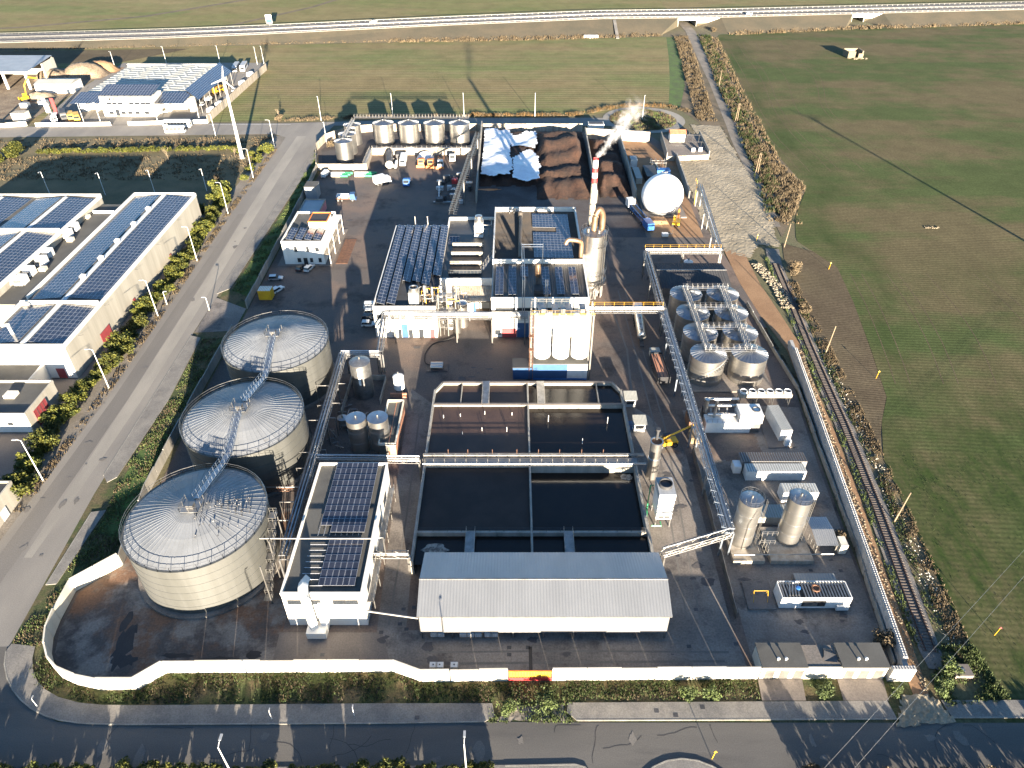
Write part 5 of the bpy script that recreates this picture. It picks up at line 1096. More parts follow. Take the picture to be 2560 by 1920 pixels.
n = B(); n.box(-57.9, 272.6, 2.6, -56.6, 289.6, 2.72); n.rail([(-56.7, 272.6, 2.7), (-56.7, 289, 2.7)], 1., 2, .045); n.rail([(-57.9, 272.6, 2.7), (-57.9, 289, 2.7)], 1., 2, .045); S('bund_gallery', n, 'steel_white', 'railed steel gallery beside the small steel tanks', 'gallery')
ST('bund_floor', B().sheet([(-74, 272.6), (-57, 272.6), (-57, 289.2), (-14.6, 289.2), (-14.4, 317), (-60, 316.6), (-71, 314), (-78, 303), (-79, 294)], .06), 'bay_floor')

# ================================================================ GAS SPHERE AND ITS YARD
ST('sphere_yard', B().sheet([(45.4, 214), (62.5, 214), (63.5, 245), (65.8, 282), (58.6, 303), (45.4, 306)], .036), 'orange_soil')
t = T('gas_holder', 'big white membrane gas sphere on a pale slab', 'gas holder', (51.8, 234, 0))
B().prism([(45.2, 228.6), (59.8, 228.6), (59.4, 244), (45.6, 244)], 0, .5).obj('slab', 'apron_concrete', t)
R_ = 7.15; B().lathe([(math.sqrt(max(0, R_ ** 2 - (z - 5.8) ** 2)), z) for z in [.4 + 12.5 * k / 22 for k in range(23)] if abs(z - 5.8) < R_] + [(.01, 12.95)], 51.8, 235, 48).obj('membrane', 'gasholder', t, 60)
B().lathe([(5.5, .4), (5.7, .5), (5.7, .9), (5.3, .95)], 51.8, 235, 40, False).obj('base_ring', 'steel', t)
B().tube([(57.5, 231, .3), (58.6, 233.6, 3), (58.9, 236, 6), (56.6, 236.6, 10.6)], .1, 5).obj('gauge_line', 'steel', t)
def box_thing(name, label, cat, x0, y0, x1, y1, h, mt, roof=None, ribs=True, z0=.04, doors=(), group=None):
    t = T(name, label, cat, ((x0 + x1) / 2, (y0 + y1) / 2, z0), group)
    b = B()
    if ribs:                                          # corrugated long sides
        n = max(6, int((x1 - x0) / .35)); P = []
        for k in range(n): x = x0 + (x1 - x0) * k / n; P += [(x, y0), (x + (x1 - x0) / n * .5, y0), (x + (x1 - x0) / n * .55, y0 + .06), (x + (x1 - x0) / n * .95, y0 + .06)]
        P += [(x1, y0), (x1, y1), (x0, y1)]; b.prism(P, z0, z0 + h)
    else: b.box(x0, y0, z0, x1, y1, z0 + h)
    b.obj('body', mt, t)
    if roof:
        n = max(8, int((x1 - x0) / .5)); q = B()
        for k in range(n): x = x0 + (x1 - x0) * (k + .2) / n; q.box(x, y0 + .05, z0 + h + .01, x + (x1 - x0) / n * .6, y1 - .05, z0 + h + .06)
        q.obj('roof_ribs', roof, t)
    for u0, u1, zz0, zz1, m_ in doors: B().box(u0, y0 - .04, z0 + zz0, u1, y0 - .01, z0 + zz1).obj('door', m_, t)
    return t
box_thing('control_cabinet', 'narrow white cabinet nearest the bay wall behind the sphere', 'cabinet', 46.6, 275.6, 49.2, 280, 3., 'paint_white', 'steel')
box_thing('control_cabinet', 'grey box cabinet along the bay wall behind the sphere', 'cabinet', 46.4, 258.6, 48.8, 270, 2.2, 'pale_roof')
box_thing('equipment_container', 'black container with white pipes behind the sphere', 'container', 50.4, 258.6, 54.8, 270, 2.9, 'paint_black', 'steel_dark')
t = box_thing('equipment_container', 'blue container with white lettering-like bars behind the sphere', 'container', 55.2, 264.6, 60.2, 267.4, 2.9, 'paint_blue', 'paint_blue')
for i, (x0, x1, z0, z1) in enumerate(((57, 57.7, 1.6, 2.5), (57.9, 58.5, 1.6, 2.5), (58.7, 59.3, 1.6, 2.5), (57, 59.8, .6, 1.1))): B().box(x0, 264.52, z0, x1, 264.57, z1).obj('marking', 'paint_white', t)
n = B()
for x in (54.4, 56.2, 58, 59.8): n.tube([(x, 272, 0), (x, 272, 3.4), (x, 276, 3.4), (x, 276, 0)], .1, 5)
n.tube([(54, 272, 3), (60, 272, 3)], .16, 6); n.tube([(54, 274, 3.2), (60, 274, 3.2)], .14, 6); n.tube([(53, 270, 4), (54.6, 268, 4.4), (55.6, 264, 4)], .2, 6); S('gas_pipework', n, 'steel_white', 'white gas pipework frame behind the black and blue containers', 'pipes')
# mobile crane on the ground (blue lattice), excavator
def LT(name, label, cat, x, y, rz, group=None): return T(name, label, cat, (x, y, .04), group, rz)
def wheels(t, xs, yw, r=.5, w=.32):
    for x in xs:
        for s_ in (-1, 1):
            b = B(); b.tube([(x, s_ * yw - w / 2, r), (x, s_ * yw + w / 2, r)], r, 14); o = b.obj('wheel', 'rubber', t, 40); b = B(); b.tube([(x, s_ * (yw + w / 2 + .005) - .02, r), (x, s_ * (yw + w / 2 + .005) + .02, r)], r * .55, 10); b.obj('rim', 'steel', o)
t = LT('screening_machine', 'long dark blue lattice screening machine parked before the sphere', 'machine', 43.6, 227, rad(-77)); n = B()
for s_ in (-1, 1):
    for z in (1.2, 2.6): n.rod((-9, s_ * .9, z), (7, s_ * .9, z), .1)
    for k in range(16): n.rod((-9 + k, s_ * .9, 1.2 if k % 2 else 2.6), (-8 + k, s_ * .9, 2.6 if k % 2 else 1.2), .07)
n.obj('lattice', 'paint_blue', t); B().box(-9, -.8, 2, 7, .8, 2.1).obj('belt', 'rubber', t); B().box(5, -1.2, .6, 9.4, 1.2, 3).obj('engine_box', 'paint_blue', t); B().box(-11.4, -1.2, 1, -8.6, 1.2, 3.6).obj('hopper', 'paint_white', t); wheels(t, (-6, -4.6, 3.5), 1.1)
t = LT('excavator', 'yellow and rusty tracked excavator on the soil before the sphere', 'excavator', 55.2, 223.4, rad(75))
for s_ in (-1, 1): B().box(-1.9, s_ * 1.05 - .3, 0, 1.9, s_ * 1.05 + .3, .8).obj('track', 'rubber', t)
B().box(-2.2, -1.2, .9, 1.2, 1.2, 1.9).obj('body', 'paint_yellow', t); c = B().box(-.1, .2, 1.9, 1.2, 1.15, 2.9).obj('cab', 'paint_yellow', t); B().box(1.22, .3, 2, 1.26, 1.05, 2.8).obj('windscreen', 'glass_dark', c)
B().tube([(1, -.3, 1.5), (2.6, -.3, 4.4), (5, -.3, 3.4)], .28, 5).obj('boom', 'paint_orange', t); B().tube([(5, -.3, 3.5), (5.6, -.3, 1.4)], .2, 5).obj('stick', 'paint_orange', t); B().box(5.1, -.8, .3, 6, .2, 1.3).obj('bucket', 'rusty', t)
q = heap('sand_heap', 'small pale sand heap at the foot of the gas sphere slab', 46.5, 53, 223.5, 228.4, lambda x, y: 1.1, 'orange_soil', 14, 12, 5, rough=.1)
t = T('pump_skid', 'small white pump skid on the ground south of the sphere', 'pump', (50, 215, 0)); B().box(49, 214.4, .1, 51, 215.8, 1).obj('body', 'paint_white', t); n = B(); n.tube([(51, 215, .8), (52.4, 215, .8), (52.4, 215, 2.2)], .12, 6); n.obj('pipe', 'steel', t)
# substation compound
t = T('substation_deck', 'raised concrete substation deck with dark parapets right of the bays', 'deck', (71, 294, 0))
B().prism([(61.8, 281.8), (79.4, 284), (80.4, 308.6), (63.6, 307.4)], 0, 2.).obj('base', 'stained_wall', t); B().sheet([(62.1, 282.2), (79.1, 284.3), (80.1, 308.2), (63.9, 307)], 2.02).obj('floor', 'apron_concrete', t)
for P, nm in (([(61.8, 282), (62.1, 282), (63.9, 307.4), (63.6, 307.4)], 'parapet'), ([(79.1, 284.1), (79.4, 284), (80.4, 308.6), (80.1, 308.6)], 'parapet')): B().prism(P, 2., 3.5).obj(nm, 'concrete_wall', t)
n = B(); n.rail([(64, 307, 2), (80, 308.3, 2)], 1.1, 2, .05); n.obj('railing', 'steel_dark', t)
t = T('substation_cabin', 'small white cabin with red tiled roof on the substation deck', 'cabin', (69, 300.6, 2)); B().box(66, 298.7, 2, 72.2, 302.6, 5.2).obj('wall', 'white_wall', t); b = B(); b.add([(65.7, 298.4, 5.15), (72.5, 298.4, 5.15), (72.5, 300.7, 6.6), (65.7, 300.7, 6.6), (65.7, 303, 5.15), (72.5, 303, 5.15)], [(0, 1, 2, 3), (3, 2, 5, 4), (0, 3, 4), (1, 5, 2), (0, 4, 5, 1)]); b.obj('roof', 'red_tile', t); B().box(68.4, 298.62, 2.1, 69.5, 298.68, 4.2).obj('door', 'paint_grey', t)
for i, (x, y) in enumerate(((73.4, 287.6), (76.4, 288))): t = box_thing('transformer', ('left of two small white transformers on the substation deck', 'right of two small white transformers on the substation deck')[i], 'transformer', x - .7, y - .6, x + .7, y + .6, 1.5, 'paint_white', 'steel', True, 2.03)
n = B()
for x in (72.5, 75, 77.5): n.rod((x, 297, 2), (x, 297, 5.6), .1); n.rod((x, 292, 2), (x, 292, 4.4), .08)
n.rod((72, 297, 5.4), (78.2, 297, 5.4), .1); n.rod((72, 292, 4.3), (78, 292, 4.3), .08); n.rod((66.5, 291, 3), (71, 291.4, 3), .1); S('busbar_frame', n, 'steel_white', 'white busbar frame on the substation deck', 'frame')

# ================================================================ EIGHT SILVER TANKS AND DARK SHED
k = 0
for j, y in enumerate((138.5, 147.6, 156.8, 166.2)):
    for i, x in enumerate((46.5, 56.3)):
        tank('silver_tank', f'silver cone-roofed tank, {("left", "right")[i]} column, {("front row", "second row", "third row", "back row")[j]} of eight', x, y, 4.15, .25, 7.1, 1.2, ribs=28, bands=5, group='eight silver tanks', stair=(j == 0 and i == 0))
ST('tank_slab', B().prism([(41.6, 132.6), (61.8, 132.6), (61.8, 171), (41.6, 171)], 0, .25), 'yard_concrete')
for i, x in enumerate((46.5, 56.3)): walkway(f'lengthwise catwalk over the {("left", "right")[i]} column of silver tanks', [(x - .6, 138, 8.7), (x - .6, 167, 8.7)], 1., mt='steel', group='catwalks over the eight silver tanks')
for j, y in enumerate((138.2, 147.6, 156.8, 166.6)): walkway(f'cross catwalk over the {("front", "second", "third", "back")[j]} row of silver tanks', [(45.4, y, 8.65), (57.4, y, 8.65)], .8, mt='steel', group='catwalks over the eight silver tanks')
t = T('dark_shed', 'open shed with dark charcoal pitched roof behind the eight silver tanks', 'shed', (51, 178, 0))
ribbed(B(), 41.2, 60.8, (172.4, 5), (180.6, 6.3), .7, .06).obj('roof_slope', 'roof_felt_dark', t); ribbed(B(), 41.2, 60.8, (180.6, 6.3), (186, 5.6), .7, .06).obj('roof_slope', 'roof_felt_dark', t); B().box(41.1, 180.45, 6.32, 60.9, 180.75, 6.42).obj('ridge_cap', 'steel', t)
for x in (41.6, 48, 54.4, 60.4):
    for y in (172.8, 185.6): B().box(x - .15, y - .15, 0, x + .15, y + .15, 5).obj('post', 'steel', t)
q = box_thing('blue_skip', 'blue skip under the pipe rack behind the dark shed', 'skip', 45.4, 187, 47.4, 189, 1.6, 'paint_blue')
tank('horizontal_vessel', 'white rounded vessel beside the rack behind the dark shed', 53, 192.6, 1.3, 0, 2.6, .6, 'paint_white', 'paint_white', bands=1)

# ================================================================ RIGHT-HAND YARD
t = T('generator_unit', 'white generator container with exhaust stack and dark pipework on its roof', 'generator', (47.5, 120.5, 0))
B().box(42.4, 118.2, .1, 52.2, 121.2, 2.9).obj('body', 'paint_white', t); B().box(49.4, 118, 2.9, 54.4, 122, 5.2).obj('cooler_hood', 'paint_white', t); B().box(52.21, 118.4, .1, 54.3, 121.8, 2.89).obj('end_block', 'steel', t); n = B(); n.lathe([(.9, 5.2), (.9, 5.4), (.75, 5.4)], 53.2, 120, 16, False); n.obj('fan', 'steel_dark', t)
n = B(); n.rail([(42.5, 118.3, 2.9), (49.2, 118.3, 2.9), (49.2, 121.1, 2.9)], 1, 1.2, .04); n.obj('railing', 'steel_white', t)
for x, y, rr_, z1 in ((44.4, 120.2, .3, 7.6), (42.9, 122, .45, 6.4)): B().lathe([(rr_, 2.9), (rr_, z1), (rr_ * .7, z1)], x, y, 12).obj('exhaust', 'stainless', t, 40)
for k, (y, z) in enumerate(((122.6, 4.2), (124.4, 4.6), (120.4, 3.5))): B().tube([(43, y, z), (50.6, y, z)], .35, 10).obj('silencer', 'stainless', t, 40)
for i in range(4): B().tube([(44 + i * 1.8, 121.4, 2.9), (44 + i * 1.8, 122.2, 3.9)], .2, 8).obj('duct', 'steel', t)
B().box(43, 121.3, .1, 50, 125, 2.4).obj('rear_module', 'steel_dark', t)
t = T('dry_cooler', 'raised white dry cooler with six round fans on steel trestles', 'cooler', (58, 127.6, 0)); B().box(51.6, 126.8, 3., 63.6, 128.8, 3.9).obj('casing', 'stained_wall', t)
for i in range(6):
    x = 52.7 + i * 2; f = B().lathe([(.85, 3.9), (.8, 4.35), (.7, 4.35), (.7, 3.95)], x, 127.8, 18, False).obj('fan_ring', 'paint_white', t, 40); n = B(); n.cyl(x, 127.8, 3.92, 3.97, .7, 14); n.obj('fan', 'steel_dark', f)
for x in (52, 55.8, 59.6, 63.3):
    n = B(); n.rod((x, 126.9, 0), (x, 126.9, 3), .08); n.rod((x, 128.7, 0), (x, 128.7, 3), .08); n.rod((x, 126.9, 0), (x, 128.7, 3), .05); n.obj('trestle', 'steel_white', t)
t = box_thing('white_container', 'white ribbed container standing lengthwise on a slab near the block wall', 'container', -1.25, -4.3, 1.25, 4.3, 2.9, 'paint_white', 'pale_roof'); t.location = (58.8, 119.8, .2); t.rotation_euler.z = rad(4)
ST('container_slab', B().prism([(55, 113.2), (61, 113.4), (60.4, 124.5), (55.6, 124.5)], 0, .2), 'apron_concrete')
q = box_thing('white_cabinet', 'small white cabinet in front of the lengthwise white container', 'cabinet', 58.6, 113.7, 59.8, 114.5, 1.6, 'paint_white', None, False, .21)
box_thing('white_container', 'long white container with dirty ribbed roof, front one of a pair', 'container', 47.6, 103.6, 59.6, 106, 2.5, 'paint_white', 'pale_roof')
box_thing('grey_container', 'long dark-roofed container behind the long white one', 'container', 47.2, 106.4, 60.6, 109.2, 2.6, 'shed_wall', 'roof_rust')
box_thing('white_cabinet', 'small white box at the left end of the long white container', 'cabinet', 45.6, 105.6, 47.1, 107.6, 1.9, 'paint_white')
box_thing('white_container', 'short white container with ribbed grey roof behind the right silver column', 'container', 53.1, 97.6, 60, 100.2, 2.7, 'paint_white', 'pale_roof')
for i, (x, lb) in enumerate(((42.2, 'left of the two tall pale silver columns in the right-hand yard'), (51, 'right of the two tall pale silver columns in the right-hand yard'))):
    t = tank('tall_silver_tank', lb, x, 87.2 + i * .5, 2.05, 1, 12., .5, 'stainless', 'stainless_roof', bands=4, group='tall silver columns', rail=True)
    n = B()
    for s_ in (-.25, .25): n.rod((x + 2.3, 86 + s_ + i, 0), (x + 2.3, 86 + s_ + i, 13), .05)
    for k in range(22): n.rod((x + 2.3, 85.75 + i, .6 * k), (x + 2.3, 86.25 + i, .6 * k), .035)
    n.obj('ladder', 'steel_white', t); n = B(); n.tube([(x - .3, 85 + i, .6), (x - .3, 84.9 + i, 8), (x + .6, 84.9 + i, 11.6)], .06, 5); n.obj('pipe', 'steel_white', t)
    for k in range(3): n = B(); n.rod((x - 1.2 + k * .9, 86.6 + i, 12.1), (x - 1.6 + k * .9, 85.9 + i, 13.5), .05); n.obj('roof_pipe', 'steel', t)
    ST('column_plinth', B().prism([(39.9 + i * 6.8, 82.5), (45.6 + i * 8.8, 82.5), (45.6 + i * 8.8, 90.4), (39.9 + i * 6.8, 90.4)], 0, 1), 'stained_wall')
n = B(); n.tube([(40, 83.2, 1.8), (58, 83.4, 1.8)], .12, 6); n.tube([(45, 84, 1.4), (45, 90, 1.4), (46.6, 92, 3.6)], .12, 6)
for x in (45.4, 46, 54.6): n.rail([(x, 83.4, 1), (x, 87, 1)], 2.2, 1.2, .05)
for z in (3, 5.4): n.rail([(44.6, 84.6, z), (47.4, 84.6, z)], 1, 1, .05); 
S('column_pipework', n, 'steel_white', 'white pipes and rail frames round the feet of the two tall silver columns', 'pipes')
box_thing('low_shed', 'low pale flat slab roof between the two tall silver columns', 'shed', 44.8, 91.6, 52.8, 95, 2.2, 'concrete_wall', 'pale_roof', False)
t = T('lean_to', 'small lean-to with two-tone ribbed metal roof beside the right silver column', 'shed', (57.2, 88, 0)); ribbed(B(), 55.2, 59.2, (84.6, 2.6), (88, 3.2), .4, .05).obj('roof_slope', 'shed_roof', t); ribbed(B(), 55.2, 59.2, (88, 3.2), (91.4, 2.7), .4, .05).obj('roof_slope', 'bluegrey_roof', t)
for x in (55.4, 59): B().box(x - .1, 84.8, 0, x + .1, 85, 2.6).obj('post', 'steel_white', t); B().box(x - .1, 91, 0, x + .1, 91.2, 2.6).obj('post', 'steel_white', t)
B().box(59.5, 84.4, .6, 60.8, 86.6, 2.9).obj('tank', 'cream_wall', t)
t = T('generator_unit', 'white container generator with opened roof machinery near the front right corner', 'generator', (51.4, 74.8, 0)); B().box(45.4, 73.1, .3, 57.2, 73.25, 3.1).obj('front_wall', 'paint_white', t); B().box(45.4, 73.26, .3, 45.55, 76.6, 3.1).obj('end_wall', 'paint_white', t); B().box(57.05, 73.26, .3, 57.2, 76.6, 3.1).obj('end_wall', 'paint_white', t); B().box(45.4, 76.45, .3, 57.2, 76.6, 3.1).obj('back_wall', 'paint_white', t); B().box(45.56, 73.26, .3, 57.04, 76.44, 2.2).obj('engine', 'steel_dark', t)
for i in range(22): B().box(45.7 + i * .52, 73.3, 3.0, 45.95 + i * .52, 76.4, 3.12).obj('roof_slat', 'steel', t) if not 5 < i < 7 else None
B().box(49, 73.02, .9, 53, 73.08, 2.4).obj('opening', 'paint_black', t); B().box(49.3, 72.96, 1.1, 51.6, 73.01, 1.9).obj('radiator', 'steel', t); B().box(54.9, 72.6, .3, 57, 73.0, 1.4).obj('door_box', 'paint_white', t)
n = B(); n.lathe([(.75, 3.13), (.75, 3.35), (.55, 3.35), (.5, 3.2)], 51.6, 75, 18); n.obj('fan_cowl', 'rusty', t); B().lathe([(.4, 3.13), (.4, 3.45), (.2, 3.5)], 48.6, 75, 14).obj('turbo', 'paint_blue', t)
for i in range(4): B().tube([(46.8 + i * .5, 73.6, 3.2), (47.4 + i * .5, 76.2, 3.3)], .1, 5).obj('exhaust_pipe', 'stainless', t)
ST('plinth_slab', B().prism([(40.2, 72.9), (45, 72.9), (45.2, 78.6), (40.4, 78.6)], 0, .35), 'apron_concrete')
t = T('hoist_frame', 'small yellow lifting frame on the slab left of the opened generator', 'frame', (42.6, 75, .35)); n = B()
for x in (41.4, 43.8):
    n.rod((x, 75.8, .35), (x, 75.2, 2.2), .045); n.rod((x, 74.2, .35), (x, 75.2, 2.2), .045)
n.rod((41.4, 75.2, 2.2), (43.8, 75.2, 2.2), .05); n.obj('frame', 'paint_yellow', t)
t = box_thing('grey_container', 'grey ribbed roof lying behind the opened generator', 'container', 49.6, 77.2, 56.8, 79.6, 1.2, 'shed_wall', 'pale_roof')
wall_run('panel_fence', 'leaning line of pale metal sheets between the lane and the right-hand yard', [(38.4, 112), (38.2, 97), (37.9, 84), (37.6, 71)], 1.9, .08, 'steel_white', 2., .1)
t = T('telehandler', 'yellow telescopic handler with raised boom reaching toward the timber box', 'telehandler', (33.2, 114.2, .04), None, rad(12))
B().box(-2.3, -.9, .6, 2.3, .9, 1.5).obj('chassis', 'paint_yellow', t); B().box(-2.4, -.8, 1.5, -.8, .8, 2).obj('rear_hood', 'paint_yellow', t); c = B().box(-.7, .1, 1.5, .9, .95, 2.7).obj('cab', 'paint_black', t); B().tube([(-2, -.3, 1.9), (5.6, -.3, 5.2)], .26, 4).obj('boom', 'paint_yellow', t); B().tube([(5.6, -.3, 5.2), (7.2, -.3, 4.4)], .18, 4).obj('boom_tip', 'paint_yellow', t); B().box(6.8, -1, 3.6, 7.6, .5, 4.6).obj('grab', 'paint_black', t); wheels(t, (-1.6, 1.6), 1., .62, .42)
q = box_thing('timber_box', 'open tan timber box under the pipe rack beside the telescopic handler', 'box', 38.6, 114.6, 41, 117.6, 1.7, 'plank')
q = T('baffle_wall', 'dark rusty steel hopper beside the generator container', 'hopper', (40.5, 121, 0)); B().box(38.9, 119, 0, 41.8, 123, 2.6).obj('body', 'rusty', q); B().box(39, 118.6, 2.6, 41.7, 123.2, 2.8).obj('lid', 'steel_dark', q)
q = heap('sludge_heap', 'low brown sludge spread on the slab in front of the generator container', 41, 53.5, 109.4, 118, lambda x, y: .16, 'yard', 24, 18, 7, rough=.05)
# ================================================================ RAILWAY
RL = [(80.6, 196), (78.6, 174), (76.4, 151.5), (75.2, 136), (74.1, 120.8), (72.7, 107.6), (71.5, 96.7), (70.2, 86.3), (69.2, 79), (67.6, 65)]
def along(P, s):
    for a, c in zip(P, P[1:]):
        L = math.dist(a, c)
        if s <= L: return a[0] + (c[0] - a[0]) * s / L, a[1] + (c[1] - a[1]) * s / L, math.atan2(c[1] - a[1], c[0] - a[0])
        s -= L
    return P[-1][0], P[-1][1], math.atan2(P[-1][1] - P[-2][1], P[-1][0] - P[-2][0])
RLEN = sum(math.dist(a, c) for a, c in zip(RL, RL[1:]))
ST('ballast_bed', strip(B(), [(82.5, 206)] + RL + [(67, 62)], [4.2] + [4.] * 9 + [3.4, 2], .03), 'ballast')
rw = T('railway_track', 'disused single railway track with rusty rails running past the block wall', 'railway', (*RL[-1], 0))
b = B(); b.box(-1.25, -.12, 0, 1.25, .12, .14); sl = b.mesh('sleeper', 'sleeper'); it = []; s = 0
while s < RLEN: x, y, a = along(RL, s); it.append((sl, TR(x, y, .03, a + PI / 2))); s += .62
pieces(rw, 'sleeper', it)
for o_ in (-.75, .75):
    q = B(); P = []
    for k in range(60): x, y, a = along(RL, RLEN * k / 59); P.append((x - math.sin(a) * o_, y + math.cos(a) * o_))
    for z0, z1, w in ((.17, .2, .14), (.2, .31, .03), (.31, .35, .07)):
        for (xa, ya), (xb, yb) in zip(P, P[1:]): q.cb((xa + xb) / 2, (ya + yb) / 2, z0, math.dist((xa, ya), (xb, yb)) + .01, w, z1 - z0, math.atan2(yb - ya, xb - xa))
    q.obj('rail', 'rail_rust', rw)

# ================================================================ OFFICE, GATEHOUSE
of = T('office_building', 'white two-storey office block with four solar rows and a roof penthouse', 'building', (-63, 206, 0))
B().box(-69.2, 195.6, 0, -57, 216.8, 7.2).obj('wall', 'white_wall', of); B().sheet([(-68.9, 195.9), (-57.3, 195.9), (-57.3, 216.5), (-68.9, 216.5)], 7.22).obj('roof', 'roof_felt', of); parapet(B(), -69.26, 195.54, -56.94, 216.86, 7.1, 7.8).obj('parapet', 'white_wall', of)
B().box(-62.6, 204.5, 7.22, -56.98, 211, 9.8).obj('penthouse', 'white_wall', of); parapet(B(), -62.7, 204.4, -56.9, 211.1, 9.75, 10.15, .2).obj('penthouse_trim', 'paint_orange', of); B().sheet([(-62.4, 204.7), (-57.2, 204.7), (-57.2, 210.8), (-62.4, 210.8)], 9.9).obj('penthouse_roof', 'roof_felt_dark', of)
B().box(-56.9, 195.6, 6.4, -55.2, 216.8, 6.7).obj('balcony_roof', 'white_wall', of); B().box(-56.9, 195.6, 3.3, -55.2, 216.8, 3.55).obj('balcony', 'stained_wall', of)
for y in (195.8, 202.6, 209.6, 216.4): B().box(-55.4, y - .12, 0, -55.2, y + .12, 6.4).obj('column', 'white_wall', of)
n = B(); n.rail([(-55.3, 196, 3.5), (-55.3, 216.6, 3.5)], 1, 1.6, .04); n.obj('railing', 'steel_white', of)
windows(of, [(-65.6, 4.4, -64.8, 6), (-62, 4.4, -61.2, 6), (-59.3, 4.4, -58.2, 5.7), (-65.2, .9, -64.2, 2.2), (-61.4, .9, -60.6, 2.2), (-58.8, .9, -58, 2.2)], 195.56); B().box(-63.4, 195.44, .05, -62.2, 195.53, 2.3).obj('door', 'glass_dark', of)
it = []
for c_ in range(4):
    for j in range(5):
        for k in (0, 1): it.append((pm, TR(-67.4 + c_ * 2.75 + k * 1., 197.2 + j * 1.58, 8.05 - k * .2, 0, 0, rad(11))))
pieces(of, 'solar_panel', it)
ST('office_slab', B().prism([(-71.5, 194.6), (-54.9, 194.6), (-54.6, 220), (-71.5, 220)], 0, .14), 'apron_concrete')
ST('weighbridge', B().prism([(-54, 196), (-50.4, 196), (-50.4, 212.6), (-54, 212.6)], .02, .1), 'rusty')
gh = T('gatehouse', 'low grey building with pink end wall behind the office', 'building', (-68.5, 231, 0)); B().box(-72, 225.8, 0, -65, 236.6, 3.3).obj('wall', 'concrete_wall', gh); B().box(-64.98, 226, .3, -64.92, 236.4, 3).obj('pink_wall', 'paint_pink', gh); B().sheet([(-71.8, 226), (-65.2, 226), (-65.2, 236.4), (-71.8, 236.4)], 3.32).obj('roof', 'bluegrey_roof', gh); parapet(B(), -72.05, 225.75, -64.9, 236.65, 3.2, 3.6, .2).obj('parapet', 'stained_wall', gh)
gh = T('utility_hut', 'small tall blue-grey hut by the left wall beyond the office', 'hut', (-71.6, 248, 0)); B().box(-74, 244.4, 0, -69.8, 249.4, 4.6).obj('wall', 'bluegrey_roof', gh); B().box(-74.1, 244.3, 4.6, -69.7, 249.5, 4.8).obj('roof', 'roof_felt', gh)
q = box_thing('yellow_cabin', 'yellow site cabin with white roof by the left wall', 'cabin', -71.4, 174.6, -67.8, 177.4, 2.9, 'paint_yellow', 'paint_white', True)

# ================================================================ LEFT WAREHOUSE
wh = T('warehouse', 'huge warehouse with long solar roofs and skylight strips left of the road', 'building', (-120, 180, 0)); ZW = 9.6
B().box(-125.4, 138.2, 0, -105, 226.6, ZW - .6).obj('east_hall', 'warehouse_wall', wh); B().box(-170, 160, 0, -136, 225.6, ZW - .6).obj('west_hall', 'warehouse_wall', wh); B().box(-136, 160.6, 0, -125.42, 224, 7).obj('link_block', 'warehouse_wall', wh)
B().box(-124.9, 138.1, .2, -105.1, 138.19, ZW - .62).obj('front_cladding', 'white_wall', wh)
B().sheet([(-135.9, 160.8), (-125.5, 160.8), (-125.5, 223.8), (-135.9, 223.8)], 7.02).obj('link_roof', 'roof_felt', wh)
n = B(); z0, z1 = ZW - .7, ZW + .35
n.box(-105.3, 138.1, z0, -104.9, 226.7, z1 - .1); n.box(-125.5, 160, z0, -125.1, 226.7, z1); n.box(-125.1, 226.3, z0, -105.3, 226.7, z1 + .1); n.box(-125.1, 138.08, z0, -105.3, 138.4, z1); n.box(-125.6, 138.08, z0, -125.1, 158, z1)
n.box(-125.1, 156.8, z0, -105.3, 157.2, z1 + .5); n.box(-170, 225.3, z0, -135.9, 225.7, z1 + .1); n.box(-136.1, 160, z0, -135.7, 225.3, z1); n.box(-170, 198.6, z0, -136.1, 199, z1 + .5); n.box(-135.7, 217.2, 6.8, -125.5, 217.5, 7.8); n.obj('parapet', 'white_wall', wh)
def vroof(x0, x1, xm, y0, y1, zc, zr, nm='roof'):
    B().poly((x0, y0, zc), (xm, y0, zr), (xm, y1, zr), (x0, y1, zc)).obj(nm, 'roof_felt', wh); B().poly((xm, y0, zr), (x1, y0, zc), (x1, y1, zc), (xm, y1, zr)).obj(nm, 'roof_felt', wh)
vroof(-125.1, -105.3, -115, 138.4, 226.3, ZW - .55, ZW + .2); vroof(-157, -136.1, -146.5, 160, 225.3, ZW - .55, ZW + .2); vroof(-178, -157, -167.5, 160, 225.3, ZW - .55, ZW + .2)
sk = B(); it = []; pw = panel_mesh(1.02, 1.62)
for xm, y0, y1, ycut in ((-115, 138.8, 225.8, 157), (-146.5, 160.6, 224.6, 198.8), (-167.5, 160.6, 224.6, 198.8)):
    k = y0
    while k + 2.9 < y1: 
        q = B(); q.add([(xm - .75, k, ZW + .18), (xm + .75, k, ZW + .18), (xm + .75, k + 2.9, ZW + .18), (xm - .75, k + 2.9, ZW + .18), (xm, k, ZW + .5), (xm, k + 2.9, ZW + .5)], [(0, 4, 5, 3), (4, 1, 2, 5), (0, 1, 4), (2, 3, 5)]); q.obj('skylight', 'skylight', wh); k += 3.
    n_ = 8 if xm > -120 else 8
    for sgn in (1, -1):
        y = y0 + .6
        while y + 1.6 < y1:
            if not ycut - 1.4 < y + .8 < ycut + 1.8:
                for i in range(n_): u = 1.35 + i * 1.06; it.append((pw, TR(xm + sgn * (u + .4), y + .82, ZW + .3 - .076 * u, 0, 0, sgn * rad(4.2))))
            y += 1.68
pieces(wh, 'solar_panel', it)
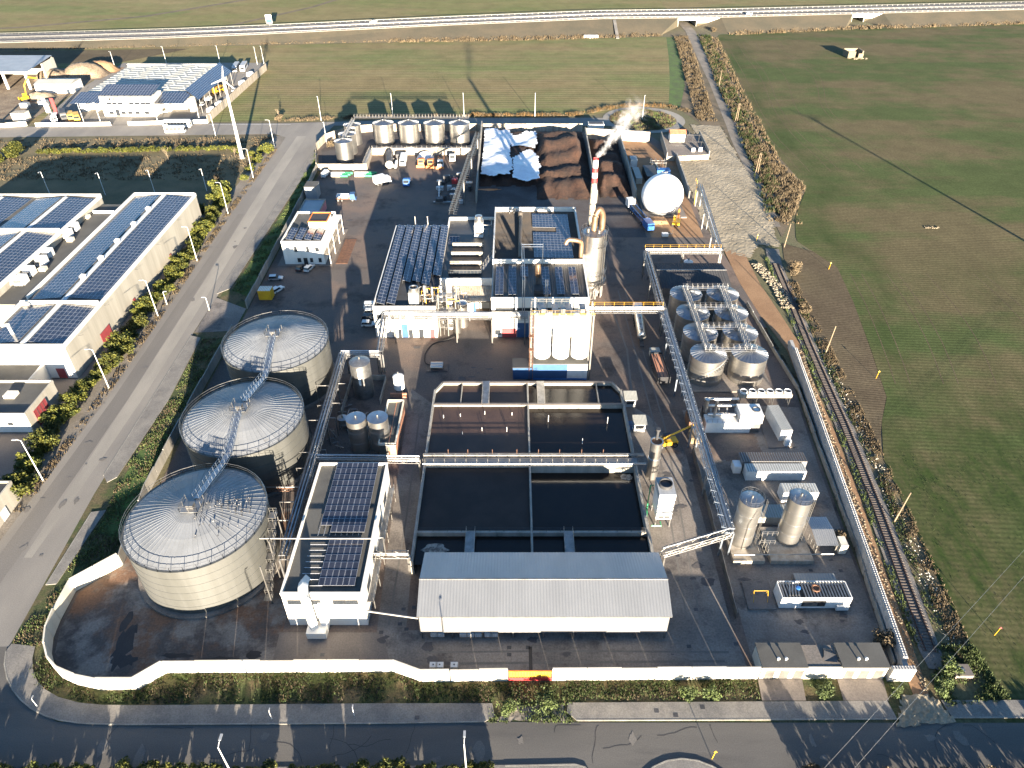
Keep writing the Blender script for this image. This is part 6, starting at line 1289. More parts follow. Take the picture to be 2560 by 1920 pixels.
for i, (px, py) in enumerate(((360, 530), (322, 568), (284, 611), (242, 654), (196, 701))):
    x, y = G(px, py, ZW); q = B(); q.box(-115.5, y, ZW + .2, -114.5, y + 1.2, ZW + 1.1); q.add([(-115.7, y - .2, ZW + 1.1), (-114.3, y - .2, ZW + 1.1), (-114.3, y + 1.4, ZW + 1.1), (-115.7, y + 1.4, ZW + 1.1), (-115, y + .6, ZW + 1.7)], [(0, 1, 4), (1, 2, 4), (2, 3, 4), (3, 0, 4)]); q.obj('roof_vent', 'paint_white', wh)
q = B(); q.tube([(-119.6, 143, ZW), (-119.6, 143, ZW + 2.6), (-120.4, 142, ZW + 3)], .42, 4); q.obj('roof_flue', 'paint_white', wh); 
windows(wh, [(y, .2, y + w, h_) for y, w, h_ in ((171, 1.2, 2.3), (197.6, 1.2, 2.2), (219, 1.2, 2.2))], -104.96, 'paint_door_red', 'steel_dark', 'E'); windows(wh, [(152, .2, 157, 3.4)], -104.96, 'paint_door_red', 'steel', 'E')
B().box(-109.4, 137.98, .2, -107.4, 138.06, 3).obj('door', 'paint_door_red', wh)
for i, y in enumerate((144, 158, 177, 192, 209)): q = B(); q.rod((-104.9, y, 8.4), (-104, y + .8, 8.2), .04); q.obj('wall_lamp_arm', 'steel_dark', wh)
def hvac(x, y, z, label, rz=0):
    t = T('rooftop_unit', label, 'ventilation unit', (x, y, z), 'white rooftop ventilation units on the warehouse', rz); B().box(-1.2, -1.2, 0, 1.2, 1.2, 2.2).obj('casing', 'paint_white', t); q = B(); q.add([(-1.1, -1.2, .3), (1.1, -1.2, .3), (1.1, -2.2, .3), (-1.1, -2.2, .3), (-1.1, -1.2, 2), (1.1, -1.2, 2)], [(0, 1, 5, 4), (3, 2, 5, 4)[::-1], (0, 4, 3), (1, 2, 5), (0, 3, 2, 1)]); q.obj('hood', 'paint_white', t)
    for k in range(4): B().box(-1., -2.25 + k * .01, .4 + k * .38, 1., -2.22 + k * .24, .46 + k * .38).obj('louvre', 'steel', t)
UN = [(560, 330), (510, 380), (290, 520), (360, 530), (230, 580), (315, 590), (140, 660), (220, 670), (70, 735), (160, 735)]
for i, (x, y) in enumerate(UN): p = G(x / 3.0722, 460 + y / 3.0722, 8); hvac(p[0] + .3, p[1], 7.05, f'white rooftop ventilation unit on the warehouse link roof, {ORD[i]} from the back')
for i, (x, y) in enumerate(((665, 250), (540, 425), (330, 650))): p = G(x / 3.0722, 460 + y / 3.0722, 7.5); q = B(); q.box(p[0] - .9, p[1] - .8, 7.04, p[0] + .9, p[1] + .8, 8); S('rooftop_box', q, 'cream_wall', ('cream box on the warehouse link roof, farthest back', 'cream box on the warehouse link roof, in the middle', 'cream box on the warehouse link roof, nearest')[i], 'box')
lb = T('side_building', 'low white annex with red roller door left of the road', 'building', (-115, 124, 0)); B().box(-135, 118.4, 0, -105.2, 130.2, 4.9).obj('wall', 'warehouse_wall', lb); B().box(-135, 118.3, .2, -105.3, 118.38, 4.8).obj('front_cladding', 'white_wall', lb); B().sheet([(-134.7, 118.7), (-105.5, 118.7), (-105.5, 129.9), (-134.7, 129.9)], 4.92).obj('roof', 'roof_felt', lb); parapet(B(), -135.05, 118.28, -105.12, 130.25, 4.8, 5.5, .3).obj('parapet', 'warehouse_wall', lb)
B().box(-105.1, 120.6, .1, -105.02, 125.4, 4.1).obj('roller_door', 'paint_door_red', lb); n = B()
for k in range(5): n.rod((-105, 120.6 + k * 1.2, .1), (-105, 120.6 + k * 1.2, 4), .03)
n.obj('door_ribs', 'steel_dark', lb); B().box(-113, 124, 5, -110.6, 126, 5.8).obj('roof_box', 'cream_wall', lb); B().box(-110, 118.2, 2.2, -108.8, 118.28, 3).obj('window', 'glass_dark', lb)
lb = T('side_building', 'low annex with stepped flat roof joined to the warehouse front', 'building', (-118, 134, 0)); B().box(-135, 131, 0, -111.5, 138.05, 4.2).obj('wall', 'white_wall', lb); B().sheet([(-134.7, 131.3), (-111.8, 131.3), (-111.8, 137.8), (-134.7, 137.8)], 4.22).obj('roof', 'roof_felt', lb); parapet(B(), -135.05, 130.95, -111.45, 138.06, 4.1, 4.7, .3).obj('parapet', 'white_wall', lb)
lb = T('side_building', 'low grey building at the left edge below the hedge', 'building', (-104, 92, 0)); B().box(-125, 84, 0, -97.4, 98.6, 4.6).obj('wall', 'warehouse_wall', lb); B().sheet([(-124.7, 84.3), (-97.7, 84.3), (-97.7, 98.3), (-124.7, 98.3)], 4.62).obj('roof', 'roof_felt_dark', lb); parapet(B(), -125.05, 83.95, -97.35, 98.65, 4.5, 5., .3).obj('parapet', 'warehouse_wall', lb); B().box(-97.36, 92.6, .1, -97.3, 94.4, 2.4).obj('door', 'paint_white', lb)

# ================================================================ COMPANY BUILDING AND COACH YARD
co = T('depot_building', 'pale-roofed coach depot with white office front and solar canopies at upper left', 'building', (-178, 372, 0)); ZC = 6.6
B().box(-202, 350, 0, -154.5, 402, ZC).obj('wall', 'white_wall', co)
n = B()
for i in range(13): y = 351.5 + i * 3.9; n.add([(-202, y, ZC), (-178, y, ZC + 1.1), (-154.5, y, ZC), (-202, y + .5, ZC + .25), (-178, y + .5, ZC + 1.35), (-154.5, y + .5, ZC + .25), (-202, y + 3.9, ZC + .05), (-178, y + 3.9, ZC + 1.15), (-154.5, y + 3.9, ZC + .05)], [(0, 1, 4, 3), (1, 2, 5, 4), (3, 4, 7, 6), (4, 5, 8, 7)])
n.obj('roof', 'pale_roof', co)
for i in range(12):
    for k in range(6): x = -199 + k * 8 + (i % 2) * 2; z = ZC + 1.42 - abs(x + 178) * 1.1 / 24; B().box(x, 353.4 + i * 3.9, z - .25, x + 1, 355 + i * 3.9, z - .05).obj('roof_light', 'bluegrey_roof', co)
B().box(-203, 401.8, ZC, -154, 402.4, ZC + 1).obj('rear_parapet', 'white_wall', co)
B().box(-189.2, 339.6, 0, -164.8, 350, 8.6).obj('office_front', 'white_wall', co); windows(co, [(x, 5.2, x + 2.2, 6.2) for x in (-186.6, -184, -181.4, -176.2, -173.6, -171, -168.6)] + [(x, .9, x + 2., 2.1) for x in (-186.6, -181, -178, -174.6, -170.2)], 339.6); B().box(-183.6, 339.5, .1, -181.8, 339.57, 3).obj('door', 'glass_dark', co)
for x0, x1, m_ in ((-185, -184, 'paint_black'), (-183, -182.2, 'paint_red')): B().box(x0, 339.5, 7, x1, 339.57, 8.2).obj('sign_mark', m_, co)
for i in range(8): B().box(-188.8 + i * 3, 339.2, 8.62, -186.3 + i * 3, 339.5, 9.3).obj('roof_strut', 'steel_dark', co)
def pv_field(parent, P, nu, nv, nm='solar_panel'):          # tilted array: corners P (bl, br, tr, tl)
    a, b_, c_, d_ = [Vector(p) for p in P]; q = B(); q.poly(a, b_, c_, d_); q.k = 1; up = Vector((0, 0, .03))
    for i in range(nu):
        for j in range(nv):
            f = lambda u, v: (a.lerp(b_, u)).lerp(d_.lerp(c_, u), v) + up
            q.poly(f((i + .06) / nu, (j + .05) / nv), f((i + .94) / nu, (j + .05) / nv), f((i + .94) / nu, (j + .95) / nv), f((i + .06) / nu, (j + .95) / nv))
    return q.obj(nm + '_array', ['pv_frame', 'pv_glass'], parent, kind='stuff')
pv_field(co, [(-189.4, 339.2, 9.3), (-164.6, 339.2, 9.3), (-164.6, 350.6, 11.2), (-189.4, 350.6, 11.2)], 18, 7)
pv_field(co, [(-203, 338, 6), (-189.4, 338, 6), (-189.4, 351, 7.6), (-203, 351, 7.6)], 10, 8); pv_field(co, [(-164.4, 338, 6), (-150.5, 338, 6), (-150.5, 351, 7.6), (-164.4, 351, 7.6)], 10, 8)
pv_field(co, [(-154.2, 352, 8.4), (-145, 342.5, 6.4), (-145, 392, 6.4), (-154.2, 402, 8.4)], 8, 32)
for x in (-203, -196, -190.2): B().box(x, 346, 0, x + 3 if x < -200 else x + .6, 349.9, 6).obj('pier', 'white_wall', co)
for x in (-163, -151.6): B().box(x, 346, 0, x + 2, 349.9, 6).obj('pier', 'white_wall', co)
for i in range(8): B().box(-145.4, 344 + i * 6.6, 0, -145.1, 344.3 + i * 6.6, 6.3).obj('canopy_post', 'steel_white', co)
wall_run('boundary_wall', 'low white wall along the top road before the coach depot, left of its gate', [(-213.4, 324.6), (-180.2, 326)], 1.6, .25, 'white_wall', 6, 0)
wall_run('boundary_wall', 'low white wall along the top road before the coach depot, right of its gate', [(-172.8, 326.4), (-138, 329.6)], 1.6, .25, 'white_wall', 6, 0)
wall_run('boundary_wall', 'tall pale wall on the right side of the coach depot yard', [(-138, 329.8), (-136, 421)], 3.4, .25, 'stained_wall', 6, .05)
box_thing('garage_block', 'flat dark-roofed garage block behind the coach depot', 'garage', -206, 411, -184, 416, 3.4, 'white_wall', 'roof_felt', False)
# scrap yard
sc = T('scrap_shed', 'open grey-roofed shed on white posts in the scrap yard at the left edge', 'shed', (-262, 395, 0)); B().poly((-300, 383, 8.4), (-245.5, 383, 8.4), (-247, 412, 9.6), (-300, 412, 9.6)).obj('roof', 'bluegrey_roof', sc); B().box(-300, 382.8, 7.6, -245.5, 383.1, 8.4).obj('fascia', 'white_wall', sc)
for x in (-292, -275, -258.4, -247): B().box(x - .5, 383.1, 0, x + .5, 384, 7.7).obj('post', 'white_wall', sc)
B().prism([(-246.2, 398), (-245.6, 398), (-246.6, 412), (-247.2, 412)], 0, 8.6).obj('side_wall', 'cream_wall', sc); B().box(-300, 411.6, 0, -247.4, 412, 9.4).obj('back_wall', 'concrete_wall', sc)
sc = box_thing('scrap_bunker', 'dark tall bunker at the far left edge of the scrap yard', 'bunker', -300, 368, -264.5, 380, 9, 'concrete_wall', None, False)
t = T('long_store', 'long white block with grey pitched roof in the scrap yard', 'building', (-232, 381, 0)); B().box(-240, 376, 0, -221.6, 387, 4.4).obj('wall', 'white_wall', t); q = B(); q.add([(-240.2, 375.8, 4.4), (-221.4, 375.8, 4.4), (-221.4, 381.5, 5.4), (-240.2, 381.5, 5.4), (-240.2, 387.2, 4.4), (-221.4, 387.2, 4.4)], [(0, 1, 2, 3), (3, 2, 5, 4), (0, 3, 4), (1, 5, 2)]); q.obj('roof', 'pale_roof', t)
hm = lambda hh, cx, cy, rx, ry: (lambda x, y: hh * max(0, 1 - ((x - cx) / rx) ** 2 - ((y - cy) / ry) ** 2) ** .7)
for i, (cx, cy, rx, ry, hh, m_, lb) in enumerate(((-246, 404, 10, 8, 4.4, 'scrap_soil', 'left brown soil mound in the scrap yard'), (-232, 411, 13, 10, 6, 'scrap_soil', 'big brown soil mound behind the long white store'), (-227, 420, 10, 6, 5, 'orange_soil', 'orange earth mound at the back of the scrap yard'), (-234, 368, 8, 5, 2.8, 'rubble_stone', 'pale rubble pile beside the yellow excavator in the scrap yard'))):
    heap('spoil_heap', lb, cx - rx, cx + rx, cy - ry, cy + ry, hm(hh, cx, cy, rx, ry), m_, 22, 18, 30 + i, 'heap', .3)
t = LT('excavator', 'yellow excavator with raised arm in the scrap yard', 'excavator', -238.6, 363, rad(60))
for s_ in (-1, 1): B().box(-2, s_ * 1.1 - .3, 0, 2, s_ * 1.1 + .3, .9).obj('track', 'rubber', t)
B().box(-2.4, -1.3, 1, 1.4, 1.3, 2.2).obj('body', 'paint_yellow', t); B().box(0, .2, 2.2, 1.4, 1.2, 3.3).obj('cab', 'paint_yellow', t); B().tube([(1, -.3, 2), (2, -.3, 7), (5, -.3, 10)], .4, 5).obj('boom', 'paint_yellow', t); B().tube([(5, -.3, 10), (9, -.3, 8.6)], .3, 5).obj('stick', 'paint_yellow', t)
q = box_thing('site_cabin', 'white cream cabin by the road at the scrap yard entrance', 'cabin', -227.4, 331.6, -221.4, 336, 3.6, 'cream_wall', 'concrete_wall', False)
wall_run('boundary_wall', 'low cream wall along the top road before the scrap yard', [(-262, 322.6), (-226, 323.4), (-218, 326)], 1.8, .25, 'cream_wall', 6, .1)
r = random.Random(12)
for i in range(16):
    x, y = r.uniform(-300, -224), r.uniform(336, 366); 
    if math.hypot(x + 238, y - 363) < 6 or (x > -230 and y < 340): continue
    box_thing('scrap_skip', 'assorted skip or scrap box standing in the scrap yard', 'skip', x - r.uniform(1.5, 3), y - 1.2, x + r.uniform(1.5, 3), y + 1.2, r.uniform(1.2, 2.8), r.choice(('shed_wall', 'rusty', 'steel_dark', 'paint_white', 'pale_roof', 'bluegrey_roof')), None, False, group='skips and boxes in the scrap yard')

# ================================================================ VEHICLES
def car(label, x, y, rz, mt, L=4.1, group='cars parked in the plant', van=False):
    t = LT('parked_car', label, 'van' if van else 'car', x, y, rz, group); W = .84; h1, h2 = (1.05, 1.95) if van else (.86, 1.45); l = L / 2
    b = B(); pr = [(-l, .3), (-l, h1 * .92), (-l + .12, h1), (l - 1.0, h1), (l - .1, h1 * .82), (l, .45), (l - .05, .3)]
    n = len(pr); b.add([(u, -W, z) for u, z in pr] + [(u, W, z) for u, z in pr], [tuple(range(n)), tuple(range(n, 2 * n))[::-1]] + [(i, n + i, n + (i + 1) % n, (i + 1) % n) for i in range(n)]); b.obj('body', mt, t, 40)
    c0, c1 = (-l + .06, l - (.95 if van else 1.35)); w2 = W - .14; b = B(); b.add([(c0, -W + .03, h1), (c1, -W + .03, h1), (c1, W - .03, h1), (c0, W - .03, h1), (c0 + .25, -w2, h2), (c1 - .62, -w2, h2), (c1 - .62, w2, h2), (c0 + .25, w2, h2)], [(0, 1, 5, 4), (1, 2, 6, 5), (2, 3, 7, 6), (3, 0, 4, 7)]); b.obj('windows', mt if van else 'glass_dark', t)
    B().box(c0 + .22, -w2 - .02, h2, c1 - .6, w2 + .02, h2 + .05).obj('roof', mt, t)
    if van: B().poly((c1 + .01, -W + .1, h1 + .08), (c1 + .01, W - .1, h1 + .08), (c1 - .52, w2 - .06, h2 - .1), (c1 - .52, -w2 + .06, h2 - .1)).obj('windscreen', 'glass_dark', t)
    wheels(t, (-l + .72, l - .78), W - .06, .31, .2)
    for s_ in (-1, 1): B().box(l - .06, s_ * .6 - .16, .58, l + .01, s_ * .6 + .16, .72).obj('headlight', 'paint_white', t); B().box(-l - .01, s_ * .66 - .1, .6, -l + .03, s_ * .66 + .1, .8).obj('tail_light', 'paint_red', t)
    return t
car('white van parked at the factory corner, farthest of four vehicles', -38.6, 170.2, rad(2), 'paint_white', 5, van=True)
car('white car second in the row at the factory corner', -38.4, 167.4, rad(3), 'paint_white')
car('black car third in the row at the factory corner', -38.6, 164.4, rad(-2), 'paint_black')
car('white car nearest in the row at the factory corner', -38.2, 161.4, rad(2), 'paint_white')
car('black car parked in front of the white office', -63.6, 192.6, rad(72), 'paint_black'); car('white car parked in front of the white office', -61.2, 192.4, rad(74), 'paint_white')
car('silver car parked alone by the left wall', -69.6, 186.2, rad(6), 'paint_silver'); car('white car half hidden behind the yellow cabin', -67.4, 179.6, rad(60), 'paint_white')
car('white car standing by the depot office side', -164, 344, rad(30), 'paint_white', 4.4, 'cars at the coach depot')
for i, (x, y, m_, vn, lb) in enumerate(((-142, 346.6, 'paint_white', True, 'white van nearest the road beside the depot wall'), (-141, 355.6, 'paint_white', True, 'white van beside the depot wall, second from the road'), (-140.4, 365, 'paint_silver', False, 'grey car beside the depot wall'), (-149, 356.4, 'paint_white', False, 'white car near the depot canopy corner'), (-148.8, 363.5, 'paint_white', True, 'white van parked before the depot tyre stacks'), (-141.6, 409, 'paint_white', True, 'cream lorry at the far end of the depot yard'), (-140.8, 392, 'paint_white', True, 'white van halfway along the depot wall'), (-141, 380, 'paint_white', False, 'white car halfway along the depot wall'))): car(lb, x, y, rad(80), m_, 5.6 if vn else 4.3, 'cars at the coach depot', vn)
def bus(label, x, y, rz, L, mt, stripe='glass_dark', roof='paint_white', H=3.2):
    t = LT('coach', label, 'bus', x, y, rz, 'coaches at the depot'); l = L / 2; W = 1.25
    b = B(); pr = [(-l, .4), (-l, H - .2), (-l + .2, H), (l - .5, H), (l - .1, H - .8), (l, 1.2), (l, .4)]; n = len(pr)
    b.add([(u, -W, z) for u, z in pr] + [(u, W, z) for u, z in pr], [tuple(range(n)), tuple(range(n, 2 * n))[::-1]] + [(i, n + i, n + (i + 1) % n, (i + 1) % n) for i in range(n)]); b.obj('body', mt, t, 40)
    B().box(-l + .2, -W + .1, H + .002, l - .6, W - .1, H + .06).obj('roof', roof, t)
    for s_ in (-1, 1):
        k = max(4, int(L / 1.7))
        for i in range(k): u = -l + .5 + i * (L - 1.6) / k; B().box(u, min(s_ * W, s_ * (W + .02)), 1.6, u + (L - 1.6) / k - .08, max(s_ * W, s_ * (W + .02)), 2.6).obj('window', stripe, t)
    B().box(l - .02, -1.1, 1.3, l + .03, 1.1, 2.3).obj('windscreen', 'glass_dark', t); wheels(t, (-l + 2.4, l - 2.4), W - .2, .5, .3); return t
bus('white coach with long dark window band parked on the top road', -149.3, 323.6, rad(1), 12, 'paint_white'); bus('shorter white bus with red window band on the top road', -147.4, 316, rad(1), 8.4, 'paint_white', 'paint_door_red', 'paint_white', 2.9)
bus('left of two grey coaches standing end-on behind the depot canopy', -152.4, 420, rad(-82), 11, 'paint_silver', roof='paint_grey'); bus('right of two grey coaches standing end-on behind the depot canopy', -148.6, 421.4, rad(-82), 11, 'paint_white', roof='paint_grey')
bus('left yellow minibus parked behind the low depot wall', -203, 336, rad(-62), 7, 'paint_yellow', roof='paint_yellow', H=2.6); bus('right yellow minibus parked behind the low depot wall', -199.6, 334.6, rad(-62), 7, 'paint_yellow', roof='paint_yellow', H=2.6)
bus('black bus parked left of the yellow minibuses', -206.6, 337, rad(-62), 9, 'paint_black', roof='steel_dark'); bus('pale blue bus parked behind the low depot wall', -208.4, 332.6, rad(-70), 6.4, 'paint_silver', roof='paint_white', H=2.8); bus('yellow school bus beside the depot canopy', -148.4, 378, rad(70), 7.4, 'paint_yellow', roof='paint_yellow', H=2.7)
for i in range(12):
    y = 346 + i * 3.9; q = B(); 
    for k in range(4): q.lathe([(.3, k * .3), (.55, k * .3 + .02), (.55, k * .3 + .26), (.3, k * .3 + .28)], -147 - (i % 2) * .8, y, 10)
    S('tyre_stack', q, 'rubber', 'stack of black tyres along the depot canopy', 'tyres', 'tyre stacks at the depot')
for i, (x, y, m_, lb) in enumerate(((-216, 341, 'paint_white', 'tall white company banner sign on the depot corner'), (-212.6, 341.6, 'paint_red', 'tall red company banner sign on the depot corner'))):
    q = B(); q.box(x - .8, y, 1, x + .8, y + .2, 7.4); o = S('banner_sign', q, m_, lb, 'sign'); B().box(x - .1, y, 0, x + .1, y + .2, 1).obj('post', 'steel', o)
def truck(label, x, y, rz, cab, body, L=7.4, kind='box', H=2.6):
    t = LT('truck', label, 'truck', x, y, rz, 'lorries in the rear yard'); l = L / 2
    B().box(-l, -.45, .7, l - .4, .45, 1).obj('chassis', 'steel_dark', t)
    b = B(); b.add([(l - 2, -1.15, .7), (l, -1.15, .7), (l, 1.15, .7), (l - 2, 1.15, .7), (l - 2, -1.1, 2.8), (l - .35, -1.1, 2.8), (l - .35, 1.1, 2.8), (l - 2, 1.1, 2.8)], [(0, 1, 5, 4), (1, 2, 6, 5), (2, 3, 7, 6), (3, 0, 4, 7), (4, 5, 6, 7), (0, 3, 2, 1)]); c = b.obj('cab', cab, t)
    B().poly((l - .02, -1, 1.6), (l - .02, 1, 1.6), (l - .24, 1, 2.6), (l - .24, -1, 2.6)).obj('windscreen', 'glass_dark', c); B().box(l, -1.2, .5, l + .12, 1.2, .9).obj('bumper', cab, t)
    if kind == 'box': B().box(-l, -1.2, 1.05, l - 2.15, 1.2, 1.05 + H).obj('load_body', body, t)
    elif kind == 'flat': B().box(-l, -1.2, 1.05, l - 2.1, 1.2, 1.2).obj('bed', body, t); B().box(l - 2.2, -1.2, 1.2, l - 2.1, 1.2, 2.2).obj('headboard', body, t)
    elif kind == 'tip':
        b = B(); b.box(-l, -1.2, 1.1, l - 2.2, 1.2, 1.25); b.box(-l, -1.2, 1.25, l - 2.2, -1.1, 2.2); b.box(-l, 1.1, 1.25, l - 2.2, 1.2, 2.2); b.box(l - 2.3, -1.1, 1.25, l - 2.2, 1.1, 2.2); b.obj('tipper_body', body, t)
    wheels(t, (-l + .9, -l + 2.2, l - 1.2), 1.02, .5, .32); return t
truck('flatbed truck with pale blue cab and white tanks near the office', -59.4, 243.4, rad(2), 'paint_lightblue', 'brick_orange', 7.2, 'flat')
for k, (y, m_) in enumerate(((242.8, 'paint_white'), (244.2, 'paint_white'))): q = B(); q.tube([(-62.6, y, 1.8), (-58.4, y, 1.8)], .55, 12); S('carried_tank', q, m_, ('white cylinder lying on the flatbed truck, nearer side', 'white cylinder lying on the flatbed truck, farther side')[k], 'tank', None, 40)
truck('white box truck half in shade in the rear yard', -48.6, 258.4, rad(35), 'paint_white', 'paint_white', 6.4)
t = truck('lorry tractor with dark blue cab at the shadow edge in the rear yard', -39.4, 258.6, rad(-88), 'paint_blue', 'paint_blue', 6.4, 'flat'); truck('white tipper lorry standing beside the black tank trailer', -43.2, 280, rad(-88), 'paint_white', 'paint_white', 8.4, 'box', 1.8)
truck('leftmost orange plough lorry by the bund wall', -36, 279.4, rad(-88), 'paint_orange', 'paint_orange', 7, 'flat'); truck('second orange plough lorry by the bund wall', -32.2, 278.8, rad(-88), 'paint_orange', 'paint_orange', 7, 'flat'); truck('white cabbed lorry with orange tipper body by the bund wall', -28.2, 278.4, rad(-88), 'paint_white', 'paint_orange', 8, 'tip'); truck('rightmost lorry with orange bumper by the bund wall', -24, 284, rad(-86), 'paint_white', 'paint_grey', 6.4, 'tip')
for i, (x, y) in enumerate(((-36, 275.2), (-32.2, 274.6), (-28.2, 273.8))): q = B(); q.add([(x - 1.6, y - .5, .1), (x + 1.6, y - .5, .1), (x + 1.6, y - .2, 1), (x - 1.6, y - .2, 1)], [(0, 1, 2, 3)]); q.box(x - 1.6, y - .2, .3, x + 1.6, y, .5); S('plough_blade', q, 'paint_orange', f'orange snow plough blade before the parked lorries, {("left", "middle", "right")[i]}', 'blade', 'plough blades')
t = T('tank_trailer', 'long black cylindrical tank trailer with a cream end near the bund wall', 'trailer', (-48.6, 279.4, .04)); B().tube([(-49.6, 286.4, 1.9), (-47.8, 273.2, 1.9)], 1.5, 20).obj('barrel', 'steel_dark', t, 40); B().tube([(-47.8, 273.2, 1.9), (-47.74, 272.8, 1.9)], [1.5, 1.1], 20).obj('end_cap', 'cream_wall', t, 60)
for y in (276, 283): B().box(-50, y, 0, -47.2, y + .4, .8).obj('saddle', 'steel', t)
q = T('vacuum_vessel', 'grey vessel with hose beside the black tank trailer', 'vessel', (-45.6, 276, 0)); B().tube([(-45.9, 279, 1), (-45.6, 273.6, 1)], .7, 12).obj('barrel', 'paint_white', q, 40); B().box(-46.6, 283, .1, -44, 287, 2.4).obj('pump_box', 'steel_dark', q)
q = heap('covered_heap', 'pale domed heap between the bund wall and the orange lorries', -38.6, -31.8, 283.6, 288.4, hm(2.6, -35.2, 286, 3.6, 2.6), 'tarp_white', 16, 12, 41, 'heap', .05)
for i, (x, y, lb) in enumerate(((-65.8, 268.4, 'left'), (-56.6, 268.6, 'right'))):
    for k in range(3): q = B(); q.tube([(x - 4.2 + k * .3, y - k * 1.5, .45), (x + 3.6 - k * .6, y - k * 1.5, .45)], .42, 10); o = S('pipe_section', q, 'paint_white' if k < 2 else 'cream_wall', f'white pipe section lying in the {lb} pipe stack, {("back", "middle", "front")[k]} one', 'pipe', 'stacked pipe sections', 40); B().tube([(x + 1.2 - k * .6, y - k * 1.5, .45), (x + 4.4 - k * .7, y - k * 1.5, .45)], .44, 10).obj('green_sleeve', 'paint_green', o)
car('white van by the left wall near the pipe stacks', -71.6, 267, rad(82), 'paint_white', 5.4, van=True)
q = T('machine_yard', 'cluster of dark conveyor machinery and drums below the inclined conveyor', 'machinery', (-22, 250, 0)); r = random.Random(14)
B().box(-28, 240.8, .05, -19.4, 242, .5).obj('skid_beam', 'steel', q)
for k in range(22):
    x, y = r.uniform(-27.5, -15.4), r.uniform(241, 266); s_ = r.uniform(.5, 1.4); m_ = r.choice(('steel_dark', 'steel_dark', 'steel', 'roof_felt_dark', 'paint_grey'))
    if r.random() < .5: B().box(x - s_, y - s_ * .8, .04, x + s_, y + s_ * .8, r.uniform(.8, 2.4)).obj('machine_block', m_, q)
    else: B().cyl(x, y, .04, r.uniform(.8, 2.6), s_ * .6, 12).obj('drum', r.choice(('paint_white', 'steel_dark', 'steel')), q, 40)
B().tube([(-26.4, 246, .1), (-26.6, 252, 3.4), (-26.6, 253.4, 3.4)], .22, 5).obj('chute', 'paint_white', q); B().box(-22.6, 258.6, .04, -20.4, 260.4, 1.8).obj('red_machine', 'paint_red', q)
# silver tanker, bulk trailer
t = T('tanker_trailer', 'long silver road tanker parked on the lane right of the silos', 'tanker', (33.6, 158, .04), None, rad(-93)); B().tube([(-7.2, 0, 2.1), (-6.9, 0, 2.1), (5, 0, 2.1), (5.3, 0, 2.1)], [.7, 1.15, 1.15, .7], 18).obj('barrel', 'stainless', t, 30); B().box(-7, -.5, .7, 7.6, .5, 1).obj('chassis', 'steel_dark', t); B().box(-6, -.35, 3.2, 4.4, .35, 3.32).obj('top_walk', 'steel', t); wheels(t, (-5.6, -4.3, -3), 1.05, .5)
B().box(-9.8, -1.2, .7, -7.5, 1.2, 3.4).obj('tractor_cab', 'paint_white', t); B().box(-9.86, -1, 2, -9.81, 1, 3).obj('windscreen', 'glass_dark', t); wheels(t, (-9, ), 1.02, .5)
for i in range(4): B().lathe([(.35, 3.25), (.3, 3.5), (.05, 3.55)], -5 + i * 2.8, 0, 12).obj('hatch', 'steel', t)
t = T('bulk_trailer', 'open bulk trailer loaded with brown biomass beside the pipe rack', 'trailer', (35.9, 139.8, .04), None, rad(-88)); b = B(); b.box(-5.2, -1.5, 1, 5, 1.5, 1.15); b.box(-5.2, -1.5, 1.15, 5, -1.38, 2.8); b.box(-5.2, 1.38, 1.15, 5, 1.5, 2.8); b.box(-5.2, -1.38, 1.15, -5.06, 1.38, 2.8); b.box(4.86, -1.38, 1.15, 5, 1.38, 2.8); b.obj('body', 'paint_black', t); B().box(-5, -1.3, 1.2, 4.8, 1.3, 2.4).obj('load', 'brick_orange', t)
for i in range(3): B().box(-5, -.9 + i * .85, 2.4, 4.8, -.8 + i * .85, 2.5).obj('cross_strap', 'steel_dark', t)
wheels(t, (-3.6, -2.3, 3.2), 1.15, .5); B().box(-7.6, -1.2, .8, -5.6, 1.2, 2.6).obj('cab', 'pale_roof', t)
q = T('motor_pump', 'silver twin-cylinder pump skid with hose on the open yard before the silos', 'pump', (-18.4, 142.2, 0)); B().prism([(-21, 140.6), (-15.8, 140.6), (-15.8, 143.6), (-21, 143.6)], .03, .2).obj('skid_slab', 'steel_dark', q)
for y in (141.6, 142.8): B().tube([(-20, y, .9), (-17, y, .9)], .5, 14).obj('cylinder', 'stainless', q, 40)
B().tube(bend([(-20, 143, .3), (-21.6, 144, .14), (-22.2, 148, .14), (-20.6, 153, .14), (-16.4, 154.6, .14), (-14, 157.4, .14)]), .12, 6).obj('hose', 'rubber', q)
car('white hatchback on the highway heading right', 162, hw(162)[0] + 5.4, rad(7), 'paint_white', 4.4, 'cars on the highway'); bpy.data.objects['parked_car'].name
for o in list(COL.objects):
    if o.get('label') == 'white hatchback on the highway heading right': o.location.z = hw(162)[1] + .05; o.name = 'moving_car'
c2 = car('white car on the far carriageway of the highway above the steel tanks', -92, hw(-92)[0] + 18, rad(190), 'paint_white', 4.6, 'cars on the highway'); c2.location.z = hw(-92)[1] + .05; c2.name = 'moving_car'
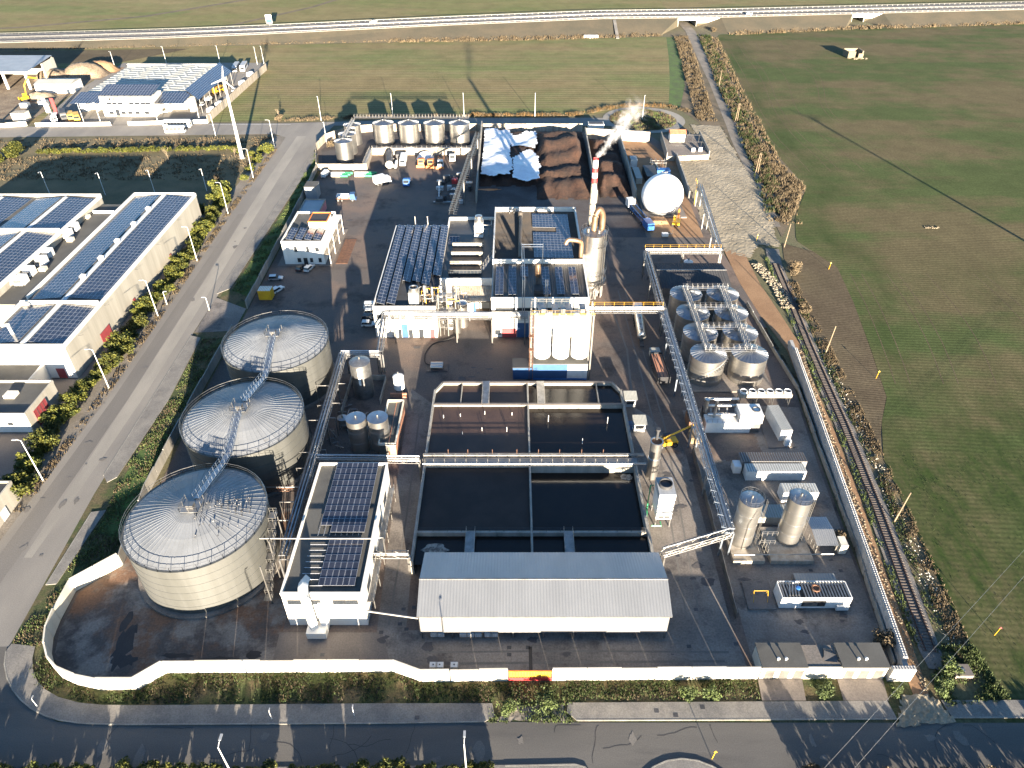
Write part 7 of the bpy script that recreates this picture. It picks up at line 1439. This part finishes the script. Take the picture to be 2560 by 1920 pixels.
# ================================================================ LAMPS, MASTS, POLES
def make_lamp(h, arm, mt='paint_white'):
    t = T('street_lamp', 'x', 'street lamp', (0, 0, 0), None, 0)
    B().tube([(0, 0, 0), (0, 0, h)], [.13, .07], 8).obj('pole', mt, t, 50); B().tube([(0, 0, h - .1), (arm * .6, 0, h + .18), (arm, 0, h + .2)], .05, 5).obj('arm', mt, t); B().box(arm - .1, -.16, h + .12, arm + .75, .16, h + .26).obj('lamp_head', 'paint_grey', t); B().box(-.2, -.2, 0, .2, .2, .3).obj('base', 'kerb', t); return t
def lamps(proto, rows, group):
    first = True
    for x, y, rz, lb in rows:
        o = proto if first else cp(proto); first = False; o.location = (x, y, 0); o.rotation_euler.z = rz; o['label'] = lb; o['group'] = group
Lp = [(-95.5, 103.4), (-95.8, 134.1), (-96.5, 165.8), (-97.1, 198), (-98.2, 232), (-98.7, 264.2), (-99.4, 297.8)]
lamps(make_lamp(11.2, .9), [(x, y, PI, f'tall pale street lamp between hedge and left road, {ORD[i]} from the front') for i, (x, y) in enumerate(Lp)], 'street lamps along the left road')
lamps(make_lamp(10.8, .5), [(x, y, -PI / 2, f'slim tall lamp post along the north edge of the plant, {ORD[i]} from the left') for i, (x, y) in enumerate(((-87.2, 332.6), (-55, 337.4), (-22.2, 338), (10.6, 338), (59.8, 334.4)))], 'lamp posts north of the plant')
lamps(make_lamp(8.6, .7), [(x, y, -PI / 2, f'street lamp in the dark meadow behind the warehouse, {ORD[i]} from the left') for i, (x, y) in enumerate(((-168.4, 248.7), (-147.7, 247.8), (-130.9, 250.5), (-112.2, 251.7)))], 'lamps behind the warehouse')
hd = [G(550, 1850, 11.3), G(1161, 1842, 11.3)]
lamps(make_lamp(11.2, .9), [(hd[0][0], hd[0][1] - .9, PI / 2, 'street lamp rising from the bottom hedge on the left'), (hd[1][0], hd[1][1] - .9, PI / 2, 'street lamp rising at the bottom edge right of the hedge')], 'lamps along the front road')
lamps(make_lamp(4, .35), [(-83.7, 169.2, PI, 'short road sign post with a white plate beside the driveway'), (-96.6, 172.3, 0, 'short lamp post at the foot of the warehouse hedge')], 'short posts')
lamps(make_lamp(9.4, .6), [(x, y, -PI / 2, lb) for x, y, lb in ((-220.1, 421.4, 'lamp post behind the scrap mounds'), (-196.2, 433, 'lamp post behind the depot, left'), (-166.3, 434.6, 'lamp post behind the depot, right'), (-141.1, 433.8, 'lamp post at the far corner of the depot yard'), (-144.4, 432.2, 'bare white pole at the far corner of the depot yard'), (-128.7, 312, 'lamp post on the south side of the top road'), (-193, 327.6, 'lamp post by the left depot wall'), (-186, 328.6, 'lamp post at the depot gate'), (-160, 328.4, 'lamp post right of the depot gate'), (-143.6, 334.6, 'lamp post at the right end of the depot wall'), (-206, 327.4, 'lamp post before the pale blue bus'), (-78.2, 301.4, 'lamp post inside the curved corner wall'))], 'lamps round the depot')
lamps(make_lamp(5, .3), [(hx_, hy_, PI / 2, lb) for hx_, hy_, lb in ((*G(680, 1798), 'small white sign post on the front pavement, left'), (*G(886, 1790), 'small white sign post on the front pavement, middle'), (*G(94, 1767), 'small white post on the rounded pavement corner'))], 'small posts on the front pavement')
for o in list(COL.objects):
    if o.get('group') == 'small posts on the front pavement': o.scale = (.5, .5, .45)
def turbine(label, x, y, rot):
    t = T('wind_turbine', label, 'wind turbine', (x, y, 0), 'small wind turbines'); B().lathe([(.75, 0), (.34, 30)], x, y, 20).obj('tower', 'paint_white', t, 50); B().box(x - .5, y - .9, 30, x + .5, y + 1.3, 31).obj('nacelle', 'paint_white', t); B().lathe([(1.3, 0), (1.3, .25)], x, y, 16).obj('footing', 'concrete_wall', t)
    for k in range(3):
        a = rot + k * 2 * PI / 3; c_, s_ = math.cos(a), math.sin(a); q = B(); hub = Vector((x, y - 1.05, 30.5)); d = Vector((c_, 0, s_)); n = Vector((-s_, 0, c_))
        q.add([hub + n * .12, hub - n * .12, hub + d * 1.2 - n * .34, hub + d * 5 - n * .06, hub + d * 5 + n * .06, hub + d * 1.2 + n * .22] + [p + Vector((0, .1, 0)) for p in (hub + n * .12, hub - n * .12, hub + d * 1.2 - n * .34, hub + d * 5 - n * .06, hub + d * 5 + n * .06, hub + d * 1.2 + n * .22)], [(0, 1, 2, 3, 4, 5), (11, 10, 9, 8, 7, 6)] + [(i, 6 + i, 6 + (i + 1) % 6, (i + 1) % 6) for i in range(6)]); q.obj('blade', 'paint_white', t)
turbine('white small wind turbine rising beside the left road below the coach depot', -109.3, 285.4, rad(78)); turbine('white wind turbine whose tower foot stands at the far left edge', -223, 286, rad(60)); turbine('white wind turbine in the right-hand field, mostly seen by its long shadow', 181.5, 141.5, rad(20))
for i, (x, y, h, dx, lb) in enumerate(((73.4, 92.6, 8, 1.2, 'wooden pole beside the railway, nearest one'), (*G(1840 + 690 / 3.0722, 460 + 1295 / 3.0722), 8, .9, 'wooden pole beside the railway, halfway along the block wall'), (*G(1840 + 370 / 3.0722, 460 + 485 / 3.0722), 8, .6, 'wooden pole beside the rubble at the end of the limestone fill'), (*G(1280 + 1870 / 3.0722, 1330 / 3.0722), 8, .6, 'wooden double pole among the dark scrub, nearer one'), (*G(1280 + 1715 / 3.0722, 930 / 3.0722), 8, .5, 'wooden double pole among the dark scrub, farther one'), (*G(1280 + 1590 / 3.0722, 660 / 3.0722), 8, .4, 'wooden pole beside the dirt track near the highway'))):
    q = B(); q.tube([(x, y, 0), (x + dx * .4, y, h)], [.15, .1], 7)
    if 'double' in lb: q.tube([(x + .9, y, 0), (x + dx * .4 + .5, y, h)], [.13, .1], 7); q.rod((x, y, h - .6), (x + 1, y, h - .6), .06)
    S('wooden_pole', q, 'wood_pole', lb, 'pole', 'wooden poles')
for x, y, m_, lb in ((*G(1840 + 1075 / 3.0722, 920 + 80 / 3.0722), 'paint_yellow', 'yellow marker post at the edge of the field above the railway'), (*G(1840 + 1985 / 3.0722, 1380 + 640 / 3.0722), 'paint_red', 'yellow marker post with red top in the near right field'), (*G(1840 + 712 / 3.0722, 460 + 655 / 3.0722), 'paint_yellow', 'yellow marker post by the ploughed strip'), (*G(1840 + 155 / 3.0722, 460 + 440 / 3.0722), 'paint_yellow', 'yellow marker post on the limestone fill'), (*G(1780, 1897), 'paint_yellow', 'yellow marker post at the bottom edge')):
    t = T('marker_post', lb, 'marker post', (x, y, 0), 'gas line marker posts'); B().tube([(x, y, 0), (x + .15, y, 2.)], .055, 6).obj('post', 'paint_yellow', t); B().add([(x - .1, y - .08, 2.), (x + .4, y - .08, 2.), (x + .4, y + .08, 2.), (x - .1, y + .08, 2.), (x + .15, y, 2.35)], [(0, 1, 4), (1, 2, 4), (2, 3, 4), (3, 0, 4), (3, 2, 1, 0)]).obj('cap', m_, t)
q = B(); x, y = 70.6, 61.4; q.box(x - 1.4, y - 1, 0, x + 1.4, y + 1, .9); o = S('concrete_pit', q, 'apron_concrete', 'square concrete chamber in the weeds at the end of the railway', 'chamber'); B().box(x - .4, y - .3, .9, x + .4, y + .3, .95).obj('lid', 'steel', o)
# ruin, signs by the highway
t = T('ruined_hut', 'roofless stone hut ruin with door gap standing alone in the right-hand field', 'ruin', (200, 449, 0)); r = random.Random(3)
for P, h in (([(195.4, 446), (199.6, 446), (199.6, 446.7), (195.4, 446.7)], 3.6), ([(201.4, 446), (204.2, 446), (204.2, 446.7), (201.4, 446.7)], 2.6), ([(203.6, 446.7), (204.3, 446.7), (204.3, 453.4), (203.6, 453.4)], 3.9), ([(195.4, 446.7), (196, 446.7), (196, 453.4), (195.4, 453.4)], 3.3), ([(195.4, 453.4), (204.3, 453.4), (204.3, 454), (195.4, 454)], 3.8)): B().prism(P, 0, h).obj('wall', 'rubble_stone', t)
for k in range(40): a, d = r.uniform(0, 6.3), r.uniform(0, 1); x, y = 201 + 6 * d * math.cos(a), 445.4 + 1.8 * d * math.sin(a); B().cb(x, y, 0, r.uniform(.4, .9), r.uniform(.4, .9), r.uniform(.2, .5), a).obj('fallen_stone', 'rubble_stone', t)
y_, z_ = hw(-160); t = T('billboard', 'blue and white billboard beyond the highway above the depot wall', 'billboard', (-160, y_ + 27, z_ - 2)); B().box(-162, y_ + 27, z_ + 1, -158, y_ + 27.2, z_ + 6).obj('board', 'paint_white', t); B().box(-161.8, y_ + 26.94, z_ + 1.2, -158.2, y_ + 26.99, z_ + 3.2).obj('blue_field', 'paint_lightblue', t); B().box(-160.2, y_ + 27.05, 0, -159.8, y_ + 27.15, z_ + 1).obj('post', 'steel', t)
q = B(); q.box(46, 497.5, 0, 55, 499.5, 1.6); S('culvert_block', q, 'white_wall', 'long pale concrete block lying at the foot of the highway embankment', 'block')
q = B(); q.add([(66.4, 496, .05), (68.4, 496, .05), (69.4, 527, 4.9), (67.4, 527, 4.9), (66.4, 496, .3), (68.4, 496, .3), (69.4, 527, 5.15), (67.4, 527, 5.15)], [(4, 5, 6, 7), (0, 1, 5, 4), (1, 2, 6, 5), (3, 0, 4, 7)]); S('drainage_chute', q, 'pavement', 'pale concrete drainage chute running down the highway embankment', 'chute')
# ================================================================ PLANTS
def leaves(n, rx, ry, rz, size, seed, clumps=9, flat=.0, z0=None):
    r = random.Random(seed); b = B(); z0 = rz if z0 is None else z0; C = []
    for k in range(clumps):
        while True:
            p = Vector((r.uniform(-1, 1), r.uniform(-1, 1), r.uniform(-1, 1)))
            if .2 < p.length < .8: break
        C.append((p, r.uniform(.32, .55)))
    for i in range(n):
        p0, s0 = C[i % clumps]; d = Vector((r.gauss(0, 1), r.gauss(0, 1), r.gauss(0, 1))).normalized() * (r.random() ** .4) * s0; p = p0 + d
        c = Vector((p.x * rx, p.y * ry, z0 + p.z * rz))
        if c.z < .05: c.z = r.uniform(.05, .3)
        u = Vector((r.gauss(0, 1), r.gauss(0, 1), r.gauss(0, .7))).normalized(); w = u.cross(Vector((r.gauss(0, 1), r.gauss(0, 1), r.gauss(0, 1)))).normalized(); s = size * r.uniform(.6, 1.4)
        b.add([c - u * s, c + w * s * .55, c + u * s, c - w * s * .55], [(0, 1, 2, 3)])
    return b
def bushes(name, label, cat, group, spots, mt, rx, rz, n, size, trunk=.6, seed=1, vary=.2, variants=4):
    r = random.Random(seed); me = [leaves(n, rx, rx, rz, size, seed * 10 + k, 11, z0=rz * .95 + trunk * .4).mesh('crown', mt) for k in range(variants)]
    tb = B(); tb.tube([(0, 0, 0), (.05, 0, trunk + rz * .8)], [.14, .05], 6); 
    for k in range(4): a = k * 1.6; tb.tube([(0, 0, trunk * .6 + .1 * k), (rx * .5 * math.cos(a), rx * .5 * math.sin(a), trunk + rz * .8)], [.08, .03], 5)
    tm = tb.mesh('trunk', 'bark')
    for i, (x, y) in enumerate(spots):
        t = bpy.data.objects.new(name, None); COL.objects.link(t); t.location = (x, y, 0); t['label'] = label if isinstance(label, str) else label[i]; t['category'] = cat; t['group'] = group
        s = 1 + r.uniform(-vary, vary); t.scale = (s * r.uniform(.9, 1.15), s * r.uniform(.9, 1.15), s); t.rotation_euler.z = r.uniform(0, 6.3)
        for m_, nm in ((r.choice(me), 'crown'), (tm, 'trunk')): o = bpy.data.objects.new(nm, m_); COL.objects.link(o); o.parent = t
r = random.Random(31)
HL = [(-98.1, 99.5), (-99.9, 110), (-100.9, 119), (-100.4, 134.6), (-98.9, 144.1), (-99.9, 155.7), (-100.6, 167.8), (-100.2, 178.4), (-100.0, 189), (-100.4, 205.8), (-101, 220), (-102.6, 236)]
sp = []; s = 99.
while s < 238: sp.append((lerp_tab([(y, x) for x, y in HL], s) + r.uniform(-.7, .7), s)); s += r.uniform(2.3, 3.3) if not 122 < s < 128 else 4
bushes('hedge_bush', 'yellow-green evergreen bush in the hedge row beside the left road', 'bush', 'hedge bushes along the left road', sp, 'leaf_hedge', 2.45, 1.75, 1900, .22, .4, 2, .32, 6)
sp = [(-194 + i * 2.3 + r.uniform(-.4, .4), 290.6 + (i * 2.3) / 81 * 4.6 + r.uniform(-.3, .3)) for i in range(36)]
bushes('hedge_bush', 'low yellow-green bush in the far hedge below the top road', 'bush', 'far hedge bushes below the top road', sp, 'leaf_hedge', 1.7, .85, 600, .26, .2, 3)
sp = [(-80 + i * 1.6 + r.uniform(-.3, .3), 45.5 + r.uniform(-.3, .3)) for i in range(49) if not i in (14, 30, 46)] + [(-3.6, 45.4), (-6.4, 45.8)]
bushes('hedge_bush', 'yellow-green bush in the hedge along the bottom edge of the view', 'bush', 'hedge bushes along the front road', sp, 'leaf_hedge', 1.5, 1.2, 1700, .16, .35, 4, .15)
bushes('dry_bush', 'reddish dry bush in the row at the bottom right edge', 'bush', 'dry bushes at the bottom right', [(42 + i * 1.7 + r.uniform(-.4, .4), 45 + r.uniform(-.5, .5)) for i in range(34)], 'leaf_dry', 1.5, 1.15, 1200, .16, .3, 5, .25)
bushes('round_tree', ['big dark green round tree at the left end of the far hedge', 'smaller green tree in front of the big round tree at left', 'green tree at the warehouse back corner, left', 'green tree at the warehouse back corner beside the road'], 'tree', 'trees round the meadow', [(-202, 287.6), (-206, 280), (-105.4, 247), (-103.6, 241)], 'leaf_hedge', 4.2, 2.6, 2600, .34, .8, 6, .15)
bushes('corner_shrub', ['dark shrub at the warehouse north-east corner', 'yellow-green shrub by the turbine foot', 'shrub on the meadow corner beside the road bend', 'round shrub nearest the road junction', 'dark shrub behind the junction corner', 'small shrub at the meadow edge by the road', 'yellow shrub along the road below the junction'], 'shrub', 'shrubs at the meadow corner', [(-108, 233), (-113, 291.5), (-101.6, 281), (-101, 291), (-106, 287), (-101, 262), (-101.8, 272)], 'leaf_hedge', 2.6, 1.6, 1200, .28, .4, 7, .3)
bushes('bare_shrub', ['brown bare shrub inside the curved corner wall', 'dry brown shrub beside the block wall in the right-hand yard', 'rust-brown shrub on the embankment by the underpass', 'dry shrub by the meadow lamp', 'brown shrub beside the front right corner', 'dry shrub on the field edge above the railway', 'dry shrub on the field edge beside the railway curve', 'dry shrub at the north verge of the junction'], 'shrub', 'bare brown shrubs', [(-76, 298), (61, 88), (133, 516), (-112, 262), (60.4, 66), (84, 190), (80.5, 168), (-106.6, 333)], 'leaf_dry', 2., 1.5, 1000, .2, .3, 8, .3)
bushes('green_shrub', ['weedy green shrub before the front wall, right of the gate', 'yellow-green shrub on the front verge', 'green shrub on the verge between the two driveways', 'small green shrub beside the second driveway', 'green shrub spilling over the pavement gap', 'dark green shrub at the pavement gap', 'green weed clump near the concrete chamber', 'green weed clump at the soil path end'], 'shrub', 'green shrubs on the front verge', [(27, 57.8), (30.4, 57.6), (47.6, 58), (59, 58), (4.8, 56.4), (-.8, 55.6), (68.6, 62), (66.4, 58.6)], 'leaf_weed', 1.7, .9, 1100, .15, .1, 9, .3)
def tuft_field(name, mt, pts, h, w, seed, blades=4):
    r = random.Random(seed); b = B()
    for x, y, z in pts:
        pn = math.sin(x * .55 + 1.7 * math.sin(y * .37 + seed)) * math.sin(y * .6 + 1.3 * math.sin(x * .29))
        if pn < r.uniform(-.75, .35): continue
        for k in range(blades):
            a = r.uniform(0, 6.3); l = h * r.uniform(.4, 1.2) * (1 + .5 * pn); dx, dy = math.cos(a), math.sin(a); ww = w * r.uniform(.6, 1.3); ox, oy = r.uniform(-.3, .3) * h, r.uniform(-.3, .3) * h; lean = r.uniform(.2, .7) * l
            b.add([(x + ox - dy * ww, y + oy + dx * ww, z), (x + ox + dy * ww, y + oy - dx * ww, z), (x + ox + dx * lean, y + oy + dy * lean, z + l)], [(0, 1, 2)])
    o = ST(name, b, mt, 'stuff'); return o
def in_poly(P, n, r, z=0., avoid=None):
    xs = [p[0] for p in P]; ys = [p[1] for p in P]; out = []
    while len(out) < n:
        p = (r.uniform(min(xs), max(xs)), r.uniform(min(ys), max(ys)))
        if inside(p, P) and not (avoid and avoid(*p)): out.append((*p, z))
    return out
def near(path, w, n, r, z=0., bias=1.):
    L = [math.dist(a, c) for a, c in zip(path, path[1:])]; out = []
    for i in range(n):
        s = r.uniform(0, sum(L)); x, y, a = along(path, s); d = r.uniform(-1, 1) * w / 2; out.append((x - math.sin(a) * d, y + math.cos(a) * d, z(x, y) if callable(z) else z))
    return out
r = random.Random(77)
VG = [(-76.5, 62), (-73.6, 59), (-65, 56.6), (-56, 56.4), (-19, 56.6), (-3, 56.6), (8.4, 56.8), (38, 57), (38, 60.2), (-14, 59.6), (-18.4, 61.3), (-54.2, 61.2), (-57.6, 58.4), (-63.6, 58.3), (-71, 60.4), (-75, 64.6)]
tuft_field('verge_weeds', 'leaf_weed', in_poly(VG, 4200, r), .3, .06, 1); tuft_field('verge_dry_weeds', 'leaf_dry', in_poly(VG, 2600, r), .34, .07, 2); tuft_field('verge_dark_weeds', 'leaf_dark', in_poly(VG, 2600, r), .36, .08, 22)
tuft_field('gap_weeds', 'leaf_weed', in_poly([(-4, 53.4), (10, 53.4), (9, 57), (-3, 57)], 700, r), .4, .08, 23)
ST('verge_dirt', lump([(-2, 53.7), (8.4, 53.8), (7.2, 56), (-.6, 56.2)], .6, .1, .01, r), 'gravel_track')
VL = [(-81.6, 66.5), (-77, 66), (-76.4, 77), (-71, 83.5), (-73.6, 100), (-74, 156), (-80.8, 155), (-79.6, 130), (-80.6, 104), (-79, 95), (-80, 78)]
tuft_field('side_verge_weeds', 'leaf_weed', in_poly(VL, 6500, r), .3, .07, 3); tuft_field('side_verge_dry', 'leaf_dry', in_poly(VL, 3000, r), .3, .07, 4)
ST('lush_verge', B().sheet([(-80.8, 180), (-74.4, 176), (-75.6, 270), (-81, 292), (-79.6, 240)], -.01), 'green_grass'); tuft_field('lush_verge_grass', 'leaf_weed', in_poly([(-80.8, 180), (-74.4, 176), (-75.6, 270), (-81, 292), (-79.6, 240)], 3500, r), .3, .1, 5)
ST('side_verge_lush', B().sheet([(-78.6, 90), (-73, 88), (-74, 118), (-79.4, 118), (-79.8, 108)], -.01), 'green_grass')
# scrub along stream, embankment foot, plant's north edge
tuft_field('stream_scrub', 'leaf_dry', near([(109, 503), (103, 450), (97, 400), (91, 350), (89, 332)], 9, 3800, r), 1., .16, 6, 5); tuft_field('stream_scrub_dark', 'leaf_dark', near([(124, 505), (117, 440), (111, 394), (105, 330), (101, 300), (97, 268), (92, 232)], 8, 2600, r), 1.1, .16, 7, 5)
tuft_field('dry_brush', 'leaf_dry', near([(126, 500), (119, 440), (113, 394), (107, 330), (103.5, 300), (100, 262), (92, 225)], 12, 4200, r), 1., .15, 8, 5); tuft_field('dry_brush_patch', 'leaf_dry', in_poly([(92, 222), (97, 231), (109, 255), (106, 300), (98, 296), (94, 260)], 2600, r), .9, .15, 81, 5)
tuft_field('embankment_scrub', 'leaf_dry', near([(-78, 489), (19, 496), (96, 507)], 9, 2600, r), 1.2, .22, 9, 4); tuft_field('embankment_scrub_right', 'leaf_dry', near([(141, 509), (222, 525), (352, 543)], 8, 2600, r), 1.2, .22, 10, 4); tuft_field('embankment_scrub_left', 'leaf_dry', near([(-300, 466), (-180, 480), (-78, 489)], 4, 900, r), .8, .2, 11, 4)
tuft_field('north_edge_scrub', 'leaf_dry', near([(-104, 333), (-88, 334.5), (-70, 338), (-15, 340), (30, 341), (44, 350), (60, 356.5), (76, 353), (84, 346)], 3.4, 3000, r), .9, .16, 12, 5); tuft_field('north_edge_scrub_dark', 'leaf_rusty', near([(-20, 340), (30, 341), (44, 350), (60, 356.5), (76, 353)], 3.4, 1200, r), 1., .16, 13, 5)
tuft_field('island_scrub', 'leaf_dry', in_poly(arc(60, 334.4, 15, 0, 348, 24), 2600, r, .03), .6, .15, 14, 4); tuft_field('island_scrub_green', 'leaf_weed', in_poly(arc(60, 334.4, 15, 0, 348, 24), 1200, r, .03), .6, .15, 15, 4)
tuft_field('meadow_grass', 'leaf_dry', in_poly([(-230, 262), (-104, 262), (-104, 290), (-230, 286)], 4500, r), .5, .16, 16, 3); tuft_field('meadow_strip_grass', 'leaf_dry', in_poly([(-230, 294), (-104, 299), (-104, 311), (-230, 306)], 2400, r), .5, .16, 17, 3)
tuft_field('rail_weeds', 'leaf_weed', near([(79, 200), (76.6, 174), (75, 151), (73.2, 132), (72, 116), (70.2, 99), (67.6, 80), (65.8, 66)], 1.2, 1700, r), .35, .08, 18, 5); tuft_field('rail_weeds_right', 'leaf_dark', near([(81, 175), (79, 152), (77, 121), (75.6, 105), (74, 92), (72.6, 80), (70.6, 64)], 2.2, 1500, r), .3, .09, 19, 5)
tuft_field('rail_weeds_dry', 'leaf_dry', near([(82, 185), (80.4, 152), (78.2, 121), (77, 105), (75.6, 92), (74.4, 78), (72.6, 60)], 3.4, 4200, r), .32, .09, 20, 5); tuft_field('hedge_foot_weeds', 'leaf_dry', near([(-96.2, 95), (-96, 134), (-96.6, 166), (-97.4, 200), (-98.4, 240), (-98.8, 296)], 2, 3200, r), .35, .1, 21, 4)
tuft_field('ditch_weeds', 'leaf_dry', near([(61.2, 63), (64, 86), (66.4, 112), (68.2, 134), (67, 160)], 1.6, 1800, r), .5, .09, 24, 4); tuft_field('corner_weeds', 'leaf_weed', in_poly([(66, 56), (76, 56.8), (75, 66), (69, 66), (65.8, 60)], 1800, r), .5, .1, 25, 5)
tuft_field('field_clods', 'leaf_dark', in_poly([(76, 45), (150, 45), (150, 112), (80, 112)], 4200, r), .1, .06, 26, 3)
# loose stones
def stones(name, mt, pts, s0, s1, seed):
    r = random.Random(seed); b = B()
    for x, y, z in pts:
        s = r.uniform(s0, s1); a = r.uniform(0, 6.3); k = len(b.v); v = [(r.uniform(.7, 1.2) * s * math.cos(a + i * 1.571), r.uniform(.7, 1.2) * s * math.sin(a + i * 1.571)) for i in range(4)]
        b.add([(x + u, y + w, z) for u, w in v] + [(x + u * .6, y + w * .6, z + s * r.uniform(.6, 1.1)) for u, w in v], [(4, 5, 6, 7), (0, 1, 5, 4), (1, 2, 6, 5), (2, 3, 7, 6), (3, 0, 4, 7)])
    ST(name, b, mt, 'stuff')
stones('path_stones', 'rubble_stone', near([(73.8, 150), (71.4, 132), (70, 118), (68.2, 101), (66.6, 86), (65, 70), (63.8, 58)], .9, 620, r), .1, .26, 1); stones('fill_stones', 'limestone', in_poly([(80, 326), (93, 325), (91, 250), (88, 222), (68, 215), (67, 280)], 1200, r, .05), .04, .1, 2)
stones('rail_litter', 'white_flower', near([(78.6, 150), (77.4, 121), (76, 105), (74.6, 92), (73.4, 80), (72, 64)], 2.6, 420, r), .06, .16, 3); stones('field_stone_pile', 'rubble_stone', near([(138, 221.4), (143, 221)], 1.2, 40, r), .12, .3, 4)
stones('berm', 'limestone', near([(74.5, 196), (77, 182), (76.6, 170)], 3, 500, r), .2, .5, 5)
# power line wires across the lower right
for k, (a, c) in enumerate((((12, 21.2, 7), (150, 128, 7)), ((16, 21.2, 7), (154, 128, 7)))):
    q = B(); P = []
    for i in range(15): f = i / 14; P.append((a[0] + (c[0] - a[0]) * f, a[1] + (c[1] - a[1]) * f, 7.6 - 3.2 * 4 * f * (1 - f) * .4)); 
    q.tube(P, .02, 4); S('overhead_wire', q, 'steel', ('upper thin overhead wire crossing the near right field', 'lower thin overhead wire crossing the near right field')[k], 'wire')

# leafless trees
def bare_tree(label, x, y, h, seed):
    r_ = random.Random(seed); t = T('bare_tree', label, 'tree', (x, y, 0), 'leafless trees'); tr = B(); br = B()
    def grow(b_, p, d, L_, rad_, n):
        q = p + d * L_; b_.tube([p, q], [rad_, rad_ * .65], 5)
        if n:
            for k in range(r_.choice((2, 3, 3))):
                e = (d + Vector((r_.uniform(-.8, .8), r_.uniform(-.8, .8), r_.uniform(-.1, .5)))).normalized(); grow(br, p.lerp(q, r_.uniform(.5, 1)), e, L_ * r_.uniform(.55, .8), rad_ * .55, n - 1)
    grow(tr, Vector((x, y, 0)), Vector((.03, 0, 1)), h * .36, .16, 5); tr.obj('trunk', 'bark', t); br.obj('crown', 'wood_pole', t)
bare_tree('pale leafless tree standing in the meadow below the top road', *G(424, 410), 8.5, 3); bare_tree('leafless tree by the foot of the wind turbine', *G(588, 392), 6, 4); bare_tree('thin leafless tree on the north verge of the road junction', *G(698, 296), 5.5, 5)
